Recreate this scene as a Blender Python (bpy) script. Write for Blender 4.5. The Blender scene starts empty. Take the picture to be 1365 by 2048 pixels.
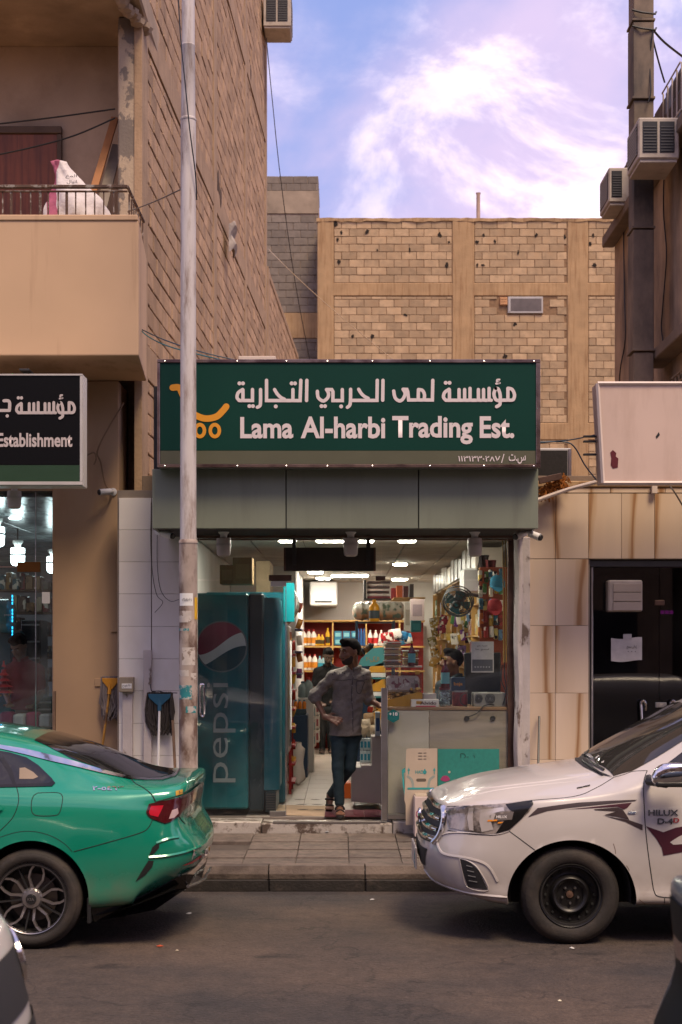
import bpy, bmesh, math, random
import numpy as np
from mathutils import Vector, Matrix
from mathutils.bvhtree import BVHTree
from mathutils.geometry import tessellate_polygon
random.seed(7); RNG = np.random.default_rng(7)
sc = bpy.context.scene; COL = sc.collection
R = math.radians
# ---------------------------------------------------------------- camera
F, HZ, CX, CZ = 2850.0, 1300.0, 682.5, 2.0      # focal length and horizon in photo pixels, eye height above the road
cam = bpy.data.cameras.new('camera'); camo = bpy.data.objects.new('camera', cam); COL.objects.link(camo)
camo.location = (0, 0, CZ); camo.rotation_euler = (R(90), 0, 0)
cam.sensor_width = 36; cam.lens = F/2048*36; cam.shift_y = (HZ-1024)/2048
cam.clip_start = .1; cam.clip_end = 2000
cam.dof.use_dof = True; cam.dof.focus_distance = 12.5; cam.dof.aperture_fstop = 4.0
sc.camera = camo
# ---------------------------------------------------------------- sky and sun
SUN_EL, SUN_AZ = 59, 152          # azimuth clockwise from +Y: behind the camera, to the right
w = bpy.data.worlds.new('World'); sc.world = w; w.use_nodes = True
nt = w.node_tree; nt.nodes.clear()
def wn(t, **k):
    n = nt.nodes.new(t)
    for a, b in k.items(): setattr(n, a, b)
    return n
L = nt.links.new
sky = wn('ShaderNodeTexSky', sky_type='NISHITA', sun_disc=False)
sky.sun_elevation = R(SUN_EL); sky.sun_rotation = R(SUN_AZ); sky.air_density = 1.0; sky.dust_density = 1.5; sky.ozone_density = 2.5
tc = wn('ShaderNodeTexCoord'); mp = wn('ShaderNodeMapping'); mp.inputs['Rotation'].default_value = (0, R(-20), 0); mp.inputs['Scale'].default_value = (1, 1, 1.5); mp.inputs['Location'].default_value = (.075, 0, .02)
L(tc.outputs['Generated'], mp.inputs[0])
CLOUD_W = 4.0
def cloud(scale, detail, rough, dist, lo, hi, w_):
    n = wn('ShaderNodeTexNoise', noise_dimensions='4D'); n.inputs['W'].default_value = w_; n.inputs['Scale'].default_value = scale; n.inputs['Detail'].default_value = detail; n.inputs['Roughness'].default_value = rough; n.inputs['Distortion'].default_value = dist
    L(mp.outputs[0], n.inputs['Vector']); r = wn('ShaderNodeMapRange', interpolation_type='SMOOTHSTEP'); r.inputs[1].default_value = lo; r.inputs[2].default_value = hi; L(n.outputs['Fac'], r.inputs[0]); return r.outputs[0]
veil = cloud(4.2, 9, .52, .25, .36, .62, CLOUD_W)        # thin lilac veil
puff = cloud(7.5, 13, .62, .35, .48, .63, CLOUD_W+3.3)   # thicker, whiter wisps inside it
def mixc(fac, a, b, blend='MIX'):
    n = wn('ShaderNodeMix', data_type='RGBA', blend_type=blend)
    for s_, v in (('Factor', fac), ('A', a), ('B', b)):
        if isinstance(v, (tuple, float, int)): n.inputs[s_].default_value = v
        else: L(v, n.inputs[s_])
    return n.outputs['Result']
pv = wn('ShaderNodeMath', operation='MULTIPLY'); L(veil, pv.inputs[0]); L(puff, pv.inputs[1])
ve = wn('ShaderNodeMath', operation='MULTIPLY'); L(veil, ve.inputs[0]); ve.inputs[1].default_value = .66
clear = mixc(1.0, sky.outputs[0], (1.35, 1.05, 1.05, 1), 'MULTIPLY')
air = mixc(.7, clear, (2.6, 3.4, 7.0, 1))
c1 = mixc(ve.outputs[0], air, (7.6, 5.6, 7.2, 1))
skyc = mixc(pv.outputs[0], c1, (10.4, 8.7, 9.6, 1))
bg = wn('ShaderNodeBackground'); bg.inputs['Strength'].default_value = .1; L(skyc, bg.inputs[0])
wo = wn('ShaderNodeOutputWorld'); L(bg.outputs[0], wo.inputs[0])
sun = bpy.data.lights.new('sun', 'SUN'); sun.energy = 2.9; sun.angle = R(20); sun.color = (1, .78, .54)
suno = bpy.data.objects.new('sun', sun); COL.objects.link(suno)
a, e = R(SUN_AZ), R(SUN_EL); sd = Vector((math.sin(a)*math.cos(e), math.cos(a)*math.cos(e), math.sin(e)))
suno.rotation_euler = sd.to_track_quat('Z', 'Y').to_euler(); suno.location = sd*60
vs = sc.view_settings; sc.display_settings.display_device = 'sRGB'; vs.view_transform = 'Standard'; vs.look = 'None'; vs.gamma = 1; vs.exposure = 0.5; vs.use_curve_mapping = False
sc.render.engine = 'CYCLES'; cy = sc.cycles; cy.use_denoising = True; cy.max_bounces = 8; cy.transparent_max_bounces = 16; cy.diffuse_bounces = 4; cy.glossy_bounces = 4; cy.sample_clamp_indirect = 6; cy.caustics_reflective = False; cy.caustics_refractive = False
try: cy.denoiser = 'OPENIMAGEDENOISE'
except Exception: pass
# ---------------------------------------------------------------- helpers
def X(px, Y): return (px-CX)*Y/F
def Z(py, Y): return CZ+(HZ-py)*Y/F
def P(px, py, Y): return Vector((X(px, Y), Y, Z(py, Y)))
def px_of(p): return (CX+p[0]*F/p[1], HZ-(p[2]-CZ)*F/p[1])
def lin(h):
    c = [int(h[i:i+2], 16)/255 for i in (0, 2, 4)]
    return tuple(v/12.92 if v <= .04045 else ((v+.055)/1.055)**2.4 for v in c)
MATS = {}
def M(name, col=(.5, .5, .5), rough=.6, metal=0, var=.12, vs_=5, bump=0, bs=60, bd=.01, col2=None, c2s=3, c2t=(.5, .6), c2stretch=(1, 1, 1), rv=0, spec=.5, coat=0, emis=None, es=0, sheen=0, extra=None, r2=None):
    """procedural material: base colour with broad value noise, an optional second colour in patches, fine bump; rv = spread between pieces"""
    if name in MATS: return MATS[name]
    m = bpy.data.materials.new(name); m.use_nodes = True; t = m.node_tree; b = t.nodes['Principled BSDF']; N = t.nodes.new; K = t.links.new
    b.inputs['Roughness'].default_value = rough; b.inputs['Metallic'].default_value = metal; b.inputs['Specular IOR Level'].default_value = spec
    if coat: b.inputs['Coat Weight'].default_value = coat; b.inputs['Coat Roughness'].default_value = .06
    if sheen: b.inputs['Sheen Weight'].default_value = sheen
    col = (*col, 1)
    g = N('ShaderNodeNewGeometry'); vec = g.outputs['Position']
    if rv:
        oi = N('ShaderNodeObjectInfo'); ad = N('ShaderNodeMath'); ad.operation = 'ADD'; K(oi.outputs['Random'], ad.inputs[0]); K(g.outputs['Random Per Island'], ad.inputs[1])
        fr = N('ShaderNodeMath'); fr.operation = 'FRACT'; K(ad.outputs[0], fr.inputs[0])
        sh = N('ShaderNodeVectorMath'); sh.operation = 'SCALE'; K(fr.outputs[0], sh.inputs['Scale']); sh.inputs[0].default_value = (17, 9, 23)
        va = N('ShaderNodeVectorMath'); K(vec, va.inputs[0]); K(sh.outputs[0], va.inputs[1]); vec = va.outputs[0]
    out = None
    if col2 is not None:
        mp_ = N('ShaderNodeMapping'); mp_.inputs['Scale'].default_value = c2stretch; K(vec, mp_.inputs[0])
        q = N('ShaderNodeTexNoise'); q.inputs['Scale'].default_value = c2s; q.inputs['Detail'].default_value = 8; q.inputs['Roughness'].default_value = .62; K(mp_.outputs[0], q.inputs['Vector'])
        r = N('ShaderNodeMapRange'); r.inputs[1].default_value, r.inputs[2].default_value = c2t; K(q.outputs[0], r.inputs[0])
        x = N('ShaderNodeMix'); x.data_type = 'RGBA'; x.inputs['A'].default_value = col; x.inputs['B'].default_value = (*col2, 1); K(r.outputs[0], x.inputs['Factor']); out = x.outputs['Result']
        if r2 is not None:
            y = N('ShaderNodeMix'); y.inputs['A'].default_value = rough; y.inputs['B'].default_value = r2; K(r.outputs[0], y.inputs['Factor']); K(y.outputs['Result'], b.inputs['Roughness'])
    if var or rv:
        hs = N('ShaderNodeHueSaturation')
        if out: K(out, hs.inputs['Color'])
        else: hs.inputs['Color'].default_value = col
        q = N('ShaderNodeTexNoise'); q.inputs['Scale'].default_value = vs_; q.inputs['Detail'].default_value = 6; K(vec, q.inputs['Vector'])
        r = N('ShaderNodeMapRange'); r.inputs[1].default_value = .3; r.inputs[2].default_value = .7; r.inputs[3].default_value = 1-var; r.inputs[4].default_value = 1+var; K(q.outputs[0], r.inputs[0]); v = r.outputs[0]
        if rv:
            r = N('ShaderNodeMapRange'); r.inputs[3].default_value = 1-rv; r.inputs[4].default_value = 1+rv; K(fr.outputs[0], r.inputs[0])
            k = N('ShaderNodeMath'); k.operation = 'MULTIPLY'; K(v, k.inputs[0]); K(r.outputs[0], k.inputs[1]); v = k.outputs[0]
        K(v, hs.inputs['Value']); out = hs.outputs[0]
    if out: K(out, b.inputs['Base Color'])
    else: b.inputs['Base Color'].default_value = col
    if bump:
        q = N('ShaderNodeTexNoise'); q.inputs['Scale'].default_value = bs; q.inputs['Detail'].default_value = 5; K(vec, q.inputs['Vector'])
        u = N('ShaderNodeBump'); u.inputs['Strength'].default_value = bump; u.inputs['Distance'].default_value = bd; K(q.outputs[0], u.inputs['Height']); K(u.outputs[0], b.inputs['Normal'])
    if emis: b.inputs['Emission Color'].default_value = (*emis, 1); b.inputs['Emission Strength'].default_value = es
    if extra: extra(m, t, b, N, K, vec)
    MATS[name] = m; return m
def glass(name, tint=(1, 1, 1), ior=1.45, dirt=.0, dcol=(.7, .7, .7), rough=0.02, gl=1.0):
    """thin window glass: clear with a mirror reflection that grows at grazing angles, faint dust film"""
    if name in MATS: return MATS[name]
    m = bpy.data.materials.new(name); m.use_nodes = True; t = m.node_tree; t.nodes.clear(); N = t.nodes.new; K = t.links.new
    o = N('ShaderNodeOutputMaterial'); tr = N('ShaderNodeBsdfTransparent'); tr.inputs[0].default_value = (*tint, 1)
    g = N('ShaderNodeBsdfGlossy'); g.inputs['Roughness'].default_value = rough; g.inputs['Color'].default_value = (gl, gl, gl, 1); f = N('ShaderNodeFresnel'); f.inputs[0].default_value = ior
    gq = N('ShaderNodeNewGeometry'); iv = N('ShaderNodeMath'); iv.operation = 'SUBTRACT'; iv.inputs[0].default_value = 1; K(gq.outputs['Backfacing'], iv.inputs[1]); fm = N('ShaderNodeMath'); fm.operation = 'MULTIPLY'; K(f.outputs[0], fm.inputs[0]); K(iv.outputs[0], fm.inputs[1])
    x = N('ShaderNodeMixShader'); K(fm.outputs[0], x.inputs[0]); K(tr.outputs[0], x.inputs[1]); K(g.outputs[0], x.inputs[2])
    last = x
    if dirt:
        d = N('ShaderNodeBsdfDiffuse'); d.inputs[0].default_value = (*dcol, 1); ge = N('ShaderNodeNewGeometry')
        q = N('ShaderNodeTexNoise'); q.inputs['Scale'].default_value = 2.5; q.inputs['Detail'].default_value = 9; K(ge.outputs['Position'], q.inputs['Vector'])
        r = N('ShaderNodeMapRange'); r.inputs[1].default_value = .35; r.inputs[2].default_value = .8; r.inputs[4].default_value = dirt*2; K(q.outputs[0], r.inputs[0])
        y = N('ShaderNodeMixShader'); K(r.outputs[0], y.inputs[0]); K(x.outputs[0], y.inputs[1]); K(d.outputs[0], y.inputs[2]); last = y
    K(last.outputs[0], o.inputs[0]); MATS[name] = m; return m
WL = {}                                                   # object -> world location of its origin
class MB:
    """mesh builder in world coordinates; build() links ONE mesh object with its origin at its base"""
    def __init__(s): s.v = []; s.f = []; s.uv = None
    def add(s, vs, fs):
        k = len(s.v); s.v += [tuple(p) for p in vs]; s.f += [tuple(i+k for i in f) for f in fs]; return s
    def box(s, x0, x1, y0, y1, z0, z1):
        return s.add([(x0, y0, z0), (x1, y0, z0), (x1, y1, z0), (x0, y1, z0), (x0, y0, z1), (x1, y0, z1), (x1, y1, z1), (x0, y1, z1)], [(0, 3, 2, 1), (4, 5, 6, 7), (0, 1, 5, 4), (1, 2, 6, 5), (2, 3, 7, 6), (3, 0, 4, 7)])
    def cbox(s, x0, x1, y0, y1, z0, z1, c=.005):
        """box with chamfered edges"""
        c = min(c, (x1-x0)*.45, (y1-y0)*.45, (z1-z0)*.45); V = []
        for X_, a in ((x0, 1), (x1, -1)):
            for Y_, b in ((y0, 1), (y1, -1)):
                for Z_, d in ((z0, 1), (z1, -1)):
                    V += [(X_, Y_+b*c, Z_+d*c), (X_+a*c, Y_, Z_+d*c), (X_+a*c, Y_+b*c, Z_)]
        id_ = lambda i, j, k, ax: ((i*2+j)*2+k)*3+ax
        Fs = []
        for i in (0, 1): Fs.append([id_(i, 0, 0, 0), id_(i, 0, 1, 0), id_(i, 1, 1, 0), id_(i, 1, 0, 0)]); Fs.append([id_(0, i, 0, 1), id_(1, i, 0, 1), id_(1, i, 1, 1), id_(0, i, 1, 1)]); Fs.append([id_(0, 0, i, 2), id_(0, 1, i, 2), id_(1, 1, i, 2), id_(1, 0, i, 2)])
        for i in (0, 1):
            for j in (0, 1):
                Fs.append([id_(i, j, 0, 0), id_(i, j, 0, 1), id_(i, j, 1, 1), id_(i, j, 1, 0)])
                Fs.append([id_(i, 0, j, 0), id_(i, 0, j, 2), id_(i, 1, j, 2), id_(i, 1, j, 0)])
                Fs.append([id_(0, i, j, 1), id_(0, i, j, 2), id_(1, i, j, 2), id_(1, i, j, 1)])
                for k in (0, 1): Fs.append([id_(i, j, k, 0), id_(i, j, k, 1), id_(i, j, k, 2)])
        return s.add(V, Fs)
    def tube(s, pts, r, n=8, cap=True):
        pts = [Vector(p) for p in pts]; rs = r if hasattr(r, '__len__') else [r]*len(pts); V = []; Fs = []; up = None
        for i, p in enumerate(pts):
            d = (pts[min(i+1, len(pts)-1)]-pts[max(i-1, 0)]).normalized()
            if up is None: up = Vector((0, 0, 1)) if abs(d.z) < .9 else Vector((0, 1, 0))
            a = d.cross(up).normalized(); b = a.cross(d).normalized(); up = b
            for k in range(n):
                t = 2*math.pi*k/n; V.append(p+(a*math.cos(t)+b*math.sin(t))*rs[i])
        for i in range(len(pts)-1):
            for k in range(n): Fs.append((i*n+k, i*n+(k+1) % n, (i+1)*n+(k+1) % n, (i+1)*n+k))
        if cap: Fs.append(tuple(range(n-1, -1, -1))); Fs.append(tuple((len(pts)-1)*n+k for k in range(n)))
        return s.add(V, Fs)
    def lathe(s, prof, c=(0, 0, 0), ax='z', n=20, sx=1, sy=1, cap=True):
        """prof: (radius, height) pairs turned about an axis through c"""
        V = []; Fs = []
        for r, h in prof:
            for k in range(n):
                t = 2*math.pi*k/n; u, v_ = r*math.cos(t)*sx, r*math.sin(t)*sy
                p = {'z': (u, v_, h), 'y': (u, h, v_), 'x': (h, u, v_)}[ax]
                V.append((c[0]+p[0], c[1]+p[1], c[2]+p[2]))
        for i in range(len(prof)-1):
            for k in range(n): Fs.append((i*n+k, i*n+(k+1) % n, (i+1)*n+(k+1) % n, (i+1)*n+k))
        if cap and prof[0][0] > 1e-6: Fs.append(tuple(range(n-1, -1, -1)))
        if cap and prof[-1][0] > 1e-6: Fs.append(tuple((len(prof)-1)*n+k for k in range(n)))
        return s.add(V, Fs)
    def prism(s, poly, d0, d1, fn):
        """2-D outline extruded from d0 to d1; fn(u, v, d) -> world point"""
        n = len(poly); V = [fn(u, v, d0) for u, v in poly]+[fn(u, v, d1) for u, v in poly]
        tri = tessellate_polygon([[Vector((u, v, 0)) for u, v in poly]])
        Fs = [t for t in tri]+[tuple(i+n for i in reversed(t)) for t in tri]+[(i, (i+1) % n, n+(i+1) % n, n+i) for i in range(n)]
        return s.add(V, Fs)
    def grid(s, nu, nv, fn):
        V = [fn(i/(nu-1), j/(nv-1)) for i in range(nu) for j in range(nv)]
        return s.add(V, [(i*nv+j, (i+1)*nv+j, (i+1)*nv+j+1, i*nv+j+1) for i in range(nu-1) for j in range(nv-1)])
    def quad(s, a, b, c, d): return s.add([a, b, c, d], [(0, 1, 2, 3)])
    def build(s, name, mat, parent=None, smooth=False, bevel=0, merge=False, base=None, keep=False):
        v = np.array(s.v, float); lo, hi = v.min(0), v.max(0)
        b = np.array(base if base is not None else ((lo[0]+hi[0])/2, (lo[1]+hi[1])/2, lo[2]))
        me = bpy.data.meshes.new(name); me.from_pydata((v-b).tolist(), [], s.f)
        bm = bmesh.new(); bm.from_mesh(me)
        if merge: bmesh.ops.remove_doubles(bm, verts=bm.verts, dist=1e-5)
        if not keep: bmesh.ops.recalc_face_normals(bm, faces=bm.faces)
        if bevel:
            bmesh.ops.remove_doubles(bm, verts=bm.verts, dist=1e-6)
            es = [q for q in bm.edges if len(q.link_faces) == 2 and q.calc_face_angle(0) > .6]
            bmesh.ops.bevel(bm, geom=es, offset=bevel, segments=2, profile=.6, affect='EDGES', clamp_overlap=True)
        bm.to_mesh(me); bm.free()
        if smooth:
            me.polygons.foreach_set('use_smooth', [True]*len(me.polygons))
            me.set_sharp_from_angle(angle=R(smooth if smooth is not True else 38))
        for q in (mat if isinstance(mat, (list, tuple)) else [mat]): me.materials.append(q)
        return put(me, name, Vector(b), parent)
def put(me, name, loc, parent=None, rot=None):
    o = bpy.data.objects.new(name, me); COL.objects.link(o); WL[o] = Vector(loc)
    o.parent = parent; o.location = Vector(loc)-(WL[parent] if parent else Vector())
    if rot: o.rotation_euler = rot
    return o
def tag(o, label=None, cat=None, group=None, kind=None):
    if label: o['label'] = label
    if cat: o['category'] = cat
    if group: o['group'] = group
    if kind: o['kind'] = kind
    return o
def thing(name, label, cat, loc, group=None):
    o = bpy.data.objects.new(name, None); o.empty_display_size = .1; COL.objects.link(o); o.location = loc; WL[o] = Vector(loc)
    return tag(o, label, cat, group)
def struct(o): return tag(o, kind='structure')
def bx(name, mat, parent, x0, x1, y0, y1, z0, z1, c=.004):
    return MB().cbox(min(x0, x1), max(x0, x1), min(y0, y1), max(y0, y1), min(z0, z1), max(z0, z1), c).build(name, mat, parent)
def text(s, mat, parent, at, height, width=None, bold=0, name='lettering', depth=.002, rot=None, align='CENTER', fn=None):
    """flat lettering standing in the XZ plane facing -Y, fitted to a height (cap height box) and, if given, a width; at = centre"""
    c = bpy.data.curves.new('lt', 'FONT'); c.body = s; c.size = 1; c.offset = bold; c.resolution_u = 3
    o = bpy.data.objects.new('lt', c); COL.objects.link(o); dg = bpy.context.evaluated_depsgraph_get()
    me = bpy.data.meshes.new_from_object(o.evaluated_get(dg)); bpy.data.objects.remove(o); bpy.data.curves.remove(c)
    n = len(me.vertices); a = np.zeros(n*3); me.vertices.foreach_get('co', a); a = a.reshape(-1, 3)
    lo, hi = a.min(0), a.max(0); k = height/(hi[1]-lo[1]); kx = width/(hi[0]-lo[0]) if width else k
    u = (a[:, 0]-(lo[0]+hi[0])/2)*kx; v = (a[:, 1]-(lo[1]+hi[1])/2)*k
    at = Vector(at)
    if fn: q = np.array([fn(x, y) for x, y in zip(u, v)])-np.array(at)
    else: q = np.stack([u, np.zeros(n), v], 1)
    me.vertices.foreach_set('co', q.ravel()); me.materials.clear(); me.materials.append(mat); me.update(); me.name = name
    return put(me, name, at, parent, rot)
def ribbon(mb, pts, w_, fn, n=6):
    """round-ended flat stroke along 2-D points; fn(u, v) -> world point"""
    pts = [Vector((p[0], p[1])) for p in pts]; r = w_/2
    if len(pts) == 1:
        c = pts[0]; mb.add([fn(c.x+r*math.cos(2*math.pi*k/12), c.y+r*math.sin(2*math.pi*k/12)) for k in range(12)], [tuple(range(12))]); return
    le, ri = [], []
    for i, p in enumerate(pts):
        d0 = (p-pts[i-1]).normalized() if i else None; d1 = (pts[i+1]-p).normalized() if i < len(pts)-1 else None
        d = ((d0 or d1)+(d1 or d0)).normalized(); nn = Vector((-d.y, d.x)); m = r/max(.55, abs(nn.dot(Vector((-(d1 or d0).y, (d1 or d0).x)))))
        le.append(p+nn*m); ri.append(p-nn*m)
    d = (pts[-1]-pts[-2]).normalized(); a0 = math.atan2(d.y, d.x)
    e1 = [pts[-1]+Vector((math.cos(a0+math.pi/2-math.pi*k/n), math.sin(a0+math.pi/2-math.pi*k/n)))*r for k in range(1, n)]
    d = (pts[0]-pts[1]).normalized(); a0 = math.atan2(d.y, d.x)
    e0 = [pts[0]+Vector((math.cos(a0+math.pi/2-math.pi*k/n), math.sin(a0+math.pi/2-math.pi*k/n)))*r for k in range(1, n)]
    V = le+ri; N_ = len(pts); Fs = [(i, i+1, N_+i+1, N_+i) for i in range(N_-1)]
    k = len(V); V += e1; Fs.append(tuple([N_-1]+list(range(k, k+len(e1)))+[2*N_-1]))
    k = len(V); V += e0; Fs.append(tuple([N_]+list(range(k, k+len(e0)))+[0]))
    mb.add([fn(p.x, p.y) for p in V], Fs)
def smooth_path(pts, n=6):
    """Catmull-Rom through the points"""
    pts = [Vector(p) for p in pts]; out = []
    for i in range(len(pts)-1):
        a, b, c, d = pts[max(i-1, 0)], pts[i], pts[i+1], pts[min(i+2, len(pts)-1)]
        for k in range(n):
            t = k/n; out.append(.5*((2*b)+(c-a)*t+(2*a-5*b+4*c-d)*t*t+(3*b-a-3*c+d)*t**3))
    return out+[pts[-1]]
def arc(cx, cy, r, a0, a1, n=10, ry=None): return [(cx+r*math.cos(R(a0+(a1-a0)*i/n)), cy+(ry or r)*math.sin(R(a0+(a1-a0)*i/n))) for i in range(n+1)]
def cable(name, label, pts, r=.006, mat=None, sag=0, parent=None, group=None):
    pts = [Vector(p) for p in pts]
    if sag and len(pts) == 2:
        a, b = pts; pts = [a.lerp(b, t/12)-Vector((0, 0, sag*4*(t/12)*(1-t/12))) for t in range(13)]
    elif len(pts) > 2: pts = smooth_path(pts, 5)
    o = MB().tube(pts, r, 5).build(name, mat or CABLE, parent, smooth=True)
    if parent is None: tag(o, label, 'cable', group)
    return o
CABLE = M('cable_black', (.012, .011, .012), .5, var=0)
def masonry(parent, org, ud, width, z0, z1, mats, bl=.40, bh=.20, joint=.012, keep=300, prio=None, holes=(), dep=.02, name='block', course0=0, chip=.012, first=0, prj=.0065):
    """running-bond block wall; the `keep` pieces of highest prio become parts, the rest one joined part of kind stuff"""
    ud = Vector(ud).normalized(); nd = Vector((ud.y, -ud.x, 0)); org = Vector(org); rot = math.atan2(ud.y, ud.x)
    pitch_u, pitch_z = bl+joint, bh+joint; cells = []; row = 0; z = z0
    while z < z1-.05:
        h = min(bh, z1-z-joint*.5); u = -(pitch_u/2 if (row+course0) % 2 else 0)+first
        while u < width-.03:
            a, b = max(u, 0), min(u+bl, width)
            if b-a > .06 and not any(a < q[1] and b > q[0] and z < q[3] and z+h > q[2] for q in holes): cells.append((a, b, z, z+h))
            u += pitch_u
        z += pitch_z; row += 1
    sc_ = []
    for c in cells:
        p = org+ud*((c[0]+c[1])/2)+Vector((0, 0, (c[2]+c[3])/2)); sc_.append((prio(p) if prio else 0, c, p))
    sc_.sort(key=lambda t: -t[0]); cache = {}; st = MB(); k = 0
    def piece(w_, h, j):
        rr = random.Random(j*977+int(w_*1000)*31+int(h*1000)); V = []; c = .012
        f = [(-w_/2, -h/2), (w_/2, -h/2), (w_/2, h/2), (-w_/2, h/2)]
        jit = [(rr.uniform(0, chip)*(1 if u < 0 else -1), rr.uniform(0, chip*.6)*(1 if v < 0 else -1)) for u, v in f]
        for (u, v), (a, b) in zip(f, jit): V.append((u+a*.3, dep, v+b*.3))
        for (u, v), (a, b) in zip(f, jit): V.append((u+a*.3, c*.4, v+b*.3))
        for (u, v), (a, b) in zip(f, jit): V.append((u+a-math.copysign(c*.5, u), rr.uniform(-.002, .002), v+b-math.copysign(c*.4, v)))
        Fs = [(8, 9, 10, 11)]+[(i, (i+1) % 4, 4+(i+1) % 4, 4+i) for i in range(4)]+[(4+i, 4+(i+1) % 4, 8+(i+1) % 4, 8+i) for i in range(4)]
        return V, Fs
    for pr, c, p in sc_:
        w_, h = round(c[1]-c[0], 2), round(c[3]-c[2], 2); j = random.randrange(6); off = random.uniform(-prj, prj); tw = random.uniform(-.012, .012)
        if k < keep and pr > -1e8:
            key = (w_, h, j)
            if key not in cache:
                V, Fs = piece(w_, h, j); me = bpy.data.meshes.new(name); me.from_pydata(V, [], Fs); me.materials.append(mats); cache[key] = me
            put(cache[key], name, p+nd*off, parent, (0, tw, rot)); k += 1
        else:
            V, Fs = piece(w_, h, j); ca, sa = math.cos(tw), math.sin(tw)
            st.add([p+nd*off+ud*(v[0]*ca+v[2]*sa)-nd*v[1]+Vector((0, 0, v[2]*ca-v[0]*sa)) for v in V], Fs)
    if st.v: tag(st.build('far_'+name+'work', mats, parent), kind='stuff')
# ---------------------------------------------------------------- materials
CONC = M('raw_concrete', (.36, .24, .145), .9, var=.16, vs_=3, bump=.5, bs=35, bd=.012, col2=(.26, .17, .10), c2s=2.2, c2t=(.5, .75), c2stretch=(6, 6, .6))
BLOCK_W = M('side_wall_block', (.39, .255, .155), .95, var=.2, vs_=4, bump=.9, bs=60, bd=.012, rv=.2)
MORT_W = M('side_wall_mortar', (.085, .05, .03), .95, var=.25, vs_=9, bump=.7, bs=40, bd=.02)
BLOCK_R = M('rear_block', (.415, .292, .172), .95, var=.18, vs_=6, bump=.9, bs=50, bd=.012, rv=.20, col2=(.34, .225, .125), c2s=3, c2t=(.5, .7))
MORT_R = M('rear_mortar', (.23, .14, .075), .95, var=.25, vs_=12, bump=.6, bs=40)
CONC_R = M('rear_concrete', (.385, .25, .128), .92, var=.12, vs_=3, bump=.5, bs=30, bd=.01, col2=(.27, .155, .072), c2s=2.5, c2t=(.48, .7), c2stretch=(7, 7, .5))
BLOCK_G = M('grey_block', (.19, .158, .128), .95, var=.14, vs_=9, bump=.6, bs=60, rv=.17)
MORT_G = M('grey_mortar', (.28, .21, .15), .95, var=.2, vs_=10, bump=.5, bs=40)
PLAST = M('tan_plaster', (.44, .29, .172), .85, var=.06, vs_=1.6, bump=.12, bs=120, bd=.004, col2=(.38, .225, .12), c2s=1.3, c2t=(.55, .75), c2stretch=(1.4, 1.4, .4))
BALC = M('balcony_plaster', (.56, .375, .225), .85, var=.05, vs_=1.2, bump=.1, bs=150, bd=.003, col2=(.40, .25, .14), c2s=2.2, c2t=(.54, .74), c2stretch=(2.5, 1, .16))
LOGG = M('loggia_plaster', (.52, .39, .265), .9, var=.15, vs_=1.2, bump=.15, bs=50, col2=(.38, .275, .18), c2s=1.1, c2t=(.45, .65))
SOFF = M('stained_soffit', (.34, .25, .17), .9, var=.25, vs_=2, bump=.3, bs=30, col2=(.42, .31, .21), c2s=1.6, c2t=(.55, .66))
PEEL = M('peeling_paint', (.44, .34, .235), .85, var=.1, vs_=4, bump=.4, bs=40, bd=.012, col2=(.185, .15, .12), c2s=4.5, c2t=(.49, .52), c2stretch=(1, 1, .6))
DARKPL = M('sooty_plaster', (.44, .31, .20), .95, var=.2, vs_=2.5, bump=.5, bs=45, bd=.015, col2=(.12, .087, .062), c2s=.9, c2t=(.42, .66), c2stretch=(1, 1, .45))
MARB_V = None
def marble(m, t, b, N, K, vec):
    mp_ = N('ShaderNodeMapping'); mp_.inputs['Scale'].default_value = (1, 1, .16); K(vec, mp_.inputs[0])
    q = N('ShaderNodeTexWave'); q.bands_direction = 'X'; q.inputs['Scale'].default_value = .62; q.inputs['Distortion'].default_value = 5.5; q.inputs['Detail'].default_value = 5; q.inputs['Detail Scale'].default_value = 1.6; K(mp_.outputs[0], q.inputs['Vector'])
    r = N('ShaderNodeValToRGB'); e = r.color_ramp.elements; e[0].position = 0; e[0].color = (.33, .18, .085, 1); e[1].position = .02; e[1].color = (.52, .36, .225, 1); z = r.color_ramp.elements.new(.10); z.color = (.62, .475, .34, 1); z = r.color_ramp.elements.new(1); z.color = (.68, .54, .405, 1)
    K(q.outputs['Fac'], r.inputs[0]); hs = N('ShaderNodeMix'); hs.data_type = 'RGBA'; hs.blend_type = 'MULTIPLY'; hs.inputs['Factor'].default_value = .5; K(r.outputs[0], hs.inputs['A'])
    n = N('ShaderNodeTexNoise'); n.inputs['Scale'].default_value = 2.4; n.inputs['Detail'].default_value = 6; K(mp_.outputs[0], n.inputs['Vector']); r2 = N('ShaderNodeMapRange'); r2.inputs[1].default_value = .35; r2.inputs[2].default_value = .65; r2.inputs[3].default_value = .78; r2.inputs[4].default_value = 1.05; K(n.outputs[0], r2.inputs[0]); K(r2.outputs[0], hs.inputs['B']); K(hs.outputs['Result'], b.inputs['Base Color'])
MARB = M('honey_onyx', (.5, .36, .22), .32, var=0, rv=.05, extra=marble)
TILEW = M('white_wall_tile', (.70, .665, .64), .25, var=.06, vs_=2, col2=(.58, .53, .48), c2s=1.4, c2t=(.55, .8), c2stretch=(1, 1, .4), rv=.03)
GROUT = M('grout', (.22, .18, .15), .9)
STEEL = M('brushed_steel', (.55, .54, .53), .28, 1, var=.1, vs_=8)
CHROME = M('chrome', (.72, .72, .73), .09, 1, var=0)
BLACKM = M('black_metal', (.02, .019, .019), .45, var=.2)
BLACKP = M('black_plastic', (.014, .014, .015), .5, var=0)
DGREY = M('dark_grey_plastic', (.05, .05, .052), .55, var=.1)
WHITEP = M('white_plastic', (.72, .71, .69), .4, var=.03)
GREYP = M('pale_grey_plastic', (.42, .40, .38), .5, var=.08)
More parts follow.
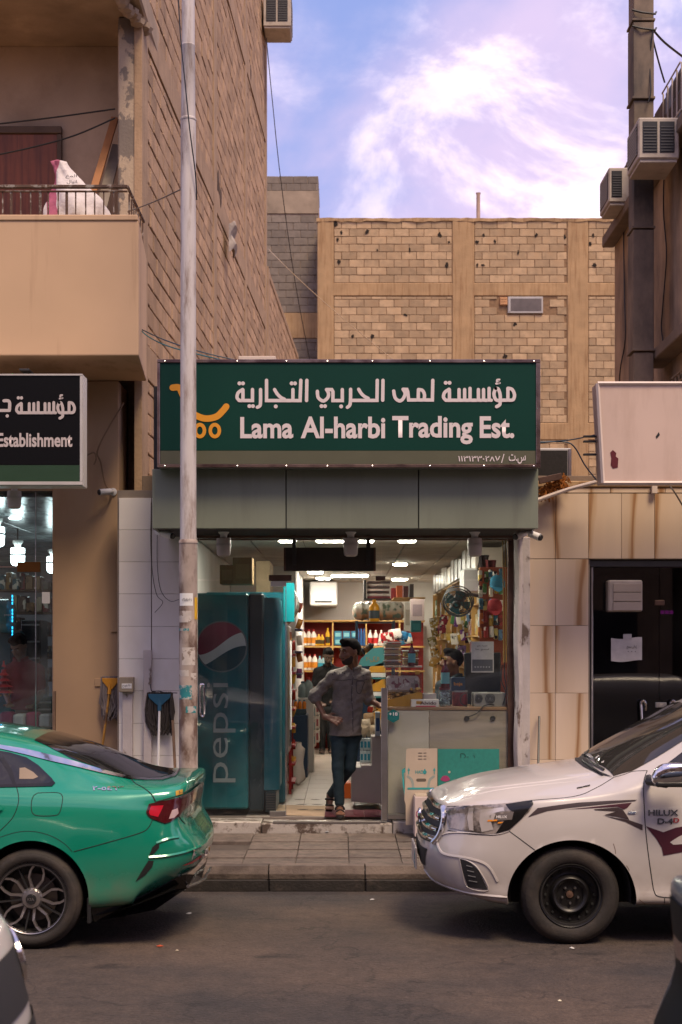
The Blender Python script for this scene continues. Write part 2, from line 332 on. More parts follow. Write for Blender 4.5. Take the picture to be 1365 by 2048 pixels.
RUST = M('rusty_iron', (.10, .055, .035), .8, var=.3, vs_=20, bump=.4, bs=80, col2=(.30, .26, .22), c2s=14, c2t=(.52, .6))
ACM = M('aged_ac_casing', (.43, .37, .31), .55, var=.12, vs_=7, col2=(.22, .17, .13), c2s=4, c2t=(.55, .75))
GALV = M('galvanised_duct', (.23, .168, .115), .75, 0, var=.22, vs_=3, col2=(.045, .036, .03), c2s=1.1, c2t=(.40, .62), c2stretch=(1, 1, .5))
WOODB = M('brown_door_wood', (.22, .062, .020), .5, var=.25, vs_=2, col2=(.13, .036, .012), c2s=4, c2t=(.45, .65), c2stretch=(6, 6, .35))
PINE = M('raw_timber', (.34, .18, .08), .7, var=.2, vs_=4)
# ---------------------------------------------------------------- ground, road, kerb, pavement
KY, KZ, SY, SZ = 11.8, .2, 13.85, .34                    # kerb line, kerb height, shop step, shop floor height
def asphalt(m, t, b, N, K, vec):
    def noise(scale, det, st=(1, 1, 1), rough=.6):
        mp_ = N('ShaderNodeMapping'); mp_.inputs['Scale'].default_value = st; K(vec, mp_.inputs[0]); q = N('ShaderNodeTexNoise'); q.inputs['Scale'].default_value = scale; q.inputs['Detail'].default_value = det; q.inputs['Roughness'].default_value = rough; K(mp_.outputs[0], q.inputs['Vector']); return q.outputs[0]
    def rng(x, a, b_, c, d): r = N('ShaderNodeMapRange'); r.inputs[1].default_value, r.inputs[2].default_value, r.inputs[3].default_value, r.inputs[4].default_value = a, b_, c, d; K(x, r.inputs[0]); return r.outputs[0]
    def mul(x, y): k = N('ShaderNodeMath'); k.operation = 'MULTIPLY'; K(x, k.inputs[0]); K(y, k.inputs[1]); return k.outputs[0]
    r = N('ShaderNodeValToRGB'); e = r.color_ramp.elements; e[0].position = .36; e[0].color = (.031, .0255, .0235, 1); e[1].position = .64; e[1].color = (.076, .053, .039, 1); K(noise(.8, 8, (.7, .9, 1)), r.inputs[0])
    v = mul(mul(rng(noise(38, 3, rough=.8), .3, .7, .62, 1.4), rng(noise(9, 5), .3, .7, .78, 1.22)), rng(noise(150, 2), .3, .7, .7, 1.3))
    vo = N('ShaderNodeTexVoronoi'); vo.feature = 'DISTANCE_TO_EDGE'; vo.inputs['Scale'].default_value = .55; mv = N('ShaderNodeVectorMath'); sh_ = N('ShaderNodeTexNoise'); sh_.inputs['Scale'].default_value = 2.2; sh_.inputs['Detail'].default_value = 6; K(vec, sh_.inputs['Vector']); K(vec, mv.inputs[0]); K(sh_.outputs['Color'], mv.inputs[1]); K(mv.outputs[0], vo.inputs['Vector'])
    v = mul(v, rng(vo.outputs['Distance'], .003, .009, .62, 1.0)); v = mul(v, rng(noise(2.6, 5, (.6, 1.3, 1)), .62, .72, 1, .42))
    x = N('ShaderNodeMix'); x.data_type = 'RGBA'; x.blend_type = 'MULTIPLY'; x.inputs['Factor'].default_value = 1; K(r.outputs[0], x.inputs['A']); K(v, x.inputs['B']); K(x.outputs['Result'], b.inputs['Base Color'])
ASPH = M('dusty_asphalt', rough=.9, var=0, bump=1.0, bs=45, bd=.015, extra=asphalt)
EARTH = M('dusty_ground', (.22, .16, .11), .95, var=.2, vs_=.5)
PAVE = M('pavement_slab', (.105, .080, .065), .88, var=.3, vs_=14, bump=.7, bs=40, bd=.010, col2=(.066, .050, .041), c2s=2.2, c2t=(.5, .7), rv=.10)
KERB = M('kerb_stone', (.115, .088, .070), .9, var=.2, vs_=4, bump=.6, bs=45, bd=.012, col2=(.06, .044, .036), c2s=3, c2t=(.48, .64), rv=.08)
KERBK = M('kerb_black_paint', (.018, .014, .012), .8, var=.35, vs_=7, bump=.5, bs=40, col2=(.05, .037, .03), c2s=5, c2t=(.55, .7))
STEPW = M('worn_white_step', (.40, .36, .32), .75, var=.1, bump=.4, bs=50, col2=(.085, .058, .042), c2s=7, c2t=(.50, .60), rv=.06)
struct(MB().grid(2, 2, lambda u, v: (-400+800*u, -400+800*v, -.006)).build('ground', EARTH))
road = struct(MB().grid(60, 20, lambda u, v: (-30+60*u, -1.2+(KY+1.25)*v, 0)).build('road', ASPH))
pav = struct(MB().box(-8, 8, KY+.2, 14.6, -.005, KZ-.012).build('pavement', M('dusty_bed', (.06, .045, .036), .95, var=.2)))
tw = .452; rows = [(KY+.21, KY+.52), (KY+.53, KY+.98), (KY+.99, KY+1.44), (KY+1.45, SY-.02)]
for j, (y0, y1) in enumerate(rows):
    for i in range(-9, 10):
        x0 = i*tw+.07; dz = random.uniform(-.0015, .0015)+.007*j
        if j == 2 and x0 < -.95 and x0 > -1.4: continue        # a slab is missing near the pole: the hole shows
        MB().cbox(x0, x0+tw-.007, y0+.002, y1-.003, KZ-.04, KZ+dz, .004).build('paving_slab', PAVE, pav)
MB().box(-1.45, -.9, rows[2][0], rows[2][1], KZ-.09, KZ-.035).build('broken_bed', EARTH, pav)
kerb = struct(MB().box(-12, 12, KY+.02, KY+.2, -.005, KZ-.03).build('kerb', KERBK))
xk = -6.2
while xk < 6.2:
    l = random.choice((.78, .8, .82)); dz = random.uniform(-.006, .006)
    top = MB(); prof = [(KY+.2, .10), (KY+.004, .10), (KY, KZ-.055), (KY+.045, KZ+dz), (KY+.2, KZ+dz)]
    top.prism(prof, xk+.004, xk+l-.006, lambda u, v, d: (d, u, v)); top.build('kerb_stone', KERB, kerb, bevel=.006)
    MB().cbox(xk+.004, xk+l-.006, KY-.003+random.uniform(-.004, .004), KY+.19, -.005, .099, .01).build('kerb_foot', KERBK, kerb); xk += l
for i, (px, py, c, s_, lb) in enumerate(((320, 1893, (.45, .08, .03), .03, 'small orange wrapper scrap on the road below the green car'), (745, 1800, (.5, .48, .46), .035, 'white crumpled tissue scrap on the road by the kerb'), (1144, 1897, (.6, .58, .55), .022, 'pale chip of gravel touching the pickup front tyre'), (655, 1664, (.4, .42, .46), .03, 'grey plastic wrapper at the foot of the shop step'), (355, 1902, (.5, .42, .3), .02, 'small beige crumb on the road right of the orange scrap'), (378, 1828, (.55, .53, .5), .028, 'white paper scraps on the road under the green car bumper'), (1120, 2003, (.6, .55, .4), .014, 'tiny pale pebble in the middle of the road'))):
    z = 0 if py > 1790 else KZ+.03; Yp = (CZ-z)*F/(py-HZ); p = Vector((X(px, Yp), Yp, z))
    mb = MB(); rr = random.Random(i); V = [(p.x+s_*rr.uniform(.5, 1)*math.cos(k), p.y+s_*rr.uniform(.6, 1.4)*math.sin(k), p.z+rr.uniform(.001, .008)) for k in (0, 1, 2, 3, 4, 5)]+[(p.x, p.y, p.z+.012)]
    mb.add(V, [(k, (k+1) % 6, 6) for k in range(6)]+[(5, 4, 3, 2, 1, 0)]); tag(mb.build('litter_scrap', M('scrap_%d' % i, c, .7)), lb, 'litter', 'litter on the road')
# ---------------------------------------------------------------- tall block building on the left
LB = thing('block_building', 'tall tan block building with a balcony, its long side wall beside the green shop', 'building', (-3.5, 14.6, 0))
WA = Vector((-2.05, 14.6, 0)); WD = Vector((.0414, 1, 0)).normalized(); WN = Vector((WD.y, -WD.x, 0)); WLEN = 13.75
def wp(u, z, o=0): return WA+WD*u+WN*o+Vector((0, 0, z))
def wbox(name, mat, u0, u1, z0, z1, o0, o1, parent=LB, bevel=.006):
    V = [wp(u, z, o) for u in (u0, u1) for o in (o0, o1) for z in (z0, z1)]
    return MB().add(V, [(0, 1, 3, 2), (4, 6, 7, 5), (0, 4, 5, 1), (2, 3, 7, 6), (0, 2, 6, 4), (1, 5, 7, 3)]).build(name, mat, parent, bevel=bevel)
cols = [(0, .34), (5.65, 6.0), (9.75, 10.05), (13.45, 13.75)]
beams = [(4.85, 5.2), (8.33, 8.66), (12.0, 12.32)]
wbox('wall_core', MORT_W, .36, WLEN-.02, 0, 16.6, -.2, -.024, bevel=0)
for a, b in cols: wbox('column', CONC, a, b, 0, 16.6, -.07 if a == 0 else -.19, .012)
for k, (za, zb) in enumerate(beams):
    for (a, b), (c, d) in zip(cols[:-1], cols[1:]): wbox('beam', CONC, b, c, za, zb, -.19, .006+.004*k)
def pr_w(p):
    x, y = px_of(p); ok = -10 < x < 620 and -10 < y < 775 and not (318 < x and y > 722) and not (x < 275 and y > 430)
    return -p.y if ok else -1e9
levels = [(3.2, 4.85), (5.2, 8.33), (8.66, 12.0), (12.32, 16.6)]
for q, ((a, b), (c, d)) in enumerate(zip(cols[:-1], cols[1:])):
    for k, (za, zb) in enumerate(levels):
        masonry(LB, wp(b+.012, 0), WD, c-b-.024, za+.012, zb-.015, BLOCK_W, keep=(160, 130, 0, 0)[k] if q == 0 and k in (1, 2) else ([20, 150, 130, 0][k] if q == 0 else 0), prio=pr_w, course0=k, prj=.005, dep=.04, chip=.014, joint=.015)
# lower wing further back, blocks too
LW = thing('low_block_wing', 'lower tan block wall behind the tall side wall, sloping away', 'building', wp(14.0, 0))
wbox('wall_core', MORT_W, 14.05, 22.6, 0, 9.55, -.4, -.024, LW, 0)
wbox('end_column', CONC, 14.0, 14.3, 0, 9.7, -.4, .012, LW)
wbox('coping', CONC, 14.3, 22.6, 9.55, 9.68, -.35, .008, LW)
masonry(LW, wp(14.31, 0), WD, 8.2, 5.2, 9.55, BLOCK_W, keep=60, prio=lambda p: -p.y if px_of(p)[1] < 722 else -1e9, prj=.005, dep=.04, chip=.014, joint=.015)
# holes and rag in the side wall
rag = MB(); ra = P(458, 478, 21.6); rag.grid(9, 7, lambda u, v: ra+WN*(.03+.10*math.sin(u*3.14)*(.6+.4*math.sin(v*9)))+WD*((u-.5)*.5)+Vector((0, 0, (v-.5)*.42-.05*math.cos(u*8))))
tag(rag.build('stuffed_rag', M('dirty_cloth', (.33, .28, .23), .95, var=.3, vs_=12), smooth=True), 'grey rag stuffed into a hole of the tan side wall', 'rag')
for (px, py, Y_) in ((500, 145, 25.2), (442, 395, 21.0), (430, 360, 20.7)):
    c = P(px, py, Y_); c = wp((c-WA).dot(WD), c.z, .004)
    MB().grid(6, 6, lambda u, v: c+WD*((u-.5)*.34)+Vector((0, 0, (v-.5)*.3+.05*math.sin(u*9)))+WN*(.02*math.sin(u*3.1)*math.sin(v*3.1))).build('broken_block', MORT_W, LB)
# ---- front of the left building: loggia, balcony, ground-floor pier
BY = 13.28; FY = 14.5
bx('pier', PLAST, LB, X(105, FY), X(238, FY), FY, FY+.6, 0, 4.74, .01)
bx('dark_gap', M('gap_shadowy_render', (.07, .05, .038), .95, var=.3, vs_=6, bump=.5, bs=30), LB, X(239, FY)-.3, -2.125, FY+.62, FY+.8, 3.1, 5.39)  # dark slab closes the gap; the recess shade is in its colour
bx('wall_above_shop', PLAST, LB, -7, X(105, FY)-.002, FY+.02, FY+.6, 3.62, 4.738)
balc = MB().prism([(-7, BY), (-1.885, BY), (-1.985, FY+.05), (-7, FY+.05)], 4.745, 6.0, lambda u, v, d: (u, v, d)).build('balcony', BALC, LB, bevel=.012)
bx('parapet_cap', BALC, balc, -7, -1.893, BY-.012, BY+.13, 6.001, 6.055, .008)
bx('loggia_wall', LOGG, LB, -7, -2.27, 15.35, 15.6, 6.0, 8.5)
bx('loggia_floor', SOFF, LB, -7, -2.1, FY+.06, 15.34, 5.4, 5.7)
bx('upper_balcony_slab', SOFF, LB, -7, -2.0, 13.9, 15.7, 8.5, 8.8, .02)
bx('upper_parapet', BALC, LB, -7, -2.02, 13.86, 13.98, 8.81, 10, .02)
bx('upper_wall', LOGG, LB, -7, -2.3, 15.2, 15.6, 8.81, 12)
bx('front_column', PEEL, LB, X(236, 14.62), X(275, 14.62), 14.62, 15.0, 5.4, 8.498, .015)
for i in range(9):                                            # spalled render under the slab's broken corner
    u = i/8; c = Vector((-2.18+.16*u, 14.2+.55*u, 8.45-.02*(i % 3)))
    MB().lathe([(0, -.06), (.05+.02*(i % 2), -.03), (.08, .02), (0, .05)], c, n=7).build('spalled_lump', SOFF, LB)
dx1 = X(124, 15.3)
bx('door', WOODB, LB, -6, dx1-.05, 15.30, 15.345, 5.7, Z(268, 15.3))
bx('door_lintel', M('lintel', (.11, .075, .05), .8, var=.2), LB, -6, dx1, 15.27, 15.347, Z(268, 15.3)+.002, Z(254, 15.3))
bx('door_jamb', M('lintel'), LB, dx1-.048, dx1, 15.28, 15.346, 5.7, Z(269, 15.3))
rail = thing('balcony_railing', 'rusty flaking balcony railing along the cream parapet', 'railing', (-3.2, BY+.07, 6.056))
bx('top_rail', RUST, rail, -6.5, -2.0, BY+.045, BY+.09, 6.325, 6.352, .003); bx('lower_rail', RUST, rail, -6.5, -2.0, BY+.05, BY+.085, 6.29, 6.30, .002)
for i, px in enumerate((6, 23, 42, 62, 81, 97, 117, 134, 152, 172, 190, 208, 228)):
    x = X(px, BY+.07); h = .012 if px in (23, 81, 134) else .006
    bx('baluster', RUST, rail, x-h, x+h, BY+.06, BY+.075, 6.057, 6.289, .002)
for i in range(7):
    y = BY+.16+i*.15; bx('baluster', RUST, rail, -2.006, -1.99, y, y+.014, 6.057, 6.30, .002)
MB().tube([(-2.0, BY+.07, 6.34), (-2.0, 14.45, 6.34)], .016, 6).build('side_rail', RUST, rail)
# sacks and timber on the balcony
def noise3(p, s, k=0): return math.sin(p[0]*s+k)*math.sin(p[1]*s*1.3+k*2)*math.sin(p[2]*s*.9+k*3)
sk = thing('stuffed_sack', 'white plastic sack with a pink stripe and print, standing on the balcony', 'sack', (X(145, 13.8), 13.8, 6.06))
def sack_fn(u, v):
    a = u*2*math.pi; prof = [(0, 0), (.03, .26), (.2, .30), (.42, .26), (.62, .17), (.78, .10), (.9, .07), (.97, .075), (1, .0)]
    z = v; r = np.interp(z, [p[0] for p in prof], [p[1] for p in prof]); r *= 1+.10*math.sin(a*5+z*9)+.06*math.sin(a*9-z*14)
    return (X(145, 13.8)+r*math.cos(a)*1.05+.0-.10*z*z+.06*math.sin(z*4), 13.8+r*.7*math.sin(a), 6.0+z*.75)
def sack_x(m, t, b, N, K, vec):
    s = N('ShaderNodeSeparateXYZ'); K(vec, s.inputs[0]); wv = N('ShaderNodeTexNoise'); wv.inputs['Scale'].default_value = 3; K(vec, wv.inputs['Vector'])
    ad = N('ShaderNodeMath'); ad.operation = 'MULTIPLY_ADD'; ad.inputs[1].default_value = .18; K(wv.outputs[0], ad.inputs[0]); K(s.outputs[0], ad.inputs[2])
    a = N('ShaderNodeMapRange'); x0 = X(118, 13.8)+.09; a.inputs[1].default_value = x0-.005; a.inputs[2].default_value = x0; K(ad.outputs[0], a.inputs[0]); a2 = N('ShaderNodeMapRange'); a2.inputs[1].default_value = x0-.115; a2.inputs[2].default_value = x0-.11; K(ad.outputs[0], a2.inputs[0])
    d = N('ShaderNodeMath'); d.operation = 'SUBTRACT'; K(a2.outputs[0], d.inputs[0]); K(a.outputs[0], d.inputs[1])
    x = N('ShaderNodeMix'); x.data_type = 'RGBA'; x.inputs['A'].default_value = (.62, .56, .53, 1); x.inputs['B'].default_value = (.40, .10, .16, 1); K(d.outputs[0], x.inputs['Factor']); K(x.outputs['Result'], b.inputs['Base Color'])
MB().grid(33, 28, sack_fn).build('sack_body', M('woven_sack', rough=.7, var=0, bump=.5, bs=14, bd=.03, extra=sack_x), sk, smooth=60, merge=True)
INK = M('dark_print', (.05, .045, .05), .7, var=0)
for i, (s, px, py) in enumerate((('\uFE8D\uFEDF\uFEE4\uFECE'[::-1], 143, 353), ('\uFE8E\uFEE7\uFEEE\uFE8D\uFEDD'[::-1], 145, 364), ('٥ كجم'[::-1], 146, 374))): text(s, INK, sk, P(px, py, 13.60-.015*i), .04, .11-.005*i, .01)
tag(MB().lathe([(0, 0), (.16, .01), (.2, .06), (.15, .12), (.05, .15), (0, .15)], (X(205, 14.0), 14.0, 6.0), n=12).build('crumpled_bag', M('woven_sack'), smooth=True), 'small white crumpled bag lying behind the balcony railing', 'bag')
def plank(name, lb, p0, p1, w_, mat):
    p0, p1 = Vector(p0), Vector(p1); d = (p1-p0).normalized(); s_ = Vector((0, 1, 0)).cross(d).normalized()*w_/2; t_ = Vector((0, .02, 0))
    V = [p+a*s_+b*t_ for p in (p0, p1) for a in (-1, 1) for b in (-1, 1)]
    tag(MB().add(V, [(0, 1, 3, 2), (4, 6, 7, 5), (0, 4, 5, 1), (2, 3, 7, 6), (0, 2, 6, 4), (1, 5, 7, 3)]).build(name, mat, bevel=.004), lb, 'plank')
plank('leaning_plank', 'orange-brown timber plank leaning in the balcony corner', P(176, 420, 14.55), P(231, 235, 15.1), .075, M('orange_timber', (.36, .15, .05), .7, var=.2, vs_=5))
plank('leaning_board', 'grey weathered board leaning right of the brown plank on the balcony', P(200, 430, 14.6), P(236, 290, 15.1), .11, M('weathered_board', (.20, .165, .13), .85, var=.2))
cable('clothes_line', 'upper black clothes line across the balcony to the column', [P(-40, 252, 14.5), P(100, 236, 14.55), P(231, 218, 14.62)], .009)
cable('clothes_line', 'lower sagging black clothes line across the brown balcony door', [P(-40, 317, 14.5), P(60, 296, 14.5), P(150, 271, 14.55), P(231, 236, 14.62)], .009)
# ---- window AC high on the side wall's far edge
def window_ac(name, label, c, nx, wdt, hgt, dep, grilles=2, mat=None, side=-1):
    """box cooler sticking out of a wall; c = centre of the wall contact, nx = outward direction (+1/-1 along X)"""
    mat = mat or ACM
    t = thing(name, label, 'air conditioner', c, 'window air conditioners')
    x0, x1 = sorted((c[0], c[0]+nx*dep)); y0, y1 = c[1]-wdt/2, c[1]+wdt/2; z0, z1 = c[2], c[2]+hgt
    MB().cbox(x0, x1, y0, y1, z0, z1, .012).build('casing', mat, t)
    for k in range(grilles):
        a = x0+dep*(.10+.42*k); b = a+dep*.36
        g = bx('grille', BLACKM, t, a, b, y0-.006, y0+.01, z0+hgt*.14, z1-hgt*.10, .002)
        for q in range(9):
            z = z0+hgt*(.17+.072*q); bx('louvre', DGREY, g, a+.01, b-.01, y0-.012, y0-.004, z, z+hgt*.03, .001)
    xo = c[0]+nx*dep
    g = bx('rear_grille', BLACKM, t, xo-.01 if nx > 0 else xo-.006, xo+.006 if nx > 0 else xo+.01, y0+.05, y1-.05, z0+.05, z1-.05, .002)
    for q in range(10):
        z = z0+.06+(hgt-.13)*q/9; bx('louvre', GREYP, g, xo-.012 if nx < 0 else xo+.004, xo-.005 if nx < 0 else xo+.012, y0+.06, y1-.06, z, z+.012, .001)
    bx('drip_tray', mat, t, x0+.02, x1-.02, y0+.02, y1-.02, z0-.035, z0-.002, .004)
    return t
p = P(529, 40, 27.6); window_ac('window_air_conditioner', 'beige box air conditioner high at the far edge of the tall side wall', (p.x, p.y, Z(78, 27.6)+.1), 1, .7, .62, .53)
# ---------------------------------------------------------------- grey block tower far behind
GB = thing('grey_block_tower', 'unfinished grey block stair tower rising behind the tan buildings', 'building', (-1.4, 40.3, 0))
GY = 40.3; gx0, gx1 = -3.2, X(637, GY); gz = Z(352, GY)
bx('wall_core', MORT_G, GB, gx0, gx1-.01, GY+.02, GY+2.4, 0, gz-.02, 0.001)
zc0, zc1 = Z(427, GY), Z(382, GY)
bx('concrete_band', M('pale_stained_concrete', (.30, .235, .17), .9, var=.2, vs_=2, bump=.3, bs=20, col2=(.18, .14, .10), c2s=1.5, c2t=(.5, .7)), GB, gx0, gx1+.01, GY-.012, GY+.5, zc0, zc1)
bx('lower_band', CONC_R, GB, gx0, gx1+.01, GY-.012, GY+.5, Z(676, GY), Z(626, GY))
vis_g = lambda p: -abs(p.x) if px_of(p)[1] < 725 and px_of(p)[0] > 528 else -1e9
masonry(GB, (gx0, GY, 0), (1, 0, 0), gx1-gx0, zc1+.01, gz, BLOCK_G, prio=vis_g, keep=10)
masonry(GB, (gx0, GY, 0), (1, 0, 0), gx1-gx0, Z(625, GY), zc0-.005, BLOCK_G, prio=vis_g, keep=70)
masonry(GB, (gx0, GY, 0), (1, 0, 0), gx1-gx0, Z(730, GY), Z(678, GY), BLOCK_G, prio=vis_g, keep=14)
masonry(GB, (gx1, GY, 0), (0, 1, 0), 2.4, zc1, gz, BLOCK_G, keep=20, prio=lambda p: -p.y)
bx('side_concrete', CONC, GB, gx1-.02, gx1+.004, GY+.03, GY+2.4, 9, zc1-.01)
# ---------------------------------------------------------------- rear block building
RY = 39.2; RB = thing('rear_block_building', 'wide yellow-tan block building with concrete frame behind the shop', 'building', (3, RY, 0))
rx0, rx1, rz = X(635, RY), 9.5, Z(437, RY)
bx('wall_core', MORT_R, RB, rx0+.02, rx1, RY+.018, RY+3, 0, rz-.04, .001)
rc = [(635, 668), (905, 949), (1135, 1177), (1420, 1460)]; bz = [(Z(592, RY), Z(566, RY)), (Z(880, RY), Z(846, RY)), (Z(1180, RY), Z(1150, RY))]
for a, b in rc: bx('column', CONC_R, RB, X(a, RY), X(b, RY), RY-.02, RY+.4, 0, rz-.06, .02)
for a, b in bz: bx('beam', CONC_R, RB, rx0+.01, rx1, RY-.014, RY+.35, a, b, .02)
cop = MB(); cop.grid(60, 2, lambda u, v: (rx0-.02+(rx1-rx0)*u, RY-.02-.03*random.random(), rz-.06-.05*random.random() if v < .5 else rz+.02*random.random()-.004)); cop.build('coping_render', CONC_R, RB)
bx('coping', CONC_R, RB, rx0-.02, rx1, RY, RY+.3, rz-.075, rz-.005, .01)
win = (1000, 1086, 593, 627)
hole_px = [(1000, 1086, 593, 627)]
def pr_r(p):
    x, y = px_of(p); return -abs(y-560)-abs(x-900)*.2 if 630 < x < 1235 and y < 735 else -1e9
for (a, b), (c, d) in zip(rc[:-1], rc[1:]):
    o = X(b, RY); wd = X(c, RY)-o
    for k, (za, zb) in enumerate(((bz[0][1], rz-.07), (bz[1][1], bz[0][0]), (bz[2][1], bz[1][0]))):
        hs = [(X(q[0], RY)-o, X(q[1], RY)-o, Z(q[3], RY), Z(q[2], RY)) for q in hole_px]
        masonry(RB, (o+.015, RY, 0), (1, 0, 0), wd-.03, za+.012, zb-.012, BLOCK_R, keep={0: (75, 95, 0), 1: (50, 50, 0), 2: (12, 14, 0)}[[635, 905, 1135].index(a)][k], prio=pr_r, holes=hs, course0=k, dep=.03)
HOLE = M('hole_dark', (.02, .014, .01), 1, var=.3)
hp = [(672, 447), (683, 465), (735, 464), (676, 479), (755, 500), (678, 524), (880, 470), (898, 484), (820, 500), (968, 470), (955, 484), (1073, 470), (1130, 474), (990, 482), (1037, 505), (695, 570), (706, 672), (745, 672), (1187, 470), (1180, 487), (1189, 530), (955, 530), (967, 530), (1010, 712), (895, 530), (755, 585), (812, 630), (1030, 648)]
for i, (px, py) in enumerate(hp):
    c = P(px, py, RY-.012); rr = random.Random(i); s1 = rr.uniform(.025, .065); s2 = rr.uniform(.03, .085); n = 11
    V = [(c.x+s1*rr.uniform(.45, 1.35)*math.cos(2*math.pi*k/n), c.y, c.z+s2*rr.uniform(.45, 1.35)*math.sin(2*math.pi*k/n)) for k in range(n)]
    V2 = [(a*.7+c.x*.3, RY-.0105, b*.7+c.z*.3) for a, _, b in V]
    MB().add(V+V2, [(k, (k+1) % n, n+(k+1) % n, n+k) for k in range(n)]+[tuple(range(n, 2*n))]).build('painted_hole', HOLE, RB)  # flat dark patches on the blocks; each hole's darkness is painted
wf = bx('window', GREYP, RB, X(1016, RY), X(1086, RY), RY-.05, RY+.1, Z(627, RY), Z(594, RY), .01)
bx('pane', M('dusty_pane', (.11, .09, .085), .5, var=.2), wf, X(1020, RY), X(1083, RY), RY-.056, RY-.04, Z(623, RY), Z(598, RY), .002)
bx('mullion', GREYP, wf, X(1018, RY), X(1021, RY), RY-.062, RY-.04, Z(624, RY), Z(597, RY), .002)
sh = bx('shutter_board', M('new_wood', (.52, .27, .12), .7, var=.15), RB, X(1000, RY), X(1015, RY), RY-.04, RY+.05, Z(611, RY), Z(595, RY), .01)
for k in range(3): bx('board_slat', M('new_wood'), sh, X(1001, RY), X(1014, RY), RY-.05, RY-.041, Z(609.5-k*5, RY), Z(605.5-k*5, RY), .004)
tag(MB().tube([P(957, 440, 40.5), P(957, 390, 40.5), P(957, 386, 40.5)], [.055, .055, .075], 10).build('vent_pipe', M('vent_pipe_paint', (.46, .33, .26), .7), smooth=True), 'slim vent pipe standing on the rear building roof', 'pipe')
cable('hanging_wire', 'thin dark wire hanging from the beige air conditioner down past the grey tower', [P(533, 75, 27.5), P(545, 200, 28.5), P(562, 360, 30), P(590, 560, 32), P(622, 730, 34)], .009)
cable('stay_wire', 'thin pale wire running from the low wing to the shop roof', [P(537, 498, 29.5), P(600, 560, 27), P(690, 640, 24), P(790, 722, 20)], .006, M('pale_wire', (.4, .3, .2), .7))
# ---------------------------------------------------------------- dark plastered building on the right
DB = thing('sooty_building', 'dark soot-stained plaster building at right with ledges and barred windows', 'building', (5.6, 16.5, 0))
dX = 3.6; yf = 18.75
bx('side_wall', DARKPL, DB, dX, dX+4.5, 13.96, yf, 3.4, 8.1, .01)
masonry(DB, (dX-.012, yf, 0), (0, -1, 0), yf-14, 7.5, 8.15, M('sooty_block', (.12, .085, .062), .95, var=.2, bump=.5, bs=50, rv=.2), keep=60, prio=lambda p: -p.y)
bx('ledge', M('sooty_concrete', (.19, .14, .10), .9, var=.2, vs_=4, bump=.3, bs=30), DB, dX-.16, dX, 14, yf+.03, 7.30, 7.44, .01)
bx('sloping_canopy', M('sooty_concrete'), DB, dX-.22, dX-.001, 13.97, 15.9, Z(712, 15.5)-.06, Z(712, 15.5)+.06, .01)
def grille(name, lb, y0, y1, z0, z1, nv, nh, mat, dark=True):
    g = thing(name, lb, 'window grille', (dX-.03, y0, z0))
    bx('opening', BLACKM, g, dX-.012, dX-.004, y0, y1, z0, z1, .001)
    for i in range(nv+1): y = y0+(y1-y0)*i/nv; bx('bar', mat, g, dX-.045, dX-.030, y-.009, y+.009, z0, z1, .002)
    for i in range(nh+1): z = z0+(z1-z0)*i/nh; bx('bar', mat, g, dX-.058, dX-.046, y0, y1, z-.009, z+.009, .002)
grille('barred_window', 'rusty barred window low on the sooty building above the blank sign', 13.98, 15.3, Z(790, 14.7), Z(735, 14.7), 9, 3, M('flaking_cream_bars', (.34, .25, .17), .7, var=.2))
grille('barred_window', 'white barred window high on the sooty building under the roof edge', 14.9, 15.75, Z(255, 15.4), Z(190, 15.4)+.15, 4, 1, M('white_bars', (.5, .42, .36), .6, var=.1))
window_ac('window_air_conditioner', 'near box air conditioner with two grilles, right of the tall duct', (dX-.13, 14.9, Z(316, 14.6)), -1, .58, .42, .42)
window_ac('window_air_conditioner', 'far box air conditioner behind the tall duct on the sooty wall', (dX, 17.6, Z(404, 17.3)), -1, .6, .42, .35, 1)
du = thing('exhaust_duct', 'tall square sheet-metal exhaust duct standing against the sooty building', 'duct', (3.3, 15.6, 3.5))
dY0 = 15.35
for k, (ya, yb) in enumerate(((40, -120), (196, 44), (455, 200), (700, 459), (830, 704))):
    s_ = .015*(k % 2); bx('duct_section', GALV, du, X(1268, dY0)-s_*.5, X(1308, dY0), dY0-s_, dY0+.28, Z(ya, dY0), Z(yb, dY0)-.004, .006)
    bx('flange', GALV, du, X(1268, dY0)-.02, X(1308, dY0)+.012, dY0-.025, dY0+.29, Z(ya, dY0)-.012, Z(ya, dY0)+.012, .003)
for y_ in (28, 60): MB().tube([P(1265, y_-8, dY0-.02), P(1285, y_-3, dY0-.045), P(1311, y_, dY0-.02), P(1313, y_-4, dY0+.2)], .012, 5).build('tie_wire', BLACKM, du)
cable('stay_cable', 'black stay cable from the duct top to the sooty roof edge', [P(1303, 55, 15.4), P(1330, 85, 15.6), P(1375, 120, 15.9)], .013)
cable('stay_cable', 'steeper black stay cable from the duct to the sooty parapet', [P(1303, 65, 15.4), P(1330, 165, 15.7)], .010, sag=.02)
cable('loose_cable', 'loose black cable hanging beside the duct', [P(1306, 62, 15.3), P(1300, 120, 15.35), P(1302, 180, 15.3), P(1297, 205, 15.3)], .008)
cable('wall_cable', 'long black cable wavering down the sooty wall right of the duct', [Vector((dX-.015, F*dX/(x-CX), Z(y, F*dX/(x-CX)))) for x, y in ((1332, 330), (1330, 420), (1336, 500), (1333, 560), (1328, 620), (1326, 660), (1332, 700), (1330, 712))], .008)
cable('wall_cable', 'black cable running down the sooty wall left of the duct', [Vector((dX-.015, F*dX/(x-CX), Z(y, F*dX/(x-CX)))) for x, y in ((1251, 400), (1250, 480), (1252, 600), (1253, 680), (1243, 740), (1240, 800))], .008)
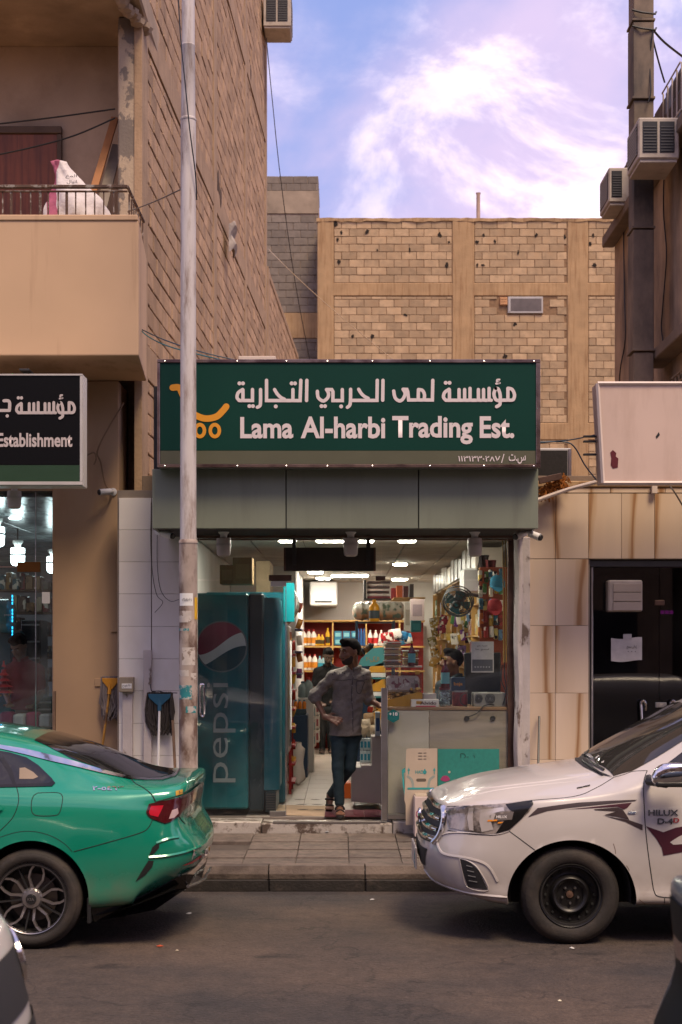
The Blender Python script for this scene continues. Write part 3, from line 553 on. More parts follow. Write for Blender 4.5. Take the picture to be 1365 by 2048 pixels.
# ---------------------------------------------------------------- the green shop: shell, canopy, sign, glass front
GREEN = M('sign_green_vinyl', (.001, .036, .025), .5, var=.06, vs_=1.5, spec=.2)
OLIVE = M('sign_olive_strip', (.088, .088, .052), .42, var=.05)
PANEL = M('sage_cladding_panel', (.165, .185, .138), .45, var=.08, vs_=1.2, col2=(.125, .135, .10), c2s=2.0, c2t=(.52, .8), c2stretch=(2.5, 1, .3), rv=.03)
LETTER = M('sign_letter_white', (.66, .58, .57), .5, var=0)
ORANGE = M('sign_logo_orange', (.66, .27, .012), .5, var=0)
PAINTW = M('shop_white_paint', (.66, .63, .60), .7, var=.06, vs_=2, col2=(.5, .46, .41), c2s=1.5, c2t=(.55, .8))
OLDW = M('chipped_white_paint', (.50, .45, .43), .7, var=.1, vs_=6, bump=.4, bs=30, col2=(.14, .10, .08), c2s=6, c2t=(.56, .62), c2stretch=(1, 1, .5))
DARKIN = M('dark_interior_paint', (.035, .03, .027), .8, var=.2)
SH = thing('shop', 'small open-fronted grocery shop with sage cladding, glass front and white interior', 'shop', (.05, 13.9, 0))
CYF = 12.9; GYF = 13.9                                         # canopy face, glass line
sl, sr = X(318, CYF), X(1077, CYF)
# fascia panels
for a, b in ((305, 571.5), (573.5, 836.5), (838.5, 1077)): bx('fascia_panel', PANEL, SH, X(a, CYF), X(b, CYF), CYF, CYF+.06, Z(1057, CYF), Z(938, CYF), .004)
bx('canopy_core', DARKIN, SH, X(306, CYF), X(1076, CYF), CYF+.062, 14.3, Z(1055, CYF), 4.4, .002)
bx('canopy_return', PANEL, SH, X(305, CYF)-.004, X(305, CYF)+.02, CYF+.061, 13.88, Z(1057, CYF), Z(938, CYF), .003)
bx('roof', M('sooty_concrete'), SH, -2.0, 3.4, 14.31, 25, 3.5, 3.75)
for i, (a, b) in enumerate(((-2.0, -1.52), (1.78, 2.1))): bx('party_wall', PAINTW, SH, a, b, 14.32, 25, 0, 3.499)
bx('rear_wall', PAINTW, SH, -1.52, 1.78, 24.3, 24.6, 0, 3.499)
# ---- the sign
SG = thing('shop_sign', 'long dark green shop sign with Arabic and Latin lettering and orange trolley logo', 'sign', (0, CYF, Z(935, CYF)))
SY0 = CYF-.16
bx('sign_box', M('sign_back', (.2, .2, .2), .6), SG, X(316, SY0), X(1080, SY0), SY0+.012, CYF+.05, Z(934, SY0), Z(721, SY0), .003)
bx('green_face', GREEN, SG, X(321, SY0), X(1072, SY0), SY0, SY0+.011, Z(901, SY0), Z(726, SY0), .001)
bx('olive_strip', OLIVE, SG, X(321, SY0), X(1072, SY0), SY0+.001, SY0+.011, Z(928, SY0), Z(901.4, SY0), .001)
TRIM = M('tarnished_trim', (.34, .25, .21), .25, .9, var=.3, vs_=6, col2=(.16, .10, .09), c2s=4, c2t=(.45, .6), c2stretch=(1, 1, 1))
for a, b, c, d in ((315, 1081, 719, 725.6), (315, 1081, 928.6, 935)): bx('frame_rail', TRIM, SG, X(a, SY0), X(b, SY0), SY0-.012, SY0+.014, Z(d, SY0), Z(c, SY0), .003)
for a, b in ((315, 320.5), (1072.5, 1081)): bx('frame_side', TRIM, SG, X(a, SY0), X(b, SY0), SY0-.011, SY0+.014, Z(928.4, SY0), Z(726, SY0), .003)
for px in (330, 475, 573, 655, 745, 860, 968, 1068):
    for py in (722.5, 932): MB().lathe([(.007, 0), (.007, -.004), (0, -.007)], P(px, py, SY0-.013), 'y', 8).build('rivet', CHROME, SG)
def fA(u, v): return P(310+u/3.4125, 700+v/3.4125, SY0-.004)
def fB(u, v): return P(690+u/3.4125, 700+v/3.4125, SY0-.004)
WW = 23
def C2(*p): return [tuple(q)[:2] for q in smooth_path([(a, b, 0) for a, b in p], 5)]
tajariya = [[(1038, 207), (1036, 345)], [(997, 207), (992, 345), (763, 345), (763, 207)], [(943, 270), (943, 343)], C2((818, 270), (836, 300), (862, 325), (885, 336)), C2((722, 270), (722, 350), (718, 380), (700, 391)), [(667, 270), (667, 345), (575, 345)], C2((600, 270), (570, 292), (562, 325), (578, 345)), [(602, 272), (602, 343)]]
taj_dots = [(934, 228), (957, 228), (826, 385), (646, 383), (670, 383), (578, 228), (602, 228)]
yaA = [C2((1110, 282), (1116, 325), (1150, 348), (1180, 326), (1186, 296), (1172, 270)), [(1172, 270), (1208, 270), (1216, 284), (1216, 345), (1280, 345), (1280, 270)]]; yaA_d = [(1138, 383), (1162, 383), (1272, 385)]
harB = [C2((40, 268), (39, 345), (34, 376), (18, 391)), [(39, 344), (220, 344), (222, 207)], C2((95, 268), (112, 296), (136, 318), (160, 330)), [(261, 207), (259, 343)]]
lamaB = [[(601, 207), (598, 341), (436, 341), (430, 285), (424, 269), (398, 268)], C2((398, 268), (412, 298), (396, 335), (372, 347), (344, 326), (334, 280)), C2((503, 270), (530, 276), (544, 305), (541, 340)), [(503, 270), (501, 341)]]
muas = [C2((712, 268), (682, 290), (674, 322), (690, 343)), [(714, 270), (715, 342)], [(690, 343), (1000, 343)], [(780, 270), (780, 342)], [(818, 270), (818, 342)], [(855, 262), (855, 342)], [(912, 270), (912, 342)], [(947, 270), (947, 342)], [(985, 262), (985, 342)],
        C2((1030, 262), (1018, 300), (1030, 338), (1058, 342), (1060, 305), (1048, 268), (1030, 262)), C2((1060, 340), (1058, 372), (1036, 387)), [(1058, 343), (1140, 343)], C2((1113, 262), (1142, 270), (1158, 305), (1152, 335), (1138, 343)), [(1113, 264), (1113, 342)]]
muas_d = [(689, 224), (715, 224)]; hamza = C2((1056, 202), (1040, 204), (1040, 218), (1052, 222)), [(1033, 230), (1058, 225)]
for nm, f, strokes, dots in (('arabic_word', fA, tajariya, taj_dots), ('arabic_word', fA, yaA, yaA_d), ('arabic_word', fB, harB, []), ('arabic_word', fB, lamaB, []), ('arabic_word', fB, muas, muas_d)):
    mb = MB()
    for i, s_ in enumerate(strokes): ribbon(mb, s_, WW, (lambda u, v, f=f, i=i: f(u, v)-Vector((0, .0004*i, 0))))
    for d in dots: ribbon(mb, [d], 27, lambda u, v: f(u, v)-Vector((0, .001, 0)))
    if strokes is muas:
        for h in hamza: ribbon(mb, h, 13, lambda u, v: f(u, v)-Vector((0, .0013, 0)))
    mb.build(nm, LETTER, SG)
for s_, x0, x1, y0, y1 in (('Lama', 481, 587, 834, 877), ('Al-harbi', 602, 771, 833, 877), ('Trading', 785, 946, 832, 888.5), ('Est.', 960, 1029, 832.5, 876.5)):
    text(s_, LETTER, SG, P((x0+x1)/2, (y0+y1)/2, SY0-.004), (y1-y0)*SY0/F, (x1-x0)*SY0/F, .028, 'latin_word')
text('١١٣١٣٣٠٢٨٧', LETTER, SG, P(959, 917, SY0-.004), 12*SY0/F, 84*SY0/F, .012, 'registration_number')
text('/', LETTER, SG, P(1006, 917, SY0-.004), 18*SY0/F, None, 0, 'registration_number'); text('ﺱ.ﺕ'[::-1], LETTER, SG, P(1035, 918, SY0-.004), 19*SY0/F, 34*SY0/F, .012, 'registration_number')
mb = MB(); ribbon(mb, C2((122, 257), (165, 257), (188, 300), (232, 405), (285, 448), (350, 468), (420, 455), (462, 418), (488, 386)), 44, fA); mb.build('trolley_logo', ORANGE, SG)
for cx_ in (308, 410):
    mb = MB(); mb.add([fA(cx_+k*math.cos(R(a)), 550+k2*math.sin(R(a)))-Vector((0, .0006, 0)) for k, k2 in ((19, 28), (43, 53)) for a in range(0, 360, 10)], [(i, (i+1) % 36, 36+(i+1) % 36, 36+i) for i in range(36)]); mb.build('trolley_wheel', ORANGE, SG)
# ---- left pier with white tiles, right pillar
pier = bx('tiled_pier', GROUT, SH, -2.2, -1.5, 14.02, 14.3, 0, Z(980, 14.0), .002)
yy = 14.0; ys = [996, 1060, 1124, 1188, 1253, 1318, 1382, 1447, 1512, 1577, 1640]
for k in range(len(ys)-1):
    for a, b in ((238, 303), (304, 396)): bx('wall_tile', TILEW, pier, X(a, yy)+.002, X(b, yy)-.002, yy, yy+.03, Z(ys[k+1], yy)+.003, Z(ys[k], yy), .002)
pl = MB(); pl.grid(6, 24, lambda u, v: (X(1029, 13.86)+(X(1046, 13.86)-X(1029, 13.86))*u+.008*math.sin(v*17), 13.86-.05*math.sin(u*3.14), Z(1655, 13.86)+(Z(1066, 13.86)-Z(1655, 13.86))*v)); pl.build('plastered_pillar', OLDW, SH, smooth=True)
bx('pillar_core', OLDW, SH, X(1031, 13.9), X(1060, 13.9), 13.87, 14.3, 0, 3.1, .01)
bx('shutter_guide', M('brown_steel', (.10, .055, .04), .5, .4, var=.3, vs_=9), SH, X(1016, 13.95), X(1028, 13.95), 13.93, 13.99, SZ, 3.09)
# ---- step
for a, b in ((388, 522), (523.5, 785), (786.5, 832), (833, 1035)): bx('step_stone', STEPW, SH, X(a, SY), X(b, SY), SY, SY+.35, 0.1, SZ-.028 if a == 523.5 else SZ-.012, .008)
bx('threshold_strip', STEEL, SH, X(546, SY), X(762, SY), SY-.004, SY+.05, SZ-.027, SZ-.002, .003)
FLO = M('worn_terrazzo', (.36, .31, .26), .45, var=.10, vs_=2, col2=(.27, .22, .18), c2s=2, c2t=(.5, .7), rv=.04)
fl = bx('shop_floor', GROUT, SH, -1.52, 1.78, SY+.36, 24.3, .1, SZ-.008, .001)
for i in range(6):
    for j in range(18):
        x0, y0 = -1.5+i*.55, SY+.37+j*.58
        if abs(x0) < 1.2: bx('floor_tile', FLO, fl, x0, x0+.545, y0, y0+.575, SZ-.05, SZ, .002)
# ---- ceiling
ceil = bx('shop_ceiling', GROUT, SH, -1.52, 1.78, 14.0, 24.3, 3.17, 3.3, .001)
CEIL = M('ceiling_tile', (.50, .45, .40), .85, var=.12, vs_=2, col2=(.34, .28, .23), c2s=1.2, c2t=(.5, .72), rv=.05)
LAMP = M('lit_panel', (1, 1, 1), .5, var=0, emis=(1, .90, .76), es=72)
lamps = {(2, 4): .9, (1, 9): 0, (3, 11): .9, (2, 2): 0}
for i in range(6):
    for j in range(17):
        x0, y0 = -1.5+i*.55, 14.02+j*.6
        bx('ceiling_tile', CEIL, ceil, x0+.004, x0+.543, y0+.004, y0+.594, 3.15, 3.169, .003)
def lamp(lb, x, y, w_, d):
    t = thing('ceiling_light', lb, 'lamp', (x, y, 3.12), 'lit ceiling lights of the shop'); bx('housing', WHITEP, t, x-w_/2-.02, x+w_/2+.02, y-d/2-.02, y+d/2+.02, 3.132, 3.149, .003); bx('diffuser', LAMP, t, x-w_/2, x+w_/2, y-d/2, y+d/2, 3.118, 3.131, .003)
for px, py, w_, lb in ((665, 1083, .30, 'wide lit ceiling light just behind the canopy, left of the middle bulb'), (733, 1083, .14, 'short lit ceiling light just behind the canopy, right of the middle bulb'), (575, 1083, .16, 'narrow lit ceiling light at left behind the canopy'), (815, 1083, .16, 'narrow lit ceiling light at right behind the canopy'), (801, 1130, .13, 'small lit ceiling light in the middle of the shop'), (700, 1153, .42, 'long lit ceiling light near the back wall'), (631, 1146, .16, 'small lit ceiling light far left near the back'), (800, 1160, .18, 'small lit ceiling light far right near the back'), (647, 1158, .16, 'smallest lit ceiling light at the rear left')):
    Yl = min(23.6, 1.12*F/(HZ-py)); lamp(lb, X(px, Yl), Yl, w_*(Yl/14 if py < 1100 else 1.3), .25)
# ---- hanging board, transom bar
hb = thing('hanging_board', 'dark rectangular board hung from the canopy above the doorway', 'board', (X(660, 13.75), 13.75, Z(1142, 13.75)))
bx('panel', M('dark_board', (.028, .020, .016), .6, var=.3, vs_=4), hb, X(568, 13.75), X(752, 13.75), 13.75, 13.80, Z(1142, 13.75), Z(1095, 13.75), .004)
for px in (568, 748): bx('edge_strip', M('brown_steel'), hb, X(px, 13.75), X(px+4, 13.75), 13.742, 13.749, Z(1141, 13.75), Z(1096, 13.75), .002)
for px in (585, 733): bx('hanger', BLACKM, hb, X(px, 13.74), X(px+8, 13.74), 13.725, 13.741, Z(1130, 13.74), 3.11, .002)
for k, (a, b) in enumerate(((1072, 1077), (1079, 1081))): bx('shutter_rail', M('brown_steel'), SH, X(396, 13.7), X(1024, 13.7), 13.62+.04*k, 13.66+.04*k, Z(b, 13.7), Z(a, 13.7)-.001, .002)
# ---- glass
GLASS = glass('shop_glass', (.95, .98, .97), 1.5, dirt=.012)
def pane(x0, x1, y0, y1, Y_=GYF, name='glass_pane'):
    o = MB().box(X(x0, Y_), X(x1, Y_), Y_, Y_+.008, Z(y1, Y_), Z(y0, Y_)).build(name, GLASS, SH); return o
pane(388, 763, 1080, 1159, name='transom_pane'); pane(764, 1016, 1080, 1159, name='transom_pane')
gd = pane(388, 572, 1161, 1632, name='glass_door'); pane(766, 1016, 1161, 1632)
bx('edge_trim', CHROME, SH, X(571.6, GYF), X(573, GYF), GYF-.002, GYF+.010, Z(1632, GYF), Z(1161, GYF), .001)
bx('hinge_patch', STEEL, gd, X(540, GYF), X(572, GYF), GYF-.010, GYF+.018, Z(1633, GYF), Z(1622, GYF), .002)
bx('hinge_patch', M('brown_steel'), gd, X(538, GYF), X(584, GYF), GYF-.010, GYF+.018, Z(1162, GYF), Z(1150, GYF), .002)
bx('door_header', WHITEP, gd, X(542, GYF), X(573, GYF), GYF-.012, GYF-.011+.02, Z(1173, GYF), Z(1163, GYF), .002)
hd = MB(); hx = X(406, GYF); zt, zb = Z(1369, GYF), Z(1432, GYF)
hd.tube(smooth_path([(hx-.02, GYF-.05, zb+.03), (hx-.02, GYF-.05, zt-.03), (hx, GYF-.05, zt), (hx+.02, GYF-.05, zt-.03), (hx+.02, GYF-.05, zb+.03), (hx, GYF-.05, zb), (hx-.02, GYF-.05, zb+.03)], 5), .011, 8); hd.build('pull_handle', CHROME, gd, smooth=True)
bx('patch_fitting', M('brown_steel'), SH, X(752, GYF), X(771, GYF), GYF-.012, GYF+.02, Z(1161, GYF), Z(1152, GYF), .002)
bx('steel_post', STEEL, SH, X(763, GYF), X(775.5, GYF), GYF-.01, GYF+.05, SZ, Z(1376, GYF), .004)
# ---- LED bulbs under the canopy
FROST = M('frosted_bulb', (.46, .42, .40), .35, var=.06, vs_=9)
def bulb(lb, px, py, Y_, k=1.0, mat=None):
    t = thing('bulb_lamp', lb, 'lamp', P(px, py+22, Y_), 'cylindrical bulbs'); c = P(px, py, Y_); r = .068*k
    MB().lathe([(r*.75, .09*k), (r, .085*k), (r*1.02, .02*k), (r*1.02, .015*k), (r, 0), (r*.97, -.05*k), (r*.9, -.072*k), (r*.6, -.085*k), (0, -.087*k)], c, n=20).build('bulb', mat or FROST, t, smooth=True)
    MB().lathe([(r*1.06, .015*k), (r*1.06, .03*k), (r*1.02, .035*k)], c, n=20).build('ring', GREYP, t, smooth=True)
    MB().lathe([(r*.45, .088*k), (r*.5, .12*k), (r*.75, .14*k), (r*.8, .165*k)], c, n=14).build('socket', WHITEP, t, smooth=True)
bulb('large cylindrical bulb hanging under the canopy by the pole, leftmost', 448, 1095, 13.4); bulb('large cylindrical bulb hanging under the canopy middle, in front of dark board', 702, 1095, 13.4); bulb('large cylindrical bulb hanging under the canopy at right, above the fan', 950, 1095, 13.4)
# ---- small cameras
def cctv(lb, p, d, wall=None):
    p = Vector(p); d = Vector(d).normalized(); t = thing('security_camera', lb, 'camera', p, 'security cameras')
    MB().tube([p, p+d*.12], [.032, .034], 12).build('camera_body', WHITEP, t, smooth=True); MB().tube([p+d*.121, p+d*.135], [.031, .027], 12).build('lens_hood', BLACKP, t, smooth=True)
    e = p-d*.01; q = Vector(wall) if wall else e+Vector((0, .06, .03)); MB().tube([e+d*.04, e, q], .014, 8).build('bracket', WHITEP, t, smooth=True); MB().lathe([(.04, 0), (.04, -.012), (.02, -.02), (0, -.02)], q, 'y', 12).build('base_plate', WHITEP, t, smooth=True)
cctv('white bullet camera on the tan pier, right of the black sign', P(222, 983, 14.40), (-.8, -.5, -.12), (X(227, 14.5), 14.499, Z(984, 14.5)))
cctv('white bullet camera under the canopy left end, beside the pole', P(326, 1066, 13.3), (.75, -.5, -.25), P(318, 1062, 13.4))
cctv('left one of two bullet cameras at the canopy right corner', P(1050, 1066, 13.3), (-.7, -.5, -.3), P(1052, 1060, 13.4))
cctv('right one of two bullet cameras at the canopy right corner', P(1060, 1067, 13.2), (.7, -.6, -.35), P(1058, 1060, 13.3))
cable('camera_rope', 'frayed rope tied from the tan pier to the camera', [P(248, 806, 14.45), P(215, 860, 14.4), P(195, 903, 14.4), P(202, 925, 14.44), P(210, 965, 14.44), P(220, 982, 14.45)], .009, M('old_rope', (.25, .16, .09), .9))
tag(MB().tube(smooth_path([P(170, 914, 14.42), P(188, 905, 14.4), P(193, 918, 14.4), P(188, 930, 14.4)], 4), [.008]*13, 5).build('rope_knot', M('old_rope'), smooth=True), 'loose rope knot on the tan pier beside the black sign', 'rope')
# ---- things on the white tiles
cable('thin_wire', 'left thin black wire dangling down the white tiled pier', [P(303, 1005, 13.98), P(302, 1090, 13.98), P(306, 1150, 13.97), P(314, 1190, 13.97), P(326, 1205, 13.96), P(310, 1225, 13.97)], .003)
cable('thin_wire', 'right thin black wire looping from the canopy to the pole', [P(315, 1065, 13.96), P(315, 1130, 13.97), P(322, 1180, 13.95), P(340, 1202, 13.9), P(358, 1199, 13.6)], .003)
tag(bx('cable_trunking', OLDW, None, X(288, 13.97), X(304, 13.97), 13.94, 13.999, .3, Z(1300, 13.97), .004), 'peeling white cable trunking on the tiled pier left of the dark mop', 'conduit')
tag(bx('conduit_pipe', OLDW, None, X(246, 13.97), X(266, 13.97), 13.94, 13.999, .3, Z(1383, 13.97), .004), 'dirty painted pipe casing below the meter box', 'conduit')
mt = thing('meter_box', 'grimy beige meter box with a sticker between the two mops', 'meter box', P(255, 1384, 13.95)); bx('box', M('grimy_beige', (.27, .22, .16), .6, var=.15, vs_=9), mt, X(240, 13.93), X(268, 13.93), 13.88, 13.999, Z(1384, 13.93), Z(1354, 13.93), .006)
bx('sticker', WHITEP, mt, X(244, 13.88), X(264, 13.88), 13.876, 13.879, Z(1377, 13.88), Z(1367, 13.88), .001); text('خدمة ٩٢٠', INK, mt, P(254, 1372, 13.874), .03, .085, .01)
tag(bx('wall_plate', PLAST, None, X(190, 14.49), X(208, 14.49), 14.485, 14.499, Z(1373, 14.49), Z(1357, 14.49), .003), 'tan blank wall plate behind the orange mop', 'plate')
tag(bx('vent_cover', PLAST, None, X(223, 14.49), X(237, 14.49), 14.48, 14.499, Z(1264, 14.49), Z(1243, 14.49), .003), 'small tan vent cover on the pier edge', 'vent')
def mop(lb, head, foot, hw, hl, clampm, stickm, hairm, seed):
    head, foot = Vector(head), Vector(foot); rr = random.Random(seed); t = thing('mop', lb, 'mop', foot, 'mops against the wall')
    d = (foot-head).normalized(); MB().tube([head+d*.02, foot], .012, 8).build('handle', stickm, t, smooth=True)
    MB().tube([head+d*.0, head+d*.13], [.022, .019], 8).build('ferrule', clampm, t, smooth=True)
    cl_ = MB(); cl_.prism([(-hw, .035), (hw, .035), (hw*.95, .0), (hw*.4, -.055), (.02, -.075), (-.02, -.075), (-hw*.4, -.055), (-hw*.95, 0)], -.022, .0, lambda u, v, q: (head.x+u, head.y+q, head.z+v)); cl_.build('clamp', clampm, t, bevel=.004)
    ha = MB()
    for k in range(70):
        u = rr.uniform(-1, 1); l = hl*rr.uniform(.75, 1.05); y = rr.uniform(.0, .045); x0 = head.x+u*hw*.95
        pts = [(x0*.97+head.x*.03, head.y+.01+y*.5, head.z+.03), (x0+u*.015, head.y+y-.01, head.z+.045), (x0+u*.03+rr.uniform(-.02, .02), head.y+y, head.z-l*.4), (x0+u*.02+rr.uniform(-.025, .025), head.y+y+.01, head.z-l*.75), (x0+rr.uniform(-.035, .035), head.y+y, head.z-l)]
        ha.tube(smooth_path(pts, 2), [.004, .009, .010, .009, .010, .009, .010, .009, .006], 5)
    tag(ha.build('mop_strands', hairm, t, smooth=True), kind='stuff')
mop('orange-clamped mop with grey strands hung head-up on the tan pier', P(222, 1363, 14.38), P(203, 1510, 14.30), .085, .38, M('orange_plastic', (.56, .24, .015), .5), M('worn_yellow_handle', (.40, .20, .03), .5, var=.3, vs_=12, col2=(.12, .06, .025), c2s=5, c2t=(.5, .6)), M('grey_strands', (.20, .17, .165), .95, rv=.25), 1)
mop('blue-clamped mop with black strands and white pole on the tiles', P(320, 1395, 13.90), P(316, 1560, 13.80), .11, .36, M('blue_plastic', (.015, .09, .16), .5), WHITEP, M('black_strands', (.04, .033, .03), .95, rv=.3), 2)
MB
cable('hook_wire', 'twisted black wire hook above the dark mop', [P(301, 1368, 13.9), P(304, 1382, 13.88), P(318, 1382, 13.87), P(330, 1385, 13.88), P(355, 1386, 13.9)], .005)
plank('broom_stick', 'dark wooden broom stick between the black mop and the pole', P(351, 1545, 13.7), P(346, 1440, 13.9), .025, M('dark_stick', (.10, .055, .03), .7, var=.3, vs_=8))
plank('wooden_stick', 'thin brown stick standing against the tan pier left edge', P(109, 1475, 14.2), P(110, 1382, 14.4), .022, M('dark_stick'))
# ---------------------------------------------------------------- lamp post
def polem(m, t, b, N, K, vec):
    mp_ = N('ShaderNodeMapping'); mp_.inputs['Scale'].default_value = (9, 9, 1.4); K(vec, mp_.inputs[0]); q = N('ShaderNodeTexNoise'); q.inputs['Scale'].default_value = 1.6; q.inputs['Detail'].default_value = 9; q.inputs['Roughness'].default_value = .7; K(mp_.outputs[0], q.inputs['Vector'])
    r = N('ShaderNodeValToRGB'); e = r.color_ramp.elements; e[0].position = .30; e[0].color = (.10, .055, .035, 1); e[1].position = .40; e[1].color = (.34, .28, .25, 1); z = e.new(.52); z.color = (.52, .475, .455, 1); z = e.new(.75); z.color = (.60, .55, .53, 1); K(q.outputs[0], r.inputs[0]); K(r.outputs[0], b.inputs['Base Color'])
POLE = M('weathered_white_pole', rough=.5, var=0, bump=.15, bs=60, extra=polem)
PY = 12.3; pcx = X(377, PY)
LP = thing('lamp_post', 'tall weathered white lamp post standing on the pavement before the sign', 'lamp post', (pcx, PY, KZ))
MB().lathe([(.16, KZ), (.16, KZ+.03), (.085, KZ+.04), (.0795, KZ+.1), (.0795, Z(1088, PY)), (.083, Z(1087, PY)), (.083, Z(1083, PY)), (.07, Z(1079, PY))], (pcx, PY, 0), n=28).build('lower_tube', M('grimy_pole_foot', (.36, .29, .25), .6, var=.25, vs_=5, col2=(.12, .07, .05), c2s=3.5, c2t=(.5, .62), c2stretch=(1.5, 1.5, .7)), LP, smooth=True)
MB().lathe([(.071, Z(1082, PY)), (.067, Z(500, PY)), (.0655, Z(242, PY)), (.070, Z(241, PY)), (.070, Z(238, PY)), (.062, Z(236, PY)), (.058, Z(94, PY)), (.0605, Z(93, PY)), (.0605, Z(91, PY)), (.057, Z(90, PY)), (.050, 9.5)], (pcx, PY, 0), n=28).build('upper_tube', POLE, LP, smooth=True)
MB().tube(smooth_path([(pcx, PY, 9.45), (pcx, PY-.1, 9.8), (pcx, PY-.8, 10.1), (pcx, PY-1.6, 10.15)], 5), .035, 10).build('arm', POLE, LP, smooth=True); bx('luminaire', GREYP, LP, pcx-.14, pcx+.14, PY-2.2, PY-1.6, 10.08, 10.2, .03)
def wrap(name, mat, x0, x1, y0, y1, rad, n=8):
    """sheet glued round the pole between two pixel columns"""
    a0, a1 = (math.asin(max(-1, min(1, (X(x, PY)-pcx)/rad))) for x in (x0, x1))
    return MB().grid(n, 3, lambda u, v: (pcx+rad*math.sin(a0+(a1-a0)*u), PY-rad*math.cos(a0+(a1-a0)*u), Z(y1+(y0-y1)*v, PY))).build(name, mat, LP, smooth=True)
wrap('paper_notice', WHITEP, 361, 388, 1187, 1212, .0805)
text('٠٥٩٤٥٤٥٠٧٠٥', INK, LP, P(374, 1199, PY-.083), .028, .088, .01)
wrap('yellow_tag', M('yellow_tag', (.62, .36, .01), .5), 391, 395.5, 1195, 1239, .082)
for a, b, c, d, m in ((360, 385, 1222, 1245, 'torn_poster'), (366, 392, 1295, 1330, 'torn_poster'), (358, 380, 1257, 1262, 'teal_scrap'), (358, 386, 1370, 1398, 'teal_scrap'), (374, 394, 1412, 1425, 'teal_scrap'), (360, 380, 1340, 1352, 'torn_poster'), (384, 394, 1346, 1360, 'torn_poster')):
    wrap('poster_scrap', M('torn_poster', (.52, .46, .42), .8, var=.2, vs_=12, col2=(.22, .17, .14), c2s=12, c2t=(.5, .55)) if m == 'torn_poster' else M('teal_scrap', (.02, .20, .22), .7, var=.2, vs_=12, col2=(.42, .38, .35), c2s=16, c2t=(.5, .55)), a, b, c, d, .0803+.0003*(a % 3))
cable('pole_wire', 'thin black wire running down along the lamp post', [P(356, -20, 12.25), P(362, 80, 12.2), P(370, 160, 12.18), P(380, 260, 12.18), P(391, 345, 12.22), P(394, 400, 12.3)], .006)
cable('blue_cable', 'upper blue cable from the balcony corner past the post to the sign', [P(276, 655, 13.9), P(330, 680, 13.2), P(400, 703, 13.0), P(480, 722, 13.05)], .006, M('blue_cable', (.02, .045, .07), .5))
cable('teal_cable', 'lower teal cable from the balcony corner past the post to the sign', [P(279, 657, 13.9), P(300, 675, 13.5), P(345, 695, 13.2), P(440, 719, 13.0)], .006, M('teal_cable', (.015, .13, .16), .5))
cable('grey_wire', 'grey wire from the balcony railing to the lamp post', [P(256, 424, 13.9), P(310, 403, 13.0), P(362, 379, 12.35)], .006, M('grey_wire', (.12, .1, .09), .6))
# ---------------------------------------------------------------- left shop: black sign, window
BS = thing('black_shop_sign', 'black shop sign with white lettering and green strip under the balcony', 'sign', (-3.6, 13.0, Z(970, 13.0)))
by = 12.95
bx('sign_box', WHITEP, BS, -6.5, X(166, by), by+.012, by+.22, Z(972, by), Z(748, by), .004)
bx('black_face', M('black_vinyl', (.003, .003, .0035), .5, var=0, spec=.15), BS, -6.4, X(160, by), by, by+.011, Z(930, by), Z(752, by), .001)
bx('green_strip', M('dark_green_vinyl', (.018, .05, .022), .4, var=.05), BS, -6.4, X(160, by), by+.001, by+.011, Z(963, by), Z(930.4, by), .001)
for a, b, c, d in ((-800, 166, 748, 751.6), (-800, 166, 963.4, 970)): bx('frame_rail', M('aged_white_trim', (.46, .43, .41), .5, var=.1), BS, X(a, by), X(b, by), by-.008, by+.013, Z(d, by), Z(c, by), .002)
bx('frame_side', M('aged_white_trim'), BS, X(160.4, by), X(166, by), by-.007, by+.013, Z(963, by), Z(752, by), .002)
mb = MB(); fL = lambda u, v: P(31+(u-663)*.2396, 788+(v-193)*.25, by-.004)
for i, s_ in enumerate(muas): ribbon(mb, s_, 24, (lambda u, v, i=i: fL(u, v)-Vector((0, .0004*i, 0))))
for d in muas_d: ribbon(mb, [d], 27, lambda u, v: fL(u, v)-Vector((0, .001, 0)))
for h in hamza: ribbon(mb, h, 13, lambda u, v: fL(u, v)-Vector((0, .0013, 0)))
mb.build('arabic_word', M('cream_letter', (.50, .43, .41), .5, var=0), BS)
mb = MB(); f6 = lambda u, v: P(u/4.136, 700+v/4.136, by-.004); ribbon(mb, C2((35, 420), (68, 420), (82, 440), (80, 498)), 26, f6); ribbon(mb, [(80, 500), (-60, 500)], 25, lambda u, v: f6(u, v)-Vector((0, .0005, 0))); ribbon(mb, [(62, 545)], 28, f6); mb.build('arabic_word', M('cream_letter'), BS)
text('Establishment', M('cream_letter'), BS, P(70, 880, by-.004), 28*by/F, 150*by/F, .028, 'latin_word')
bx('sign_bracket', BLACKM, BS, X(40, 13.2), X(60, 13.2), 13.17, 14.5, Z(742, 13.2), Z(738, 13.2), .003)
bulb('small bulb hanging below the black sign over the left shop window', 29, 1000, 13.3, .95)
LS = thing('left_shop_window', 'left shop glass window with brightly lit interior under the black sign', 'shop window', (X(50, 14.55), 14.55, SZ))
GL2 = glass('filmy_glass', (.86, .93, .92), 1.5, dirt=.05)
for a, b in ((-500, 71), (72.5, 106)): MB().box(X(a, 14.56), X(b, 14.56), 14.56, 14.568, SZ, Z(984, 14.56)).build('glass_pane', GL2, LS)
bx('joint_strip', CHROME, LS, X(71, 14.55), X(72.5, 14.55), 14.552, 14.575, SZ, Z(984, 14.55), .001)
bx('door_patch', M('bronze', (.22, .10, .03), .35, .8, var=.2), LS, X(35, 14.55), X(81, 14.55), 14.535, 14.58, Z(1144, 14.55), Z(1124, 14.55), .003)
bx('transom_line', CHROME, LS, X(-500, 14.55), X(70, 14.55), 14.55, 14.576, Z(1135, 14.55), Z(1132.5, 14.55), .001)
lf = bx('window_head', DARKIN, LS, -6.9, X(106, 14.55), 14.53, 14.6, Z(984, 14.55)+.002, 3.7, .002)
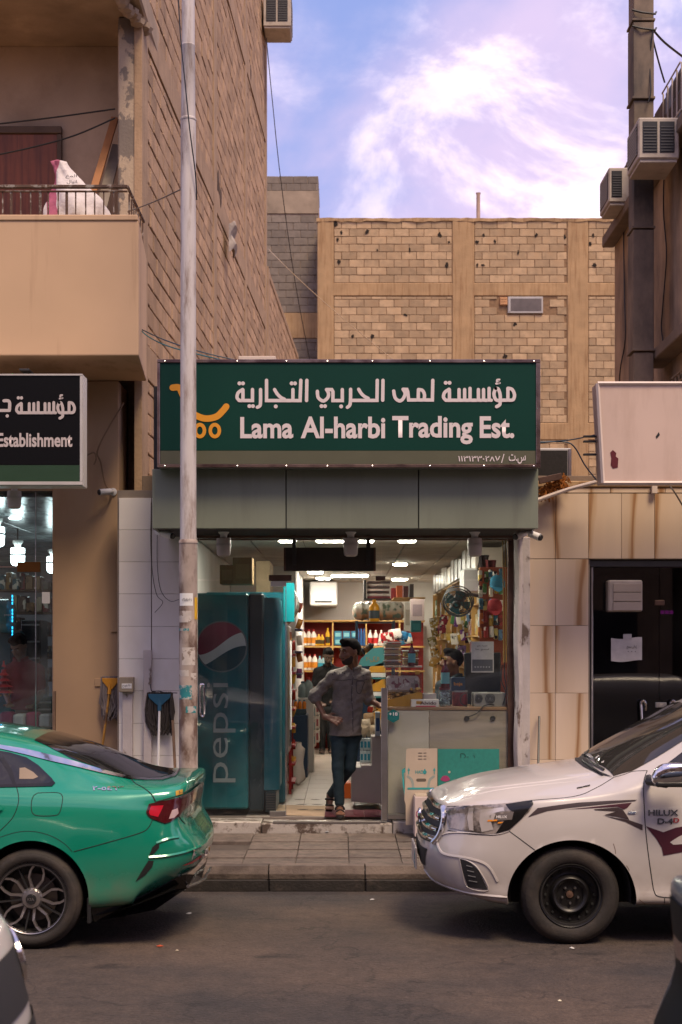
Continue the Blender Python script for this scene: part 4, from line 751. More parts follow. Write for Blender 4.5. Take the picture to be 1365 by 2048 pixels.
bx('interior_wall', M('pale_teal_wall', (.20, .24, .24), .6, var=.1), LS, -9, -2.4, 26, 26.1, SZ, 3.9); bx('interior_side', M('pale_teal_wall'), LS, -2.42, -2.36, 15.15, 25.99, SZ, 3.9); bx('interior_floor', FLO, LS, -9, -2.42, 14.6, 25.99, .1, SZ, .002)
CE2 = M('shiny_panel_ceiling', (.42, .46, .46), .22, var=.35, vs_=6, col2=(.2, .22, .22), c2s=3, c2t=(.45, .6), c2stretch=(.5, 6, 1))
for k in range(12):
    bx('ceiling_plank', CE2, LS, -6.9+k*.375, -6.9+k*.375+.37, 14.62, 25.98, 3.62, 3.66, .004)
LAMPC = M('cool_lit_panel', (1, 1, 1), .5, var=0, emis=(.85, .97, 1), es=9)
for k, (px, py, Y_, lb) in enumerate(((36, 1114, 19, 'lit bulb hanging in the middle of the left shop'), (-6, 1074, 17, 'lit bulb at the far left inside the left shop'), (107, 1130, 20.5, 'lit bulb half hidden by the tan pier in the left shop'), (30, 1020, 17.5, 'round lit ceiling bulb near the left shop window top'))):
    bulb(lb, px, py, Y_, 1.35, LAMPC); c = P(px, py, Y_); bpy.data.objects[-1] if False else None
    MB().tube([(c.x, c.y, c.z+.2), (c.x, c.y, 3.619)], .01, 6).build('hanging_cord', BLACKP, [o for o in bpy.data.objects if o.get('label') == lb][0])
TEAL = M('cooler_teal', (.006, .085, .115), .3, var=.12, vs_=2, coat=.4)
c2 = thing('drinks_cooler', 'teal rounded drinks cooler with a small round logo inside the left shop', 'cooler', P(15, 1450, 15.8))
BT2 = M('bright_teal', (.008, .22, .25), .25, var=.1, coat=.5)
bx('cabinet', TEAL, c2, X(-60, 15.8), X(28, 15.8), 15.8, 16.4, SZ, Z(1260, 15.8), .04); MB().lathe([(0, -.4), (.15, -.39), (.19, -.3), (.19, .1), (.15, .14), (0, .15)], (X(0, 15.7), 15.75, Z(1232, 15.7)), 'x', 20).build('rounded_header', BT2, c2, smooth=True)
text('pepsi', WHITEP, c2, P(17, 1230, 15.5), .03, .09, .01)
for k, (px, py, w_, h, m, lb) in enumerate(((62, 1300, 40, 120, 'black_metal', 'tall black display cabinet inside the left shop'), (20, 1395, 60, 60, 'bronze', 'brown counter display inside the left shop'), (80, 1420, 50, 50, 'dark_interior_paint', 'dark low counter inside the left shop by the pier'))):
    Y_ = 16.6-k*.5; t = thing('display_cabinet', lb, 'cabinet', P(px, py+h/2, Y_), 'left shop furniture'); bx('carcass', MATS[m], t, X(px-w_/2, Y_), X(px+w_/2, Y_), Y_, Y_+.4, SZ, Z(py-h/2, Y_), .01)
    for q in range(3): bx('shelf_edge', GREYP, t, X(px-w_/2, Y_)+.01, X(px+w_/2, Y_)-.01, Y_-.012, Y_-.002, Z(py-h/2+8+q*h*.28, Y_)-.02, Z(py-h/2+8+q*h*.28, Y_), .002)
REDM = M('red_lacquer', (.36, .015, .02), .4)
pg = MB()
for k, (r, h) in enumerate(((.02, .35), (.05, .26), (.065, .20), (.08, .14), (.09, .08))): pg.lathe([(r*.5, h-.035), (r*1.25, h-.03), (r*.5, h), (r*.45, h+.03)], (X(8, 14.75), 14.75, Z(1395, 14.75)), n=10)
tag(pg.build('pagoda_ornament', REDM), 'small red tiered pagoda ornament hanging in the left shop window', 'ornament')
bd = MB(); c = P(6, 1385, 14.72)
for k in range(10): bd.lathe([(0, -.016), (.016, 0), (0, .016)], (c.x+.08*math.cos(k*.63), c.y+.02*math.sin(k), c.z+.03*math.sin(k*.63)), n=8)
tag(bd.build('bead_string', M('gold_beads', (.5, .3, .1), .3, .6), smooth=True), 'string of golden beads below the red pagoda ornament', 'ornament')
for k in range(2):
    for q in range(12): pass
neon = MB()
for q in range(16):
    if q % 5 != 3: neon.box(X(24, 15.6), X(26, 15.6), 15.6, 15.61, Z(1195+q*7, 15.6), Z(1190+q*7, 15.6))
tag(neon.build('led_strip', M('blue_led', (0, .2, .4), .5, var=0, emis=(.02, .45, .9), es=3)), 'vertical dotted blue LED strip inside the left shop', 'led strip')
bx('paper_tag', WHITEP, LS, X(84, 14.54), X(100, 14.54), 14.545, 14.549, Z(1207, 14.54), Z(1184, 14.54), .002)
hp_ = thing('detergent_pack', 'pink and white detergent packs at the bottom of the left shop window', 'packs', P(70, 1450, 14.9))
for k in range(4): bx('pack', M('pack_%d' % (k % 2), ((.30, .03, .09), (.5, .48, .46))[k % 2], .5, var=.2, vs_=14), hp_, X(2+k*26, 14.9), X(26+k*26, 14.9), 14.85, 15.05, Z(1455, 14.9), Z(1424+(k % 2)*4, 14.9), .02)
# ---------------------------------------------------------------- right shop: honey marble front
MS = thing('marble_shopfront', 'honey-veined marble shopfront with dark glass door at right', 'shopfront', (X(1200, 13.9), 13.9, SZ))
bx('backing', GROUT, MS, X(1046, 13.93), X(1180, 13.93), 13.925, 14.3, .1, Z(975, 13.93), .001); bx('backing_top', GROUT, MS, X(1181, 13.93), 6, 13.925, 14.3, Z(1119, 13.93), Z(975, 13.93), .001)
my = 13.9; xs = [1046, 1111.5, 1177.5]+[1177.5+66*k for k in range(1, 9)]
for k in range(len(xs)-1): bx('marble_slab', MARB, MS, X(xs[k], my)+.0015, X(xs[k+1], my)-.0015, my, my+.022, Z(1117.5, my)+.0015, Z(987, my), .002)
for k in range(5): bx('top_strip', MARB, MS, X(1111+k*110, my)+.002, X(1221+k*110, my)-.002, my-.004, my+.02, Z(985.5, my), Z(976, my), .002)
ym = [1118.5, 1251.5, 1386.5, 1520, 1655]
for j in range(4):
    for k in range(2): bx('marble_slab', MARB, MS, X(xs[k], my)+.0015, X(xs[k+1], my)-.0015, my, my+.022, max(.2, Z(ym[j+1], my)+.003), Z(ym[j], my), .002)
bx('ledge_render', CONC_R, MS, X(1046, my), 6, my-.02, my+.5, Z(975, my)+.001, Z(962, my), .01)
dg = thing('dark_glass_door', 'dark reflective glass shop door with steel handles in the marble front', 'door', (X(1280, 14.0), 14.0, SZ))
bx('frame_head', DGREY, dg, X(1178, 14), 6, 13.96, 14.1, Z(1134, 14), Z(1121, 14), .004); bx('frame_jamb', STEEL, dg, X(1181, 14), X(1185, 14), 13.95, 14.1, SZ, Z(1135, 14), .003)
GLD = glass('dark_glass', (.16, .15, .16), 1.55, dirt=.004)
for a, b in ((1186, 1319), (1320.5, 1420), (1421, 1560)): MB().box(X(a, 14), X(b, 14), 14.02, 14.03, SZ, Z(1136, 14)).build('glass_pane', GLD, dg)
bx('patch_fitting', M('brown_steel'), dg, X(1310, 14), X(1330, 14), 14.0, 14.05, Z(1211, 14), Z(1200, 14), .006); bx('patch_fitting', STEEL, dg, X(1312, 14), X(1334, 14), 14.0, 14.05, Z(1415, 14), Z(1405, 14), .003)
for px in (1292, 1352): MB().tube(smooth_path([P(px, 1420, 14.0), P(px, 1408, 13.95), P(px-4, 1402, 13.95), P(px-9, 1405, 13.95), P(px-9, 1420, 13.95), P(px-5, 1490, 13.95)], 5), .012, 8).build('bar_handle', CHROME, dg, smooth=True)
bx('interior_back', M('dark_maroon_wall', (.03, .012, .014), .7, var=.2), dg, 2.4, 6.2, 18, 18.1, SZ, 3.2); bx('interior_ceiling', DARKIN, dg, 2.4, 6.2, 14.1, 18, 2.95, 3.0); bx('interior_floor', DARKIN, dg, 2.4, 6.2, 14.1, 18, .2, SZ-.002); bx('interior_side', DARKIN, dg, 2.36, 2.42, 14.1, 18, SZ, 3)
ac = thing('window_air_conditioner', 'cream louvred air conditioner set into the dark glass door', 'air conditioner', P(1250, 1222, 13.9)); bx('casing', ACM, ac, X(1218, 13.85), X(1286, 13.85), 13.86, 14.019, Z(1223, 13.85), Z(1160, 13.85), .012)
for k in range(3): bx('louvre_panel', M('cream_plastic', (.40, .33, .26), .5, var=.06), ac, X(1227, 13.85), X(1284, 13.85), 13.845, 13.858, Z(1221-k*18.5, 13.85), Z(1204-k*18.5, 13.85), .003)
nt_ = thing('paper_notice', 'wrinkled white paper notice taped on the dark glass door', 'notice', P(1254, 1322, 14.0)); nn = P(1223, 1275, 14.01)
MB().grid(12, 9, lambda u, v: (X(1223+62*u, 14.0), 14.012-.004*abs(math.sin(u*9+v*7)), Z(1322-46*v+2*math.sin(u*5), 14.0))).build('sheet', M('white_paper', (.50, .47, .44), .8, var=.1, vs_=14), nt_, smooth=True)
bx('tape', GREYP, nt_, X(1247, 14), X(1264, 14), 14.004, 14.006, Z(1278, 14), Z(1268, 14), .001); text('ﺢﻤﺳ ﻥﻼﻋﺇ', INK, nt_, P(1264, 1294, 14.002), .04, .1, .01); text('٠ ٠ ٠', INK, nt_, P(1264, 1303, 14.002), .012, .08, 0)
led = MB()
for q in range(3): led.box(X(1322+q*9, 16), X(1329+q*9, 16), 16, 16.01, Z(1228, 16), Z(1221, 16))
tag(led.build('led_squares', M('magenta_led', (.2, 0, .2), .5, var=0, emis=(.8, .03, .75), es=1.6)), 'small magenta LED squares glowing behind the dark glass', 'led light')
plank('iron_bar', 'thin dark iron bar leaning on the marble pillar', P(1077, 1530, 13.6), P(1079, 1432, 13.85), .018, BLACKM)
# blank sign
BL = thing('blank_signboard', 'blank pinkish weathered signboard with a torn red hole above the marble', 'signboard', (X(1290, 12.95), 12.95, Z(966, 12.95)))
BLM = M('faded_sign_sheet', (.56, .42, .345), .55, var=.06, vs_=1.5, col2=(.46, .33, .26), c2s=2, c2t=(.52, .75), c2stretch=(2, 2, .4))
q0, q1, q2, q3 = P(1204, 966, 12.9), P(1193, 767, 12.9), P(1700, 767, 12.9), P(1700, 966, 12.9); dv = Vector((0, .22, 0))
MB().add([q0, q1, q2, q3, q0+dv, q1+dv, q2+dv, q3+dv], [(0, 1, 2, 3), (4, 7, 6, 5), (0, 4, 5, 1), (1, 5, 6, 2), (2, 6, 7, 3), (3, 7, 4, 0)]).build('sheet', BLM, BL)
for a, b, r in ((q0, q1, .018), (q1, q2, .018), (q0, q3, .018)): MB().tube([a+Vector((.012, -.004, 0)), b+Vector((.012, -.004, 0))], r, 4).build('frame_edge', M('cream_trim', (.62, .52, .45), .5, var=.05), BL)
o = MB().prism([(1221, 905), (1226, 900), (1233, 906), (1232, 913), (1237, 917), (1236, 935), (1226, 937), (1222, 930), (1223, 916)], -.004, -.001, lambda u, v, d: P(u, v, 12.9)+Vector((0, d, 0))); o.build('torn_hole', M('torn_red', (.09, .005, .012), .8), BL)
o = MB().prism([(1312, 873), (1318, 864), (1320, 870), (1314, 877)], -.004, -.001, lambda u, v, d: P(u, v, 12.9)+Vector((0, d, 0))); o.build('torn_hole', BLACKM, BL)
for y_ in (872, 882, 908): bx('bracket', BLACKM, BL, X(1166, 13.05), X(1192, 13.05), 13.0, 13.04, Z(y_+4, 13.05), Z(y_, 13.05), .003)
# clutter on the ledge right of the green sign
ec = thing('evaporative_cooler', 'old cooler with dark mesh standing behind the green sign right end', 'cooler', P(1110, 966, 14.4)); bx('frame', GREYP, ec, X(1072, 14.4), X(1143, 14.4), 14.4, 15.1, Z(968, 14.4), Z(896, 14.4), .01); bx('mesh', M('black_mesh', (.014, .012, .011), .9, var=.3, vs_=60), ec, X(1074, 14.4), X(1135, 14.4), 14.39, 14.399, Z(962, 14.4), Z(901, 14.4), .002); bx('post', STEEL, ec, X(1137, 14.4), X(1143, 14.4), 14.385, 14.398, Z(966, 14.4), Z(898, 14.4), .002)
wl = MB(); rr = random.Random(5)
for k in range(130):
    px, py = rr.uniform(1079, 1132), 0; py = 1000-(px-1079)*.55+rr.uniform(-18, 4); p = P(px, py, 13.75+rr.uniform(0, .1)); wl.tube([p, p+Vector((rr.uniform(-.04, .04), -rr.uniform(.01, .03), rr.uniform(.02, .05))), p+Vector((rr.uniform(-.06, .06), -.01, -rr.uniform(.0, .05)))], .008, 4)
tag(wl.build('insulation_rag', M('orange_insulation', (.34, .12, .02), .95, rv=.4)), 'torn orange insulation bundle on the ledge below the mesh cooler', 'insulation')
plank('board_scrap', 'dark board lying over the orange insulation', P(1078, 962, 13.7), P(1124, 952, 13.7), .06, M('brown_steel'))
tag(MB().tube([P(1076, 1000, 13.72), P(1110, 988, 13.72), P(1140, 978, 13.7), P(1194, 964, 13.65)], .02, 8).build('drain_pipe', M('cream_trim'), smooth=True), 'cream plastic pipe slanting up to the blank signboard', 'pipe')
cable('blue_cable', 'blue cable looping from the green sign to the blank signboard', [P(1080, 884, 13.3), P(1130, 884, 13.3), P(1150, 895, 13.3), P(1170, 930, 13.3), P(1193, 960, 13.2)], .007, M('blue_cable'))
cable('blue_cable', 'straight blue cable between the green sign and the bracket', [P(1080, 886, 13.3), P(1140, 880, 13.2), P(1190, 870, 13.05)], .006, M('blue_cable'))
cable('grey_cable', 'pair of grey cables hanging over the marble top at right', [P(1336, 966, 13.7), P(1350, 985, 13.65), P(1368, 1015, 13.7)], .008, M('grey_wire'))
tag(bx('junction_box', M('cream_trim'), None, X(1304, 13.85), X(1315, 13.85), 13.84, 13.879, Z(987, 13.85), Z(968, 13.85), .004), 'small cream junction box on the marble ledge', 'box')
tag(bx('roof_sheet', M('cream_trim'), None, X(477, 15), X(552, 15), 15, 15.3, Z(720, 15), Z(712, 15), .005), 'low cream sheet lying behind the sign top by the side wall', 'sheet')

# ---------------------------------------------------------------- the near side of the street, behind the camera (seen in the reflections)
for k, (x0, x1, h, lb) in enumerate(((-30, -9, 10.5, 'tan four-storey house behind the viewpoint, far left'), (-8.7, 7.5, 8.5, 'sand-coloured house directly behind the viewpoint'), (7.8, 30, 11.5, 'brown house behind the viewpoint, far right'))):
    t = thing('facing_house', lb, 'building', ((x0+x1)/2, -6, 0)); y = -4.2
    bx('wall', (PLAST, CONC, DARKPL)[k], t, x0, x1, -12, y, 0, h, .02); bx('cornice', CONC, t, x0, x1, y+.002, y+.25, h-.4, h-.1, .02)
    n = int((x1-x0)/3)
    for i in range(n):
        xx = x0+1.2+i*3
        for z in (.3, 4.2, 7.3):
            if z+1.6 < h-.5: q = bx('window', DARKIN, t, xx, xx+(2.2 if z < 1 else 1.3), y+.003, y+.03, z, z+(2.6 if z < 1 else 1.5), .005); bx('sill', CONC, q, xx-.1, xx+1.4, y+.031, y+.15, z-.1, z-.01, .005)
struct(bx('near_pavement', PAVE, None, -30, 30, -4.2, 1.4, -.005, .15, .02))
# ---------------------------------------------------------------- inside the shop
OW = ['first', 'second', 'third', 'fourth', 'fifth', 'sixth', 'seventh', 'eighth', 'ninth', 'tenth']
def Cm(h, rough=.45, **k): return M('c_'+h, lin(h), rough, **{**dict(var=.06, vs_=9), **k})
def Pr(h, sc_=22, h2='e2d8c8', h3='2a1e1c'):
    """printed packaging: patches of ink and bare white over the base colour"""
    def ex(m, t, b, N, K, vec):
        v = N('ShaderNodeTexVoronoi'); v.distance = 'CHEBYCHEV'; v.inputs['Scale'].default_value = sc_; K(vec, v.inputs['Vector']); s_ = N('ShaderNodeSeparateColor'); K(v.outputs['Color'], s_.inputs[0])
        r = N('ShaderNodeValToRGB'); r.color_ramp.interpolation = 'CONSTANT'; e = r.color_ramp.elements; e[0].color = (*lin(h), 1); e[1].position = .55; e[1].color = (*[q*.6 for q in lin(h)], 1); z = e.new(.72); z.color = (*lin(h2), 1); z = e.new(.88); z.color = (*lin(h3), 1); K(s_.outputs[0], r.inputs[0]); K(r.outputs[0], b.inputs['Base Color'])
    return M('p_'+h, rough=.3, var=0, bump=.25, bs=40, bd=.006, rv=.01, extra=ex)
def bottle(lb, px, pyb, Y_, hp, wp_, body, cap, label=None, shape=0, group=None, name='bottle', cat='bottle'):
    k = Y_/F; h, r = hp*k, wp_*k/2; c = P(px, pyb, Y_); t = thing(name, lb, cat, c, group)
    pr = [[(r*.9, 0), (r, .03*h), (r, .62*h), (r*.8, .74*h), (r*.34, .86*h), (r*.34, .90*h)], [(r*.95, 0), (r, .02*h), (r, .55*h), (r*.55, .68*h), (r*.28, .80*h), (r*.28, .92*h)], [(r, 0), (r, .78*h), (r*.7, .86*h), (r*.5, .88*h)]][shape]
    MB().lathe(pr, c, n=14, sy=.7).build('body', body, t, smooth=True)
    top = pr[-1]; MB().lathe([(top[0]*1.15, top[1]-.01*h), (top[0]*1.15, h*.97), (top[0]*.8, h)], c, n=12, sy=.9).build('cap', cap, t, smooth=True)
    if label: MB().lathe([(r*1.015, .14*h), (r*1.015, .5*h)], c, n=14, sy=.72, cap=False).build('label', label, t, smooth=True)
    return t
def carton(lb, x0, x1, y0, y1, Y_, dep, mat, panel=None, group=None, name='carton', cat='box', writing=None, wm=None):
    c = P((x0+x1)/2, y1, Y_); t = thing(name, lb, cat, c, group); bx('box', mat, t, X(x0, Y_), X(x1, Y_), Y_, Y_+dep, Z(y1, Y_), Z(y0, Y_), .003)
    if panel: bx('print_panel', panel, t, X(x0+(x1-x0)*.15, Y_), X(x1-(x1-x0)*.15, Y_), Y_-.002, Y_-.0005, Z(y1-(y1-y0)*.2, Y_), Z(y0+(y1-y0)*.25, Y_), .0005)
    if writing: text(writing, wm or INK, t, P((x0+x1)/2, (y0+y1)/2, Y_-.004), (y1-y0)*.32*Y_/F, (x1-x0)*.62*Y_/F, .015)
    return t
def pouch(lb, px, py, Y_, wp_, hp, mat, group=None, seed=0, name='snack_bag', cat='bag', parent=None, thick=.2):
    """crinkled pillow bag"""
    k = Y_/F; w_, h = wp_*k/2, hp*k/2; c = P(px, py, Y_); rr = random.Random(seed); ph = rr.uniform(0, 6); tl = rr.uniform(-.35, .35); mb = MB()
    for s_ in (-1, 1):
        def fn(u, v):
            a, b = u*2-1, v*2-1; d = max(0, (1-a**4)*(1-b**2))**.5*w_*thick*2*(1+.18*math.sin(a*7+ph)*math.sin(b*9+ph)); x, z = a*w_*(1-.08*b*b), b*h
            return (c.x+x*math.cos(tl)-z*math.sin(tl), c.y+s_*d*.5, c.z+x*math.sin(tl)+z*math.cos(tl))
        mb.grid(9, 9, fn)
    o = mb.build(name, mat, parent, smooth=50, merge=True)
    return o if parent else tag(o, lb, cat, group)
FOIL = dict(rough=.25, metal=.3)
# ---- Pepsi-style cooler at the window
ck = thing('drinks_cooler', 'tall dark teal drinks cooler with round logo and upright word behind the glass door', 'cooler', (X(450, 14.6), 14.6, SZ))
cy0 = 14.30; TEALD = M('cooler_side_teal', (.004, .125, .14), .35, var=.25, vs_=1.5, col2=(.003, .04, .055), c2s=1.1, c2t=(.45, .7))
bx('side_panel', TEALD, ck, X(386, cy0), X(497, cy0), cy0, cy0+.8, SZ+.06, Z(1186, cy0), .02); bx('corner_post', M('cooler_dark', (.004, .02, .028), .35, var=.2), ck, X(497.5, cy0), X(528, cy0), cy0+.006, cy0+.79, SZ+.04, Z(1186, cy0), .02)
dp = MB(); xd0, xd1 = X(528.5, cy0), X(560, cy0)
dp.grid(10, 26, lambda u, v: (xd0+(xd1-xd0)*math.sin(u*1.5708)*(1 if v < .78 else 1+.18*math.sin((v-.78)/.22*3.14)), cy0+.02+.09*(1-math.cos(u*1.5708)), SZ+.25+(Z(1195, cy0)-SZ-.25)*v)); dp.build('door_edge', TEAL, ck, smooth=True)
bx('door_body', TEAL, ck, X(530, cy0), xd1-.01, cy0+.11, cy0+.8, SZ+.25, Z(1195, cy0), .01); bx('kick_plate', M('cooler_dark'), ck, X(530, cy0), X(552, cy0), cy0+.03, cy0+.8, SZ+.03, SZ+.24, .01)
for k in range(7): bx('kick_louvre', DGREY, ck, X(532, cy0), X(552, cy0)+.002, cy0+.02, cy0+.029, SZ+.06+k*.024, SZ+.07+k*.024, .001)
gx, gz_, gr_ = X(444, cy0), Z(1293, cy0), .245; dsc = lambda u, v, o: (gx+u*gr_, cy0-o, gz_+v*gr_)
mb = MB(); mb.add([dsc(1.06*math.cos(a), 1.06*math.sin(a), .002) for a in np.linspace(0, 6.283, 48, False)], [tuple(range(48))]); mb.build('logo_rim', M('logo_rim_grey', (.10, .14, .15), .4), ck)
top_ = lambda x: .12+.35*x+.18*math.sin(x*2.4); bot_ = lambda x: -.38+.32*x+.16*math.sin(x*2.2+.3)
def band(f0, f1, o):
    V, Fs, n = [], [], 40
    for i in range(n+1):
        x = -1+2*i/n; e = math.sqrt(max(0, 1-x*x)); a, b = max(-e, min(e, f0(x))), max(-e, min(e, f1(x))); V += [dsc(x, a, o), dsc(x, b, o)]
    return V, [(2*i, 2*i+2, 2*i+3, 2*i+1) for i in range(n)]
for nm, f0, f1, m in (('logo_red', top_, lambda x: 2, M('logo_red', (.15, .025, .045), .35, var=.3, vs_=3)), ('logo_white', bot_, top_, M('logo_white', (.40, .44, .43), .35, var=.15, vs_=3)), ('logo_blue', lambda x: -2, bot_, M('logo_blue', (.004, .045, .06), .35, var=.3, vs_=3))): mb = MB(); mb.add(*band(f0, f1, .004)); mb.build(nm, m, ck)
text('pepsi', M('dull_white_print', (.23, .27, .27), .45, var=.1), ck, P(443, 1465, cy0-.004), .285, 1.0, -.005, 'upright_word', rot=(0, R(-90), 0))  # dull tone put into the print, as seen behind the glass
# second cooler behind
c3 = thing('drinks_cooler', 'second teal cooler with a bright curved header behind the first one', 'cooler', (-.95, 15.7, SZ))
bx('cabinet', TEAL, c3, -1.46, -.60, 15.3, 16.1, SZ+.02, 2.62, .02); hdr = MB()
hdr.grid(16, 10, lambda u, v: (-.60+.13*math.sin(v*3.14)**.7, 15.3+.8*u, 2.28+.47*v)); hdr.build('curved_header', M('bright_teal', (.008, .22, .25), .25, var=.1, coat=.5), c3, smooth=True); bx('header_end', M('bright_teal'), c3, -.62, -.50, 15.29, 15.30, 2.30, 2.72, .004)
bx('door_frame', STEEL, c3, -.598, -.56, 15.32, 16.08, SZ+.55, 2.26, .01); bx('glass_front', GLASS, c3, -.559, -.554, 15.38, 16.02, SZ+.62, 2.2, .001); bx('door_grip', WHITEP, c3, -.553, -.53, 15.34, 15.37, SZ+.8, 2.1, .006)
for k, (a, b, h) in enumerate(((466, 505, 1115), (440, 470, 1130))): carton('brown cardboard carton on top of the window cooler, '+('nearer the doorway' if k == 0 else 'nearer the lamp post'), a, b, h, 1168, 14.5+.1*k, .3, M('brown_card', (.20, .13, .055), .8, var=.12), M('card_print', (.26, .18, .08), .8), 'cartons on the cooler')
carton('row of tall cartons standing above the second cooler', 512, 540, 1122, 1190, 15.9, .8, M('cream_card', (.34, .25, .15), .8, var=.2, vs_=6), group='cartons on the cooler')
# ---- back wall
BYs = 23.7; RED = M('red_shelf_back', (.27, .010, .006), .6, var=.12, vs_=3); SHW = M('yellow_pine_edge', (.52, .29, .08), .55, var=.12)
bs = thing('red_shelf_unit', 'wooden shelf unit with red back on the rear wall holding cleaning bottles', 'shelves', (X(690, BYs), BYs, SZ))
bx('back_panel', RED, bs, X(602, BYs), X(850, BYs), 24.1, 24.14, SZ, Z(1242, BYs), .002)
for py in (1241, 1292, 1341, 1392, 1442): bx('shelf', SHW, bs, X(602, BYs), X(850, BYs), BYs-.02, 24.1, Z(py+2, BYs)-.01, Z(py, BYs), .002)
for px in (602, 666, 733, 800): bx('upright', SHW, bs, X(px, BYs)-.012, X(px, BYs)+.012, BYs-.03, 24.098, SZ, Z(1240, BYs), .002)
bx('frame_rail', SHW, bs, X(602, BYs), X(850, BYs), BYs-.04, BYs-.02, Z(1243, BYs), Z(1240, BYs), .002)
WB, YB, BB = Cm('e6dcd2'), Cm('d9a208'), Cm('2e93ad'); RC = Cm('b01c1c'); OL = Cm('dd8a22')
for row, (pb, n0) in enumerate(((1291, 'upper'), (1340, 'lower'))):
    for i in range(3): bottle('%s white dish soap bottle from left on the %s red shelf' % (OW[i], n0), 608+i*10+(2 if row else 0), pb, BYs-.0+.06*(i % 2), 32, 11, WB, RC, OL, 0, 'white dish soap bottles')
for i, (px, h) in enumerate(((631, 22), (638, 23), (645, 22), (656, 35))): bottle('%s yellow bottle from left on the upper red shelf' % OW[i], px, 1291, BYs, h, 9, YB, YB, Cm('3a2a08'), 0, 'yellow bottles')
for i in range(4): bottle('%s blue-white bottle from left on the lower red shelf' % OW[i], 640+i*7, 1340, BYs, 28, 8, Cm('9fb9bd'), BB, BB, 0, 'blue bottles')
for i in range(3):
    for j in range(2): carton('blue tissue pack, %s column, %s of its stack on the rear shelf' % (OW[i], ('bottom', 'top')[j]), 669+i*17, 684+i*17, 1262-(0 if j == 0 else 0)+(14 if j == 0 else 0), 1276+(14 if j == 0 else 0), BYs+.02, .2, Cm('1c6f8e'), Cm('7fb7bd'), 'blue tissue packs')
for i in range(3): bottle('tall slim blue bottle, %s from left beside the blue rack' % OW[i], 717+i*6, 1291, BYs, 34, 5, Cm('1d4f86'), Cm('2b62a0'), None, 2, 'slim blue bottles')
for i in range(3): bottle('white bottle with red band, %s from left on the rear shelf right end' % OW[i], 741+i*11, 1291, BYs, 31, 9.5, WB, Cm('d8d4cc'), RC, 0, 'white bottles with red bands')
ib = thing('wall_cooler_unit', 'white wall-mounted air unit with dark slot near the ceiling at the back', 'air unit', P(648, 1210, 23.4)); bx('housing', WHITEP, ib, X(620, 23.2), X(675, 23.2), 23.2, 24.29, Z(1211, 23.2), Z(1163, 23.2), .02); bx('air_slot', BLACKP, ib, X(630, 23.2), X(664, 23.2), 23.19, 23.199, Z(1205, 23.2), Z(1202, 23.2), .001)
bx('rear_partition', PAINTW, SH, -1.51, X(604, 22.5), 19.5, 24.29, SZ, 3.149)
# ---- right of the rear: blue rack, roll pack, jug, book shelf
bk = thing('blue_metal_rack', 'dark blue metal rack behind the standing man holding the wrapped rolls', 'rack', P(750, 1500, 20.5)); BLU = M('rack_blue', (.012, .035, .075), .4, var=.1)
for px in (714, 788):
    for y in (20.5, 20.9): bx('post', BLU, bk, X(px, 20.5)-.018, X(px, 20.5)+.018, y-.015, y+.015, SZ, Z(1242, 20.5), .002)
for py in (1243, 1300, 1360): bx('tray', BLU, bk, X(712, 20.5), X(790, 20.5), 20.48, 20.92, Z(py+3, 20.5), Z(py, 20.5), .002)
rl = thing('wrapped_roll_pack', 'long clear plastic pack of bread rolls lying on the blue rack', 'pack', P(758, 1242, 20.5))
def rollf(u, v):
    a = v*6.283; r = .15*(1-.1*abs(math.cos(u*26)))*(min(1, u*9)*min(1, (1-u)*9))**.4; return (X(704, 20.5)+(X(814, 20.5)-X(704, 20.5))*u, 20.65+r*1.1*math.cos(a), Z(1243, 20.5)+.15+r*math.sin(a)*.95)
def rollm(m, t, b, N, K, vec):
    s_ = N('ShaderNodeSeparateXYZ'); K(vec, s_.inputs[0]); q = N('ShaderNodeMapRange'); q.inputs[1].default_value = Z(1243, 20.5)+.08; q.inputs[2].default_value = Z(1243, 20.5)+.2; K(s_.outputs[2], q.inputs[0]); r = N('ShaderNodeValToRGB'); e = r.color_ramp.elements; e[0].color = (.52, .25, .12, 1); e[1].color = (.62, .62, .56, 1); K(q.outputs[0], r.inputs[0]); n = N('ShaderNodeTexNoise'); n.inputs['Scale'].default_value = 9; K(vec, n.inputs['Vector']); r2 = N('ShaderNodeMapRange'); r2.inputs[1].default_value = .5; r2.inputs[2].default_value = .6; K(n.outputs[0], r2.inputs[0]); x = N('ShaderNodeMix'); x.data_type = 'RGBA'; x.inputs['B'].default_value = (.16, .22, .17, 1); K(r2.outputs[0], x.inputs['Factor']); K(r.outputs[0], x.inputs['A']); K(x.outputs['Result'], b.inputs['Base Color'])
MB().grid(50, 16, rollf).build('wrapped_rolls', M('wrapped_rolls', rough=.15, var=0, bump=.6, bs=25, bd=.02, extra=rollm), rl, smooth=True, merge=True)
bottle('yellow cooking oil jug standing in front of the wrapped roll pack', 749, 1243, 20.2, 44, 21, Cm('d79a1c', .3), Cm('e0a010'), Cm('3c4a55'), 0, None, 'oil_jug', 'jug')
bkx = thing('ledger_stack', 'stack of striped books and boxes on the black shelf near the ceiling', 'books', P(757, 1195, 21.5)); bx('shelf_board', BLACKM, bkx, X(733, 21.5), X(783, 21.5), 21.45, 21.9, Z(1200, 21.5), Z(1197, 21.5), .002); bx('side_board', BLACKM, bkx, X(728, 21.5), X(733, 21.5), 21.45, 21.9, Z(1200, 21.5), Z(1160, 21.5), .002)
for i, hcol in enumerate(('7c2f3a', 'cfc9c4', '3d2a2c', 'd8d2cc', '5a4a4c', 'c9c4bf', '4a3a3a')): bx('book', Cm(hcol), bkx, X(735, 21.5), X(781-(i % 3), 21.5), 21.5+.004*(i % 3), 21.85, Z(1196.6-i*5, 21.5), Z(1192.4-i*5, 21.5), .002)
